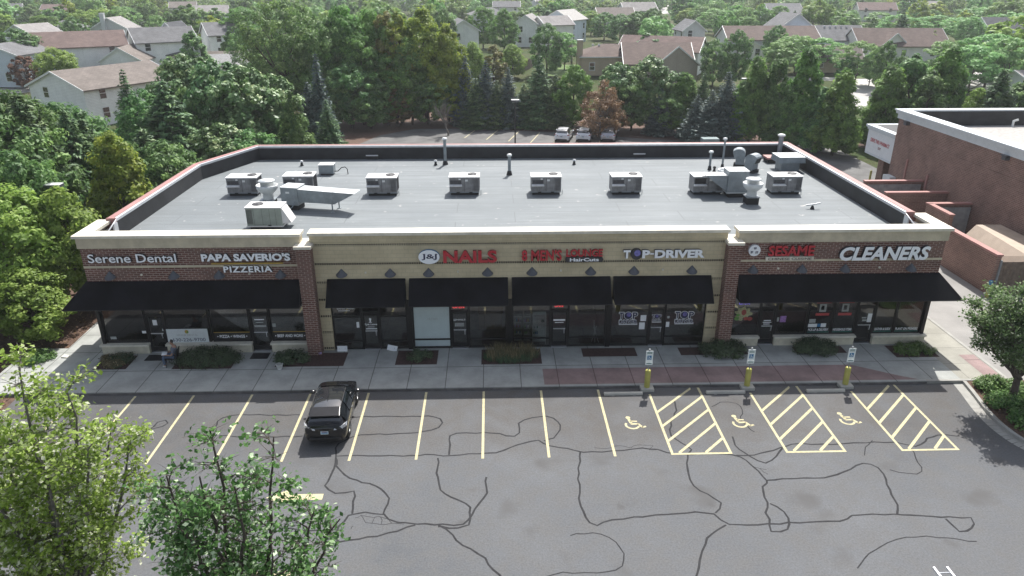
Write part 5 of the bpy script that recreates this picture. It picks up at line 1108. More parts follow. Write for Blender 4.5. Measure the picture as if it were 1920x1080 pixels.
# ================================================================== HOUSES
LAND = []      # (phrase, px, py, distance) of things a tree can be described by
FOOT = []      # x, y, radius: where houses stand
def gbox(mb, p, a, b, mat): pass
def house(px, py, zr, head, L, W_, ze, wall, roof, phrase, label, kind='gable', chimney=None, two=True, ov=.45, wins=True, off=(0, 0), vents=0, solar=False, show=True):
    a = GT(px, py, zr); th = rad(head); u = Vector((math.cos(th), math.sin(th), 0))
    c = a+u*L/2+Vector((off[0], off[1], 0)); e = empty('house', (c.x, c.y, terr(c.y)), label, 'house', 'houses beyond the trees', th)
    LAND.append((phrase, *P((c.x, c.y, ze+terr(c.y)))[:2], (c-Vector((CX, CY, 0))).length)); FOOT.append((c.x, c.y, max(L, W_)/2+1.5))
    h, w = L/2, W_/2
    m = MB(); m.box(-h, h, -w, w, 0, ze, wall)
    if kind == 'gable':
        for s in (-1, 1):
            t = [(s*h, -w, ze), (s*h, w, ze), (s*h, 0, zr-.12)]; m.face(t if s > 0 else t[::-1], wall)
    lpart(m, 'wall', e)
    m = MB(); t_ = .16; dz = (zr-ze)/w*ov
    if kind == 'gable':
        for s in (-1, 1):
            v = [(-h-ov*.7, s*(w+ov), ze-dz-t_), (h+ov*.7, s*(w+ov), ze-dz-t_), (h+ov*.7, 0, zr-t_), (-h-ov*.7, 0, zr-t_)]
            v8 = v+[(x, y, z+t_) for x, y, z in v]
            if s < 0: m.hexa(v8, roof)
            else: m.hexa([v8[i] for i in (1, 0, 3, 2, 5, 4, 7, 6)], roof)
        rf = lpart(m, 'roof', e)
        for s in (-1, 1):
            for q in (-1, 1):
                m = MB(); x = s*(h+ov*.7+.02)
                m.hexa([(x-.03, q*(w+ov), ze-dz-t_-.08), (x+.03, q*(w+ov), ze-dz-t_-.08), (x+.03, 0, zr-t_-.08), (x-.03, 0, zr-t_-.08), (x-.03, q*(w+ov), ze-dz+.02), (x+.03, q*(w+ov), ze-dz+.02), (x+.03, 0, zr+.02), (x-.03, 0, zr+.02)], 'white_metal'); lpart(m, 'barge_board', rf)
    else:
        hw = min(w, h-.6); r_ = max(.3, h-w)
        E4 = [(-h-ov, -w-ov, ze-.1), (h+ov, -w-ov, ze-.1), (h+ov, w+ov, ze-.1), (-h-ov, w+ov, ze-.1)]; A, Bq = (-r_, 0, zr), (r_, 0, zr)
        m.face([E4[0], E4[1], Bq, A], roof); m.face([E4[2], E4[3], A, Bq], roof); m.face([E4[1], E4[2], Bq], roof); m.face([E4[3], E4[0], A], roof); m.face(E4[::-1], 'white_metal')
        m.box(-h-ov, h+ov, -w-ov, -w-ov+.08, ze-.28, ze-.1, 'white_metal'); rf = lpart(m, 'roof', e)
    if solar: lpart(MB().hexa([(-h*.8, -w-.1, ze+.08), (h*.9, -w-.1, ze+.08), (h*.9, -w*.25, zr-(zr-ze)*.25+.1), (-h*.8, -w*.25, zr-(zr-ze)*.25+.1), (-h*.8, -w-.1, ze+.14), (h*.9, -w-.1, ze+.14), (h*.9, -w*.25, zr-(zr-ze)*.25+.16), (-h*.8, -w*.25, zr-(zr-ze)*.25+.16)], 'unit_body'), 'solar_panel', rf)
    if chimney is not None:
        x, y = chimney; lpart(MB().box(x-.5, x+.5, y-.45, y+.45, 0 if abs(x) > h or abs(y) > w else ze, zr+.9, wall).box(x-.55, x+.55, y-.5, y+.5, zr+.9, zr+1.0, 'white_metal'), 'chimney', rf)
    for k in range(vents): lpart(MB().box(-h*.6+k*1.2, -h*.6+k*1.2+.35, -.9, -.55, zr-.75*(zr-ze)/w-.05, zr-.75*(zr-ze)/w+.3, 'siding_grey'), 'roof_vent', rf)
    if wins:
        zs = [1.0]+([3.5] if two and ze > 4.4 else [])
        def win(x, y, z, axis, s, ww=.9, hh=1.3):
            f = MB(); g = MB()
            if axis == 'x': f.box(x-.03, x+.03, y-ww/2-.1, y+ww/2+.1, z-.1, z+hh+.1, 'white_metal'); g.box(x+s*.03, x+s*.045, y-ww/2, y+ww/2, z, z+hh, 'car_glass'); f.box(x+s*.045-.01, x+s*.045+.01, y-ww/2, y+ww/2, z+hh/2-.03, z+hh/2+.03, 'white_metal')
            else: f.box(x-ww/2-.1, x+ww/2+.1, y-.03, y+.03, z-.1, z+hh+.1, 'white_metal'); g.box(x-ww/2, x+ww/2, y+s*.03, y+s*.045, z, z+hh, 'car_glass'); f.box(x-ww/2, x+ww/2, y+s*.045-.01, y+s*.045+.01, z+hh/2-.03, z+hh/2+.03, 'white_metal')
            o = lpart(f, 'window', e); lpart(g, 'pane', o)
        vd = Vector((CX-c.x, CY-c.y, 0)).normalized(); loc = Vector((vd.dot(u), vd.dot(Vector((-u.y, u.x, 0))), 0))
        sy = 1 if loc.y > 0 else -1; sx_ = 1 if loc.x > 0 else -1
        for z in zs:
            if abs(loc.y) > .25:
                for q in np.linspace(-h*.65, h*.65, max(2, int(L/5.5))): win(q, sy*(w+.0), z, 'y', sy)
            if abs(loc.x) > .3:
                for q in ((-.42, .42) if z < 2 else (.35,)): win(sx_*h, q*w*1.1, z, 'x', sx_)
    return e
H = house
H(96,133,7.0, 63,15,11,5.0,'siding_white','shingle_tan','the large white house at left','large white sided house with brown roof nearest on the left')
H(221,92,5.2,98,11,7,3.0,'siding_white','shingle_tan','the low white garage gable','low white gabled house end with brown roof behind the nearest white house', two=False)
H(57,63,7.5,30,15,9,5.2,'siding_white','shingle_red','the long reddish roofed white house','long white house with reddish brown roof and shuttered windows')
H(242,54,7.5,35,11,8,5.2,'siding_white','shingle_grey','the white house with grey roof','tall white gabled house with grey roof left of a conifer')
H(310,44,7.8,88,7,5,5.4,'siding_white','shingle_dark','the dark gabled white house','narrow white gable with dark roof beside the grey roofed house')
H(268,79,4.6,8,9,9,2.7,'siding_cream','shingle_dark','the cream low house with dark roof','low cream house with dark grey roof', two=False)
H(117,38,6.2,10,8,8,4.6,'siding_grey','shingle_grey','the grey hipped house at left','small grey house with hipped roof between trees at far left', kind='hip', off=(-4,0))
H(28,46,7,75,8,7,5.2,'siding_white','shingle_pale','the small white gable at far left','small white gable half hidden by a dark tree at far left')
H(200,33,7.4,95,8,9,4.8,'siding_grey','shingle_pale','the grey gable with chimney','pale grey gable wall with a wide white chimney', chimney=(-4.4,.8))
H(380,42,7.2,30,11,9,5.0,'siding_white','shingle_grey','the white house behind the two conifers','white gabled house between two dark conifers')
H(372,98,5.6,18,13,9,3.4,'siding_white','shingle_tan','the house with grey roof panels','brown roofed house with a broad grey panelled roof slope and chimney', chimney=(-6.6,-2), two=False, solar=True)
H(40,6,7.2,200,9,7,5.0,'siding_white','shingle_grey','the farthest white gable at left','white gabled house at the far left top corner')
H(80,8,6.5,10,10,8,4.6,'siding_pale','shingle_red','the far brown roof at top left','distant pale house with brown roof at top left')
H(318,3,7,15,10,8,5,'siding_pale','shingle_tan','the far cluster of pale houses','distant tan roofed pale house, left one of a cluster'); H(360,10,7.5,20,11,8,5.4,'siding_grey','shingle_pale','the far grey house of the cluster','distant grey house with pale roof, right one of a cluster')
H(869,37,7.6,100,9,6.5,5.6,'siding_white','shingle_grey','the plain white gable wall','plain white gable wall between deciduous trees')
H(880,14,7,10,12,9,5,'siding_grey','shingle_grey','the far grey hipped house','distant grey house with broad hipped roof', kind='hip'); H(925,2,7,0,11,8,5,'siding_pale','shingle_grey','the far grey roof at top centre','distant grey roofed house at top centre')
H(985,28,7.5,78,10,6,5.6,'siding_white','shingle_pale','the narrow white house','narrow white house with pale roof right of two tall trees')
H(1010,30,7.2,25,8,7,5.4,'siding_pale','shingle_pale','the tan-roofed pale house','pale house with wide tan roof beside the narrow white house', wins=False)
H(1045,19,8.2,60,10,8,6.0,'siding_blue','roof_gravel','the pale blue two-storey house','pale blue two-storey house with nearly white roof')
H(1086,82,5.3,0,11.5,9,3.5,'siding_tan','shingle_brown','the small tan hipped house','small tan house with brown hipped roof and chimney', kind='hip', chimney=(-6,-3.6), two=False, vents=2)
H(1271,90,6.4,108,13,8.6,3.4,'siding_taupe','shingle_brown','the wide taupe gabled house','wide taupe gabled house with long brown roof', wins=False, vents=5)
H(1168,79,6.2,-4,12,12,3.2,'siding_taupe','shingle_brown','the brown wing of the taupe house','brown roofed wing left of the taupe gable', wins=True, two=False)
H(1319,71,6.6,155,15,8.5,4.4,'siding_white','shingle_red','the red roofed house with white gable','red-brown roofed house with white gable on its right', vents=4)
H(1357,48,6.5,-2,19,10,4.2,'siding_grey','shingle_brown','the long grey house with brown roof','long grey house with brown roof right of the red roofed one')
H(1412,78,3.9,80,6,5,2.7,'siding_pale','shingle_tan','the little tan gable','little pale gabled porch in front of the long grey house', two=False)
H(1498,25,8.6,92,9,7.5,5.8,'siding_blue','shingle_grey','the tall blue-grey gable','tall blue-grey gable end with two small windows')
H(1525,47,6.4,-2,10,9,3.8,'siding_blue','shingle_grey','the grey roof with white vents','low grey roofed wing with a row of white vents right of blue gable', vents=5, two=False)
H(1600,52,6.2,-4,18,10.5,3.2,'siding_pale','shingle_brown','the long brown ranch house','long ranch house with brown roof and grey-green right end', two=False)
H(1682,63,5.6,95,5,6,3.2,'siding_pale','shingle_brown','the ranch house front gable','pale front gable of the long brown roofed ranch house', two=False)
H(1612,84,4.9,170,9,7,2.7,'siding_tan','shingle_tan','the tan garage','tan garage with sloping roof edge in front of the ranch house', two=False)
H(1843,32,6.6,-5,14,9,4.2,'siding_blue','shingle_dark','the dark roofed house at right','dark grey roofed house among pale trees on the right')
H(1608,4,7,-10,14,9,4.5,'siding_pale','shingle_red','the far pink roof','distant house with pale reddish roof at top right'); H(1706,2,7,0,13,9,4.6,'siding_grey','shingle_pale','the far pale roof at top right','distant pale roofed house left of the yellow tree')
H(1118,14,7,5,12,9,4.6,'siding_pale','shingle_tan','the far tan roof at top centre','distant tan roofed house behind the dark tree clump'); H(1165,4,7.5,10,13,9,4.8,'siding_grey','shingle_pale','the far grey roof above the dark trees','distant grey house with steep pale roof above the dark trees')
H(1304,38,7,92,8,5,5,'siding_grey','shingle_grey','the narrow grey house','narrow grey house wall beside a willowy tree')
H(-18,86,7,85,10,8,5.4,'siding_blue','shingle_grey','the blue wall at the left edge','light blue house wall cut by the left edge')
H(1905,132,4.6,10,12,9,2.8,'siding_white','shingle_pale','the pale roof at the right edge','low pale roof at the right edge behind conifers', two=False)
H(1435,6,7,0,13,9,4.8,'siding_grey','shingle_grey','the far grey roofs right of centre','distant grey roofs right of centre at the top'); H(1460,14,6.6,20,10,8,4.6,'siding_blue','shingle_grey','the far blue house','distant bluish house right of centre')
for k in range(16):
    px = [40, 150, 250, 430, 700, 760, 820, 1000, 1060, 1230, 1330, 1385, 1560, 1650, 1780, 1870][k]; py = -6-(k*7) % 16
    H(px, py, 7, rnd.choice((0, 15, 90, -12, 80)), rnd.uniform(10, 14), 9, 4.8, rnd.choice(('siding_pale', 'siding_grey', 'siding_white', 'siding_blue')), rnd.choice(('shingle_pale', 'shingle_grey', 'shingle_tan')), 'the farthest roofs', 'very distant pale house among the farthest trees', wins=False)
# garden fences and lawn
def plank_fence(pts, h, label):
    e = empty('garden_fence', (*pts[0], 0), label, 'fence', 'garden fences')
    for i in range(len(pts)-1):
        a, b = Vector(pts[i]), Vector(pts[i+1]); d = b-a; n = int(d.length/.16); m = MB()
        for k in range(n):
            q = a+d*(k/n); dd = d.normalized()*.14; nn = Vector((-dd.y, dd.x)).normalized()*.012
            z = h*(1+.02*math.sin(k*12.9)); p4 = [q-nn, q+dd-nn, q+dd+nn, q+nn]; p4 = [p-Vector(pts[0]) for p in p4]
            zt = terr(q.y); m.hexa([(*p, zt) for p in p4]+[(*p, z+zt) for p in p4], 'wood_fence')
        lpart(m, 'fence_panel', e)
plank_fence([GT(970, 140).xy, GT(995, 128).xy, GT(1022, 108).xy], 1.9, 'grey-brown board fence running back beside the lawn'); plank_fence([GT(1022, 108).xy, GT(1072, 106).xy, GT(1073, 125).xy], 1.8, 'brown board fence joining the small tan house'); plank_fence([GT(1030, 99).xy, GT(1072, 92).xy], 1.8, 'farther brown fence left of the tan house chimney')
sheet_t('lawn', [[GT(1025, 143), GT(1075, 143), GT(1074, 122), GT(1035, 120)], [GT(1600, 146), GT(1662, 146), GT(1655, 125), GT(1605, 125)]], 'lawn_green')

# ================================================================== TREES AND PLANTS
leafmat('leaf_mid', [(0, (0.062, 0.144, 0.036)), (.5, (0.144, 0.294, 0.065)), (1, (0.294, 0.486, 0.115))], .5)
leafmat('leaf_dark', [(0, (0.055, 0.131, 0.045)), (.55, (0.138, 0.262, 0.078)), (1, (0.303, 0.483, 0.149))], .38)
leafmat('leaf_gloss', [(0, (0.061, 0.126, 0.047)), (.55, (0.138, 0.251, 0.084)), (.85, (0.280, 0.388, 0.158)), (1, (0.558, 0.635, 0.336))], .25, rough=.5, spec=.4)  # palest ramp stops paint sun glints into the leaf colour
leafmat('leaf_light', [(0, (0.125, 0.202, 0.038)), (.5, (0.251, 0.381, 0.073)), (1, (0.414, 0.538, 0.137))], .5, .03)
leafmat('leaf_lime', [(0, (0.115, 0.190, 0.028)), (.5, (0.250, 0.335, 0.048)), (1, (0.420, 0.490, 0.085))], .5, .03)
leafmat('leaf_yellow', [(0, (0.112, 0.166, 0.024)), (.5, (0.250, 0.327, 0.048)), (1, (0.438, 0.475, 0.078))], .48, .03)
leafmat('leaf_rust', [(0, (0.108, 0.119, 0.036)), (.5, (0.222, 0.206, 0.065)), (1, (0.348, 0.325, 0.098))], .4)
leafmat('leaf_dead', [(0, (0.121, 0.073, 0.038)), (.5, (0.251, 0.155, 0.076)), (1, (0.414, 0.276, 0.136))], .25, .04)
leafmat('leaf_red', [(0, (0.135, 0.060, 0.045)), (1, (0.240, 0.120, 0.075))], .3)
leafmat('leaf_pale', [(0, (0.159, 0.298, 0.102)), (.5, (0.249, 0.424, 0.153)), (1, (0.385, 0.568, 0.225))], .4)
leafmat('leaf_far', [(0, (0.085, 0.176, 0.046)), (.5, (0.162, 0.298, 0.077)), (1, (0.295, 0.447, 0.126))], .42, .10)
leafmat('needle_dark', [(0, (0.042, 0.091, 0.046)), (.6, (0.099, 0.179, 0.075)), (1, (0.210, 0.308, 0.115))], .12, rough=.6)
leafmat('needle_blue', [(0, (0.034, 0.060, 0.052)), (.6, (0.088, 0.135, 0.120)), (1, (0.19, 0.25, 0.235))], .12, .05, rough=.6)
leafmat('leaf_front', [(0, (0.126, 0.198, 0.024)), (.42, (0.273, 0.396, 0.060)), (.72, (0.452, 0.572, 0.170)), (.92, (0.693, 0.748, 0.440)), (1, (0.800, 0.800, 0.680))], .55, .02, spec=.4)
leafmat('leaf_island', [(0, (0.055, 0.115, 0.032)), (.5, (0.13, 0.225, 0.072)), (.85, (0.24, 0.34, 0.14)), (1, (0.48, 0.53, 0.38))], .45, .02, spec=.4)
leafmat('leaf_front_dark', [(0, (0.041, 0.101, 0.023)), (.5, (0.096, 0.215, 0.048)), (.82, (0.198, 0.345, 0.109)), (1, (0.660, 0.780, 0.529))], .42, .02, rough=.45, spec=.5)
leafmat('shrub_dark', [(0, (0.026, 0.054, 0.026)), (.6, (0.067, 0.108, 0.051)), (1, (0.128, 0.179, 0.090))], .2)
leafmat('shrub_light', [(0, (0.045, 0.105, 0.027)), (.6, (0.120, 0.225, 0.053)), (1, (0.225, 0.345, 0.105))], .3)
leafmat('dry_grass', [(0, (0.066, 0.072, 0.033)), (.6, (0.165, 0.143, 0.072)), (1, (0.374, 0.297, 0.165))], .3)

def leaf_mesh(name, mat, C, Nr, size, asp, lc, fold=.25, U=None):
    n = len(C); Nr = Nr/(np.linalg.norm(Nr, axis=1, keepdims=True)+1e-9)
    if U is None: U = rng.normal(size=(n, 3))
    U = U-Nr*(U*Nr).sum(1, keepdims=True); U /= np.linalg.norm(U, axis=1, keepdims=True)+1e-9
    V = np.cross(Nr, U); s = np.broadcast_to(size, (n,))[:, None]; a = asp
    q = np.stack([C-U*s, C+V*s*a+Nr*s*fold*a, C+U*s, C-V*s*a+Nr*s*fold*a], 1).reshape(-1, 3).astype(np.float32)
    me = bpy.data.meshes.new(name); me.vertices.add(4*n); me.vertices.foreach_set('co', q.ravel())
    me.loops.add(4*n); me.loops.foreach_set('vertex_index', np.arange(4*n, dtype=np.int32))
    me.polygons.add(n); me.polygons.foreach_set('loop_start', np.arange(0, 4*n, 4, dtype=np.int32)); me.polygons.foreach_set('loop_total', np.full(n, 4, np.int32))
    at = me.attributes.new('lc', 'FLOAT', 'FACE'); at.data.foreach_set('value', np.clip(lc, 0, 1).astype(np.float32))
    me.update(calc_edges=True); me.materials.append(MATS[mat]); return me
def clumps(Cc, out, rc, n, flat=.75, up=.5, lcb=None, jl=.16):
    k = len(Cc); rc = np.broadcast_to(rc, (k,))
    d = rng.normal(size=(k, n, 3)); d /= np.linalg.norm(d, axis=2, keepdims=True); rr = rng.random((k, n, 1))**.45
    off = d*rr*rc[:, None, None]; off[..., 2] *= flat
    C = (Cc[:, None]+off).reshape(-1, 3); N_ = (d*.8+out[:, None]*.5+np.array((0, 0, up))+rng.normal(size=d.shape)*.45).reshape(-1, 3)
    if lcb is None: lcb = rng.uniform(.2, .8, k)
    lc = (lcb[:, None]+rng.normal(size=(k, n))*jl).reshape(-1)
    return C, N_, lc
def branch_paths(top_z, base_z, targets, r0, mat, trunk_top=.7, H_=8, seed=0, bend=.3):
    m = MB(); r = random.Random(seed); tt = H_*trunk_top
    pts = [(r.uniform(-.06, .06)*i, r.uniform(-.06, .06)*i, tt*i/6) for i in range(7)]
    m.tube(pts, [r0*(1-.75*i/6) for i in range(7)], 7, mat)
    for t in targets:
        k = max(1, min(6, int((t[2]*.62)/tt*6))); a = Vector(pts[k]); b = Vector(t); mid = a.lerp(b, .5)+Vector((r.uniform(-bend, bend), r.uniform(-bend, bend), -.08*(b-a).length))
        rr = r0*(1-.75*k/6)*.5; m.tube([a, a.lerp(mid, .5)+Vector((0, 0, -.05)), mid, b], [rr, rr*.8, rr*.55, rr*.2], 5, mat)
    return m
def broadleaf(H_, R_, hb, prof, nc, nl, ls, mat, bark='bark', rc=.16, seed=0, flat=.75, asp=.55, limbs=12, r0=None, hollow=.3, far=False, jl=.16, up=.5):
    global rng
    rng = np.random.default_rng(seed+100)
    t = []; 
    while len(t) < nc:
        x = rng.random()
        if rng.random() < prof(x)+.08: t.append(x)
    t = np.array(t); a = rng.random(nc)*2*np.pi; ph = rng.random(3)*6.28
    wob = 1+.16*np.sin(2*a+ph[0]+3*t)+.12*np.sin(3*a+ph[1]-5*t)+.10*np.sin(5*a+ph[2]+9*t)
    rr = np.sqrt(hollow+(1-hollow)*rng.random(nc)); p = np.array([prof(x) for x in t])
    R2 = R_*p*rr*wob*.9; C = np.stack([R2*np.cos(a), R2*np.sin(a), hb+(H_-hb)*(.03+.94*t)], 1)
    out = np.stack([np.cos(a)*.8, np.sin(a)*.8, (t-.4)*1.2], 1)
    Cl, N_, lc = clumps(C, out, R_*rc*(.7+.7*rng.random(nc)), nl, flat, up, jl=jl)
    me = leaf_mesh('crown', mat, Cl, N_, ls*(.7+.6*rng.random(len(Cl))), asp, lc)
    idx = rng.choice(nc, min(limbs, nc), replace=False)
    tk = branch_paths(H_, hb, [C[i] for i in idx], r0 or H_*.02, bark, .72, H_, seed)
    return me, tk, H_, R_
def conifer(H_, R_, mat, seed=0, lev=26, per=11, ls=.3, dens=9, droop=.25, full=1.0, pw=.9):
    global rng
    rng = np.random.default_rng(seed+300); C = []; N_ = []; U = []; lc = []; S_ = []
    for i in range(lev):
        t = (i+.5)/lev; z = .25+(H_-.3)*t; rad_ = R_*((1-t)**pw)*(.86+.28*rng.random())*full+.12
        npb = max(4, int(per*(.35+.65*(1-t))))
        for k in range(npb):
            a = 2*np.pi*(k+rng.random()*.9)/npb+i; L = rad_*(.72+.42*rng.random()); lb = .15+.6*rng.random()
            nn = max(3, int(dens*L/R_*2.2)+2)
            s = (np.arange(nn)+rng.random(nn))/nn; s = s**.7
            d = np.array((np.cos(a), np.sin(a), 0)); sd_ = np.array((-d[1], d[0], 0))
            w = (1-s*.75)*L*.30
            q = d*(L*s)[:, None]+sd_*(rng.normal(size=nn)*w)[:, None]*.8+np.array((0, 0, 1))*(z-droop*L*s+.18*L*s**3*1.4+rng.normal(size=nn)*.06*H_/lev*3)[:, None]
            C.append(q); N_.append(np.tile((0, 0, 1.0), (nn, 1))+rng.normal(size=(nn, 3))*.45+d*.35); U.append(np.tile(d, (nn, 1))+rng.normal(size=(nn, 3))*.45); lc.append(lb+.28*(s-.4)+rng.normal(size=nn)*.12); S_.append(np.full(nn, ls*(.55+.5*(1-t)))*(.7+.6*rng.random(nn)))
    me = leaf_mesh('crown', mat, np.concatenate(C), np.concatenate(N_), np.concatenate(S_), .36, np.concatenate(lc), .15, np.concatenate(U))
    m = MB(); m.tube([(0, 0, 0), (0, 0, H_*.5), (0, 0, H_*.96)], [H_*.017, H_*.01, .01], 6, 'bark'); return me, m, H_, R_
ell = lambda x: math.sqrt(max(0, 1-(2*x-1)**2))
rnd_p = lambda x: max(0, 1-abs(2*x-.95)**2.4)**.5
oval = lambda x: (math.sin(math.pi*min(1, x*.93+.07)**.8))**.75 if x < 1 else 0
pyr = lambda x: max(0.04, (1-x)**.58*(min(1, x*6+.55)))
vase = lambda x: max(.05, (x**.6)*(1-max(0, x-.75)*3.2))
def trunk_mesh(m, nm_):
    o = m.build(nm_); me = o.data; bpy.data.objects.remove(o); return me
PROTO = {}
def proto(key, gen, *a, **k):
    me, tk, h, r_ = gen(*a, **k); PROTO[key] = (me, trunk_mesh(tk, 'trunk'), h, r_)
proto('maple', broadleaf, 12, 4.4, 1.2, rnd_p, 210, 100, .165, 'leaf_mid', seed=1); proto('maple2', broadleaf, 12, 4.2, 1.0, oval, 210, 100, .165, 'leaf_mid', seed=2)
proto('dark', broadleaf, 9, 3.6, .8, rnd_p, 170, 90, .16, 'leaf_dark', seed=3); proto('gloss', broadleaf, 9, 3.4, .6, rnd_p, 170, 75, .17, 'leaf_gloss', seed=4, asp=.7)
proto('limb', broadleaf, 14, 6.2, 2.5, rnd_p, 150, 100, .16, 'leaf_dark', seed=5, rc=.13, hollow=.45, limbs=26, r0=.42)
proto('lime', broadleaf, 12, 4.0, 1.0, oval, 200, 100, .165, 'leaf_lime', seed=6); proto('yellow', broadleaf, 12, 2.6, 1.0, oval, 160, 80, .16, 'leaf_yellow', seed=7)
proto('rust', broadleaf, 12, 2.4, 1.0, oval, 150, 70, .16, 'leaf_rust', seed=8); proto('pyr', broadleaf, 9, 3.0, .5, pyr, 210, 90, .16, 'leaf_mid', seed=9, rc=.17, up=.8)
proto('pyr_dark', broadleaf, 9, 2.9, .4, pyr, 210, 90, .16, 'leaf_dark', seed=10, rc=.17, up=.8); proto('gold', broadleaf, 9, 3.0, .5, pyr, 190, 80, .15, 'leaf_yellow', seed=11, rc=.17, up=.6)
proto('light', broadleaf, 8, 3.4, .8, rnd_p, 190, 105, .135, 'leaf_light', seed=12, rc=.17); proto('light2', broadleaf, 8, 3.0, .7, oval, 190, 105, .135, 'leaf_light', seed=13, rc=.18)
proto('airy', broadleaf, 9, 4.6, 2.0, rnd_p, 110, 60, .21, 'leaf_pale', seed=14, flat=.4, hollow=.3, limbs=16); proto('airy2', broadleaf, 8, 4.0, 1.6, ell, 110, 60, .21, 'leaf_pale', seed=15, flat=.45)
proto('dead', broadleaf, 7.5, 3.0, .5, oval, 150, 60, .10, 'leaf_dead', 'bark_grey', seed=16, limbs=60, r0=.12, hollow=.15); proto('red', broadleaf, 6, 2.6, .5, rnd_p, 100, 60, .17, 'leaf_red', seed=17)
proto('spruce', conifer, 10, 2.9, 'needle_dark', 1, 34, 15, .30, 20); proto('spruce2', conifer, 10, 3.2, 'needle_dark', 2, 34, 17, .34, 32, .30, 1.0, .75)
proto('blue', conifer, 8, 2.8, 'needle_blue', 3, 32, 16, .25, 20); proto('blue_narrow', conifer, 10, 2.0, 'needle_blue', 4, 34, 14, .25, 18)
for k_, (mt, pf, R_) in enumerate((('leaf_far', rnd_p, 4.2), ('leaf_far', oval, 3.4), ('leaf_pale', rnd_p, 4.6), ('leaf_dark', rnd_p, 4.0), ('leaf_light', rnd_p, 3.8), ('leaf_lime', oval, 3.6))):
    me, tk, h, r_ = broadleaf(10, R_, .6, pf, 85, 26, .42, mat=mt, seed=40+k_, rc=.2, limbs=5)
    PROTO['far%d' % k_] = (me, trunk_mesh(tk, 'trunk'), h, r_)
me, tk, h, r_ = conifer(10, 2.6, 'needle_dark', 9, 22, 10, .5, 11); PROTO['far_con'] = (me, trunk_mesh(tk, 'trunk'), h, r_)
# bare tree
def bare_tree(H_, seed):
    r = random.Random(seed); m = MB()
    def br(p, d, L, rr, dep):
        q = p; pts = [p]
        for k in range(4): d = (d+Vector((r.gauss(0, .1), r.gauss(0, .1), r.gauss(.03, .06)))).normalized(); q = q+d*L/4; pts.append(q)
        m.tube(pts, [rr*(1-.18*k) for k in range(5)], 5 if dep < 2 else 4, 'bark_grey', False)
        if dep < 4:
            for k in range(5 if dep == 0 else 4):
                a = r.uniform(0, 6.28); nd = (d+Vector((math.cos(a), math.sin(a), .25))*r.uniform(.3, .62)).normalized(); br(pts[r.randint(1, 4)], nd, L*r.uniform(.55, .78), rr*.58, dep+1)
    br(Vector((0, 0, 0)), Vector((0, 0, 1)), H_*.33, .15, 0); return m
KIND = dict(maple=('broad green leafy tree', 'tree'), maple2=('tall oval green tree', 'tree'), dark=('round dark green tree', 'tree'), gloss=('dark leafy tree with glinting leaves', 'tree'), limb=('large dark tree with showing limbs', 'tree'), lime=('yellowish green oval tree', 'tree'), yellow=('slender yellow-tinged tree', 'tree'), rust=('slender browning tree', 'tree'), pyr=('cone shaped leafy tree', 'tree'), pyr_dark=('dark cone shaped leafy tree', 'tree'), gold=('golden green cone shaped tree', 'tree'), light=('bright light green tree', 'tree'), light2=('oval light green tree', 'tree'), airy=('pale airy spreading tree', 'tree'), airy2=('pale feathery rounded tree', 'tree'), dead=('brown withered tree', 'tree'), red=('reddish brown small tree', 'tree'), spruce=('dark green spruce', 'conifer'), spruce2=('broad dark green spruce', 'conifer'), blue=('blue-grey spruce', 'conifer'), blue_narrow=('narrow blue-grey spruce', 'conifer'), far0=('distant rounded green tree', 'tree'), far1=('distant oval green tree', 'tree'), far2=('distant pale green tree', 'tree'), far3=('distant dark green tree', 'tree'), far4=('distant bright green tree', 'tree'), far5=('distant yellow-green tree', 'tree'), far_con=('distant dark conifer', 'conifer'))
TREES = []
def plant(kind, x, y, h, w=None, label=None, small=False, rz=None, z=0):
    me, tk, H_, R_ = PROTO[kind]; sz = h/H_; sx_ = (w/(2*R_)) if w else sz*(.92+.16*rnd.random())
    nm_ = 'conifer' if KIND[kind][1] == 'conifer' else 'tree'
    if small:
        o = bpy.data.objects.new(nm_, me); COL.objects.link(o)
    else:
        o = bpy.data.objects.new(nm_, None); COL.objects.link(o)
        for n_, d in (('crown', me), ('trunk', tk)):
            q = bpy.data.objects.new(n_, d); COL.objects.link(q); q.parent = o
    z = z if z else terr(y); o.location = (x, y, z); o.scale = (sx_, sx_, sz); o.rotation_euler.z = rnd.random()*6.28 if rz is None else rz
    o['category'] = KIND[kind][1]; o['group'] = KIND[kind][0]+'s'
    if label: o['label'] = label
    TREES.append((o, kind, P((x, y, h*.6)), h)); return o
def tr(px, py, h, kind, w=None, label=None, small=False):
    g = GT(px, py, h); return plant(kind, g.x, g.y, h, w, label, small)
def trd(px, py, D, kind, w=None, label=None):
    g = at_dist(px, py, D); return plant(kind, g.x, g.y, g.z-terr(g.y), w, label)
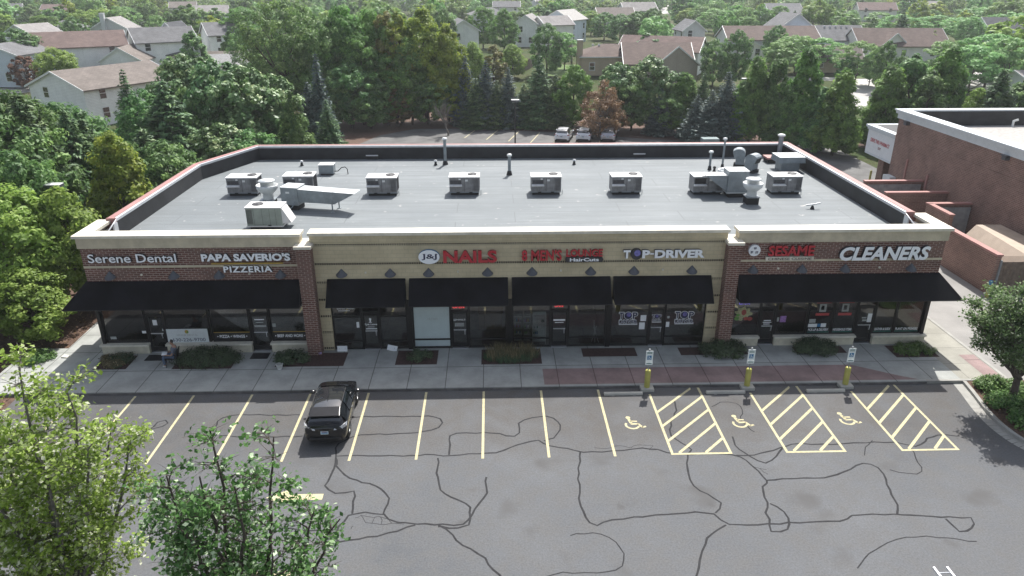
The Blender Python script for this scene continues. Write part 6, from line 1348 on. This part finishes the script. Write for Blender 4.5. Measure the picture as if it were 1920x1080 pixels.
# left of the shops
plant('light', -27.0, 9.0, 8.0, 7.2, 'bright light green tree at the far left of the shops'); plant('light2', -23.9, 10.2, 7.4, 5.2, 'bright light green tree close to the left shop corner'); plant('light', -28.2, 3.5, 6.2, 6.0, 'lower light green tree at the left edge behind the foreground tree'); plant('light2', -24.4, 6.0, 4.2, 4.6, 'small light green tree under the left awning corner')
tr(203, 235, 9, 'gold', 5.6, 'golden green cone shaped tree beside the left parapet')
for a in ((60, 183, 10, 'spruce2', 8), (12, 205, 9.5, 'spruce2', 7), (118, 205, 9.5, 'spruce2', 6), (0, 280, 8.5, 'dark', 6), (160, 250, 7.5, 'dark', 5.5), (70, 290, 7, 'dark', 5.5), (228, 128, 10, 'spruce', 5.2), (300, 150, 10, 'spruce2', 8), (262, 165, 9, 'dark', 6), (338, 100, 11, 'gloss', 8.5), (395, 108, 11, 'gloss', 7), (445, 122, 10.5, 'gloss', 8), (505, 138, 9.5, 'gloss', 6.5), (365, 150, 9, 'dark', 7), (430, 170, 8, 'gloss', 7), (500, 190, 7, 'gloss', 6), (330, 210, 7, 'spruce2', 6.5), (265, 240, 7.5, 'spruce2', 6.5), (300, 260, 7, 'dark', 6), (545, 165, 9, 'pyr_dark', 4), (575, 152, 8, 'blue', 5.6), (590, 98, 11, 'blue_narrow', 4.2), (355, 55, 9.5, 'pyr_dark', 7), (430, 55, 8.5, 'pyr_dark', 6), (410, 230, 6.5, 'gloss', 6), (465, 240, 6, 'dark', 6), (610, 185, 7, 'spruce', 4.5), (28, 175, 11, 'spruce2', 8), (95, 190, 9.5, 'dark', 8), (-20, 210, 10, 'dark', 8), (150, 222, 8.5, 'spruce2', 7), (40, 235, 8.5, 'dark', 8), (130, 262, 7, 'dark', 7), (0, 165, 11, 'dark', 7), (190, 250, 7.5, 'dark', 6)): tr(*a)
# belt behind the rear lot
for a in ((520, -10, 104, 'limb', 13), (572, 8, 103, 'limb', 11), (635, 4, 103, 'maple2', 9.5), (690, 14, 103, 'maple2', 8), (716, 8, 102, 'rust', 5.6), (742, 16, 101, 'yellow', 5.4), (790, 14, 102, 'lime', 9), (836, 44, 101, 'lime', 7), (765, 66, 100, 'maple2', 6.5), (670, 60, 101, 'maple', 8), (650, 115, 99, 'dark', 8), (690, 145, 98, 'dark', 7), (740, 140, 99, 'rust', 5), (610, 120, 99, 'dark', 7), (800, 140, 100, 'dark', 7.5), (720, 100, 100, 'maple', 7), (850, 130, 100, 'lime', 5.5), (590, 60, 102, 'maple', 8),
 (872, 103, 99, 'blue', 5.4), (910, 112, 98, 'blue', 5.8), (952, 125, 97.5, 'blue', 5.4), (893, 145, 97, 'spruce', 5.2), (932, 150, 97, 'spruce', 5), (1012, 103, 97.5, 'spruce', 6.4), (1042, 138, 97, 'spruce', 5.4), (982, 155, 98, 'spruce', 5.2), (1077, 118, 97.5, 'maple2', 5.8), (1160, 116, 97, 'gloss', 6), (1222, 102, 97, 'gloss', 7), (1190, 140, 96, 'dark', 6), (1242, 165, 94, 'blue_narrow', 4.2), (1286, 136, 95.5, 'pyr', 5.8), (1322, 133, 95, 'spruce', 4.6), (1262, 168, 95, 'dark', 5.5), (1310, 176, 91.5, 'blue', 5.0), (1338, 168, 90.5, 'blue', 6.0), (1368, 133, 91.5, 'blue', 6.4), (1424, 104, 92.5, 'pyr', 5.4), (1466, 96, 93, 'pyr_dark', 5.2), (1398, 150, 92, 'pyr', 5.2), (1520, 88, 91.5, 'pyr', 6.0), (1587, 130, 88, 'pyr', 6.0), (1552, 160, 89.5, 'pyr_dark', 5.5), (1490, 150, 91, 'pyr_dark', 5), (1678, 120, 94, 'pyr', 6.6), (1724, 96, 97, 'pyr_dark', 7), (1790, 86, 97, 'pyr', 6.8), (1757, 128, 94, 'pyr_dark', 6), (1886, 128, 95, 'spruce2', 7), (1838, 165, 95, 'light2', 4.5), (1655, 165, 99, 'light2', 3.6), (1925, 145, 97, 'pyr_dark', 6)): trd(*a)
trd(1130, 148, 90.5, 'dead', 6.0, 'brown withered tree standing in the rear lot')
trd(1146, 165, 92.5, 'dead', 5, 'smaller brown withered tree behind the big one')
bt_ = bare_tree(7.0, 5).build('trunk'); g = at_dist(838, 172, 92); e = empty('tree', (g.x, g.y, 0), 'bare leafless tree with fine grey branches at rear lot', 'tree'); bt_.parent = e; e.scale = (.9, .9, .9)
# among the houses, placed as the photo shows them
for a in ((20, 52, 9.0, 'dark', 9), (75, 28, 7.6, 'maple', 9), (40, 104, 5.5, 'red', 5.5), (98, 88, 7.5, 'light', 7.5), (150, 18, 7.6, 'light', 9), (135, 30, 8.0, 'dark', 6), (190, 15, 7.6, 'far4', 10), (232, 12, 8.1, 'airy', 9), (290, 28, 7.2, 'airy2', 6), (270, 6, 7.6, 'far0', 9), (215, 12, 8.5, 'far0', 9), (100, 12, 8.5, 'far3', 9), (320, 18, 8.1, 'dark', 7), (400, 14, 8.5, 'far3', 9), (450, 12, 10.2, 'maple', 10), (470, 40, 11.0, 'limb', 9), (500, 60, 10.0, 'dark', 8),
 (905, 12, 9.6, 'maple', 7.5), (945, 14, 9.6, 'maple2', 7), (1027, 42, 9.5, 'dark', 7), (960, 82, 6.0, 'light2', 5.5), (885, 78, 8.0, 'light2', 6), (925, 78, 8.0, 'rust', 5), (1060, 60, 7.0, 'airy2', 6), (1135, 22, 7.4, 'dark', 8), (1165, 25, 7.4, 'dark', 8), (1200, 20, 8.1, 'dark', 9), (1228, 14, 8.9, 'dark', 8), (1110, 20, 7.0, 'light', 8), (1240, 40, 5.2, 'airy2', 8), (1275, 38, 5.9, 'far_con', 5), (1345, 16, 7.4, 'airy', 11), (1385, 54, 9.5, 'dark', 5.5), (1345, 72, 8.0, 'dark', 6), (1400, 30, 6.7, 'maple', 8), (1462, 46, 8.0, 'dark', 5.5), (1465, 10, 8.1, 'maple', 9), (1530, 5, 8.1, 'light', 10), (1580, 18, 7.4, 'far0', 10), (1500, 66, 7.0, 'airy2', 10), (1545, 70, 6.5, 'airy', 9), (1470, 75, 6.5, 'airy2', 8), (1617, 76, 7.5, 'airy', 8), (1672, 75, 8.5, 'dark', 4.6), (1590, 106, 5.0, 'dark', 4), (1640, 100, 5.5, 'airy2', 5), (1700, 105, 5.0, 'dark', 5), (1835, 84, 8.0, 'airy', 10), (1790, 75, 7.5, 'airy2', 9), (1870, 62, 9.0, 'airy', 11), (1905, 70, 9.0, 'airy2', 9), (1760, 2, 8.1, 'far5', 11), (1762, 28, 6.7, 'airy', 12), (1810, 32, 6.7, 'airy2', 11), (1690, 26, 6.7, 'airy', 11), (1650, 22, 6.7, 'airy2', 10), (1870, 10, 8.1, 'far2', 14), (1830, 12, 7.4, 'far2', 12), (1900, 22, 7.4, 'far2', 12), (1750, 55, 6.0, 'light', 5), (1215, 60, 7.0, 'far3', 8), (700, 5, 10.2, 'far0', 9), (830, 14, 10.2, 'dark', 6), (806, 8, 10.2, 'far0', 8), (1070, 10, 8.1, 'far3', 9), (1010, 8, 8.1, 'far3', 10), (975, 15, 7.4, 'far0', 9), (1320, 8, 8.1, 'far2', 9), (1385, 10, 8.1, 'far0', 10), (1290, 15, 6.7, 'light', 8)): tr(*a)
# the rest of the suburb
placed = [(t[0].location.x, t[0].location.y) for t in TREES]
frng = random.Random(11); n_far = 0; far_mass = []
VIS = [(P((x, y, 5))[0], (Vector((x, y, 0))-Vector((CX, CY, 0))).length, r_) for x, y, r_ in FOOT]
for k in range(3300):
    d = 125+(frng.random()**.75)*560; ang = frng.uniform(-.95, .98); x = CX+d*math.sin(ang); y = CY+d*math.cos(ang)
    px, py, dep = P((x, y, 0))
    if px < -900 or px > 2800 or py < -14: continue
    if any((x-a)**2+(y-b)**2 < (r_+2.5)**2 for a, b, r_ in FOOT): continue
    if any((x-a)**2+(y-b)**2 < (4.6 if d < 300 else 5.5)**2 for a, b in placed): continue
    h = frng.uniform(6, 11.5); bad = False
    if d < 330:
        for vx, vd, vr in VIS:
            if 0 < vd-d < 55 and abs(px-vx) < (vr+2)*FPX/dep: bad = True; break
    if bad: continue
    if any(abs(px-q)<w and d<dd for q, w, dd in ((1632, 40, 150), (1840, 50, 140), (1050, 35, 140), (1248, 9, 400))): continue
    placed.append((x, y)); kd = frng.choice(('far0', 'far0', 'far1', 'far2', 'far2', 'far3', 'far4', 'far0', 'far_con', 'far5'))
    if px < -40 or px > 1960: far_mass.append((x, y, h)); continue
    if n_far < 270 and d < 480: n_far += 1; plant(kd, x, y, h, h*frng.uniform(.7, 1.0), small=True)
    elif d >= 330: far_mass.append((x, y, h))
# woods farther out that read as one mass
rng = np.random.default_rng(5); Cc = []
for k in range(900):
    d = frng.uniform(470, 900); ang = frng.uniform(-.72, .76); far_mass.append((CX+d*math.sin(ang), CY+d*math.cos(ang), frng.uniform(7, 11)))
for x, y, h in far_mass:
    for q in range(9): a = rng.random()*6.28; r_ = rng.random()**.5*h*.36; Cc.append((x+r_*math.cos(a), y+r_*math.sin(a), h*(.25+.65*rng.random())))
Cc = np.array(Cc); C, N_, lc = clumps(Cc, np.tile((0, 0, .3), (len(Cc), 1)), 1.5, 9)
o = bpy.data.objects.new('far_wood', leaf_mesh('far_wood', 'leaf_far', C, N_, .75, .7, lc)); COL.objects.link(o); tag(o, 'hazy woods beyond the last houses', 'woods', kind='stuff')

# foreground trees with visible branches
def branchy(name, base, H_, stems, label, mat, ls, nl, seed, spread, bark='bark', droop=.25, tw=.55, dens=1.0):
    global rng
    rng = np.random.default_rng(seed); r = random.Random(seed); m = MB(); TC = []; TD = []
    e = empty(name, base, label, 'tree')
    m.tube([(0, 0, 0), (.03, .02, H_*.14), (0, .05, H_*.28)], [.17, .15, .12], 8, bark)
    for sx_, sy_, top, w in stems:
        p0 = Vector((0, .03, H_*.22)); p3 = Vector((sx_, sy_, top)); n = 9; pts = []
        for k in range(n+1):
            t = k/n; q = p0.lerp(p3, t); f = math.sin(math.pi*t)*.25; q = q+Vector((sx_*f*.35+r.gauss(0, .05), sy_*f*.35+r.gauss(0, .05), 0)); pts.append(q)
        m.tube(pts, [.075*(1-.85*k/n)+.006 for k in range(n+1)], 6, bark)
        nb = int(15*w)
        for b in range(nb):
            t = .2+.8*(b+r.random())/nb; q = pts[min(n, int(t*n))].lerp(pts[min(n, int(t*n)+1)], t*n-int(t*n)); a = r.uniform(0, 6.28); L = spread*(1.12-t)*r.uniform(.5, 1.0)+.32
            d = Vector((math.cos(a), math.sin(a), r.uniform(.25, .9))).normalized(); bp = [q]
            for k in range(5): d = (d+Vector((r.gauss(0, .13), r.gauss(0, .13), .03-.05*k))).normalized(); bp.append(bp[-1]+d*L/5)
            m.tube(bp, [.024*(1-.16*k) for k in range(6)], 5, bark, False)
            for k in range(2, 6):
                for s in range(3):
                    a2 = r.uniform(0, 6.28); d2 = (d*.6+Vector((math.cos(a2), math.sin(a2), .2))).normalized(); L2 = r.uniform(.15, tw); tip = bp[k]+d2*L2
                    m.tube([bp[k], bp[k].lerp(tip, .5)+Vector((0, 0, .02)), tip], [.008, .006, .003], 4, bark, False)
                    for u in (.45, .75, 1.0): TC.append(bp[k].lerp(tip, u)); TD.append(d2)
    keep = r.random; TC, TD = zip(*[(c, d) for c, d in zip(TC, TD) if keep() < dens]); TC = np.array([tuple(c) for c in TC]); TD = np.array([tuple(c) for c in TD]); k = len(TC); base_l = np.repeat(rng.uniform(.25, .7, k), nl)
    d = rng.normal(size=(k*nl, 3)); C = np.repeat(TC, nl, 0)+d*ls*1.5+np.array((0, 0, -droop*ls))
    N_ = rng.normal(size=(k*nl, 3))*.7+np.array((0, 0, .8)); U = np.repeat(TD, nl, 0)*.5+rng.normal(size=(k*nl, 3))*.6+np.array((0, 0, -.5))
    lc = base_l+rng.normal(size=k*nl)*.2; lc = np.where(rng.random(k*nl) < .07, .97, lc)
    o = bpy.data.objects.new('crown', leaf_mesh('crown', mat, C, N_, ls*(.6+.5*rng.random(k*nl)), .62, lc, .3, U)); COL.objects.link(o); o.parent = e
    lpart(m, 'trunk', e); return e
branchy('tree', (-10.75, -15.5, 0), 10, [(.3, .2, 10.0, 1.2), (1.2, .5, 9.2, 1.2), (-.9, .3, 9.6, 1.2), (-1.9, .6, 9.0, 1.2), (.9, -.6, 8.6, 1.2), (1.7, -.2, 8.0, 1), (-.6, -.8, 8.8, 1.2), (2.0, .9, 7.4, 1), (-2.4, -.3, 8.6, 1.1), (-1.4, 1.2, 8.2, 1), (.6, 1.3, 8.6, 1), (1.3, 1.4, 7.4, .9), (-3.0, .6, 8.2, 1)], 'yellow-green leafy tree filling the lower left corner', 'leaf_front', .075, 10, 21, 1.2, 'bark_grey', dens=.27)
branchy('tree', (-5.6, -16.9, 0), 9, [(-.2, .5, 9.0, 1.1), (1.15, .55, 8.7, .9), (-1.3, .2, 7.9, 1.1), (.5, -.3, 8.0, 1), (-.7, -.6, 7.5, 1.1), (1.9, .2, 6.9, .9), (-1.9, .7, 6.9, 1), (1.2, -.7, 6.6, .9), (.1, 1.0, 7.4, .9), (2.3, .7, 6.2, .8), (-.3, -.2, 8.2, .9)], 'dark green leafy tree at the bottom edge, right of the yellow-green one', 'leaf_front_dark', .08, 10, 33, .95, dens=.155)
branchy('tree', (24.3, -2.1, .1), 6.2, [(.1, .1, 6.1, 1), (-1.1, .3, 5.7, 1.1), (-1.9, .2, 5.2, 1.1), (1.3, .2, 5.8, 1), (-.8, -1.0, 5.4, 1), (.8, -1.2, 5.3, 1), (-1.7, -1.0, 4.5, 1), (2.1, -.2, 4.9, 1), (-.8, 1.2, 5.2, 1), (1.0, 1.3, 5.4, 1), (-2.3, .5, 4.3, .9), (-1.6, 1.4, 4.4, .9), (1.9, 1.1, 4.4, .9)], 'green tree on the kerbed island at the right edge', 'leaf_island', .075, 8, 44, 1.2, dens=.55)

# shrubs, grasses and low plants
def shrub(name, cx_, cy_, w, d, h, mat, label, n=60, nl=40, ls=.055, asp=.45, cat='shrub', group='shrubs in the planting beds', spiky=False, z=.155, up=.5):
    global rng
    rng = np.random.default_rng(int(abs(cx_*100+cy_*17))+1); a = rng.random(n)*6.28; r_ = rng.random(n)**.5
    X = r_*np.cos(a)*w/2; Y = r_*np.sin(a)*d/2; Z = h*(.25+.6*rng.random(n))*(1-.55*r_**2)+.03
    C = np.stack([X, Y, Z], 1); out = np.stack([np.cos(a)*r_, np.sin(a)*r_, np.full(n, .5)], 1)
    if spiky:
        nn = n*nl; i = rng.integers(0, n, nn); ln = h*(.55+.6*rng.random(nn)); dr = np.stack([rng.normal(size=nn)*.28, rng.normal(size=nn)*.28, np.ones(nn)], 1); base = np.stack([X[i]+rng.normal(size=nn)*.06, Y[i]+rng.normal(size=nn)*.05, np.zeros(nn)], 1)
        me = leaf_mesh('foliage', mat, base+dr*(ln/2)[:, None], np.stack([rng.normal(size=nn), -1+0*rng.random(nn), .2+0*rng.random(nn)], 1), ln/2, .035, rng.uniform(.1, .6, nn)+.35*(ln > h*.95), 0, dr)
    else:
        Cl, N_, lc = clumps(C, out, .16*min(w, d)+.05, nl, .7, up); Cl[:, 2] = np.abs(Cl[:, 2]); me = leaf_mesh('foliage', mat, Cl, N_, ls*(.7+.6*rng.random(len(Cl))), asp, lc)
    o = bpy.data.objects.new(name, me); COL.objects.link(o); o.location = (cx_, cy_, z); return tag(o, label, cat, group)
shrub('shrub', -18.85, 2.95, 1.5, 1.3, .35, 'dry_grass', 'low dry tuft of plants in the leftmost planting bed', 40, 50, .05)
shrub('shrub', -18.5, 3.0, 1.3, 1.2, .4, 'shrub_dark', 'low dark plants in the leftmost planting bed', 40, 40, .05)
shrub('juniper', -14.1, 2.95, 3.3, 1.7, .75, 'shrub_dark', 'wide spreading dark juniper below the phone number banner', 110, 60, .07, .25)
shrub('shrub', -9.8, 3.0, 1.7, 1.2, .5, 'shrub_dark', 'dark low shrub left of the brick pillar', 50, 45, .06)
shrub('shrub', -3.3, 3.0, 1.3, 1.1, .5, 'shrub_dark', 'small sparse shrub before the white window film', 30, 40, .05)
shrub('ornamental_grass', 1.4, 3.0, 2.8, 1.3, .6, 'dry_grass', 'tall tawny ornamental grass before the barber shop', 60, 26, spiky=True, cat='grass clump')
shrub('ornamental_grass', 1.4, 2.75, 2.8, 1.0, .4, 'shrub_dark', 'short dark grass at the foot of the tawny grass', 60, 45, spiky=True, cat='grass clump')
shrub('shrub', 12.5, 3.1, 2.3, 1.5, .75, 'shrub_dark', 'bushy dark shrub at the foot of the right brick pillar', 80, 55, .065)
shrub('shrub', 17.4, 3.2, 2.3, 1.4, .8, 'shrub_dark', 'dark shrub under the windows left of the right shop door', 80, 55, .065, .3)
shrub('shrub', 22.6, 3.1, 2.1, 1.2, .32, 'shrub_light', 'flat green ground cover in the rightmost planting bed', 60, 50, .05); bpy.data.objects[-1] if False else None
shrub('shrub', -10.2, 2.1, .5, .45, .35, 'shrub_dark', 'small plant growing in the white flower pot', 14, 24, .04, z=.42)
shrub('shrub', -22.9, 3.4, 1.6, 1.4, .75, 'shrub_light', 'bright green bush on the mulch left of the pavement', 45, 45, .07, z=0)
for k, (x, y_, w, l) in enumerate(((24.3, -.75, 1.3, 'nearest the pavement corner'), (25.3, -1.3, 1.6, 'under the island tree'), (23.9, -2.2, 1.4, 'left of the island tree trunk'), (24.9, -3.0, 1.7, 'in the middle of the island'), (23.9, -3.7, 1.3, 'beside the curved kerb'), (25.2, -4.6, 1.9, 'lowest on the island'), (26.3, -2.9, 1.8, 'at the right edge of the island'), (24.2, -5.0, 1.2, 'at the tightest curve of the kerb'))): shrub('shrub', x, y_, w, w, .7, 'shrub_light', 'leafy green shrub '+l, 50, 50, .065, z=.12, group='shrubs on the island')
for k, (px, py, w, mt, l) in enumerate(((1400, 385, 0, '', ''),)): pass
rr_ = random.Random(4)
# fallen leaves on the mulch left of the shops
C = []
for k in range(900):
    x, y_ = rr_.uniform(-27, -22.1), rr_.uniform(-1.5, 12); C.append((x, y_, .03))
C = np.array(C); rng = np.random.default_rng(3); o = bpy.data.objects.new('fallen_leaves', leaf_mesh('fallen_leaves', 'leaf_dead', C, np.tile((0, 0, 1.), (len(C), 1))+rng.normal(size=(len(C), 3))*.3, .06, .6, rng.random(len(C)))); COL.objects.link(o); tag(o, 'scattered dry leaves on the brown mulch', 'leaves', kind='stuff')

# labels of the trees: look, what they stand by, and order among their likes
LAND += [('the rear lot lamp post', 966, 200, 87), ('the bare leafless tree', 838, 230, 90), ('the brown withered tree', 1130, 215, 88), ('the left parapet', 300, 340, 50), ('the back left roof corner', 480, 260, 60), ('the back right roof corner', 1478, 262, 60), ('the white canopy', 1660, 260, 75), ('the brick store cornice', 1800, 200, 70)]
ORD = 'first second third fourth fifth sixth seventh eighth ninth tenth'.split()
by = {}
for o, kind, (px, py, dep), h in TREES:
    if 'label' in o: continue
    d = (o.location-Vector((CX, CY, 0))).length
    ph, lx, ly, ld = min(LAND, key=lambda q: math.hypot(px-q[1], (py-q[2])*1.6)+abs(d-q[3])*.4)
    rel = 'left of' if px < lx-28 else 'right of' if px > lx+28 else 'behind' if d > ld+4 else 'in front of' if d < ld-4 else 'beside'
    by.setdefault(f'{KIND[kind][0]} {rel} {ph}', []).append((px, o))
for lab, L_ in by.items():
    L_.sort(key=lambda q: q[0])
    for k, (px, o) in enumerate(L_):
        o['label'] = lab if len(L_) == 1 else ' '.join((lab+', '+ORD[min(k, 9)]+' from left').split()[:16])

# ------------------------------------------------------------------ haze over the suburb
m = MB(); m.box(-1300, 1300, -90, 1500, -1.2, 60); hz = m.build('haze', None)
hm = bpy.data.materials.new('haze'); hm.use_nodes = True; t = hm.node_tree; t.nodes.remove(t.nodes['Principled BSDF'])
pv = t.nodes.new('ShaderNodeVolumePrincipled'); pv.inputs['Color'].default_value = (.93, .96, 1, 1); pv.inputs['Density'].default_value = .00032; pv.inputs['Anisotropy'].default_value = .3
t.links.new(pv.outputs[0], t.nodes['Material Output'].inputs['Volume']); hz.data.materials.clear(); hz.data.materials.append(hm); struct(hz, 'stuff')
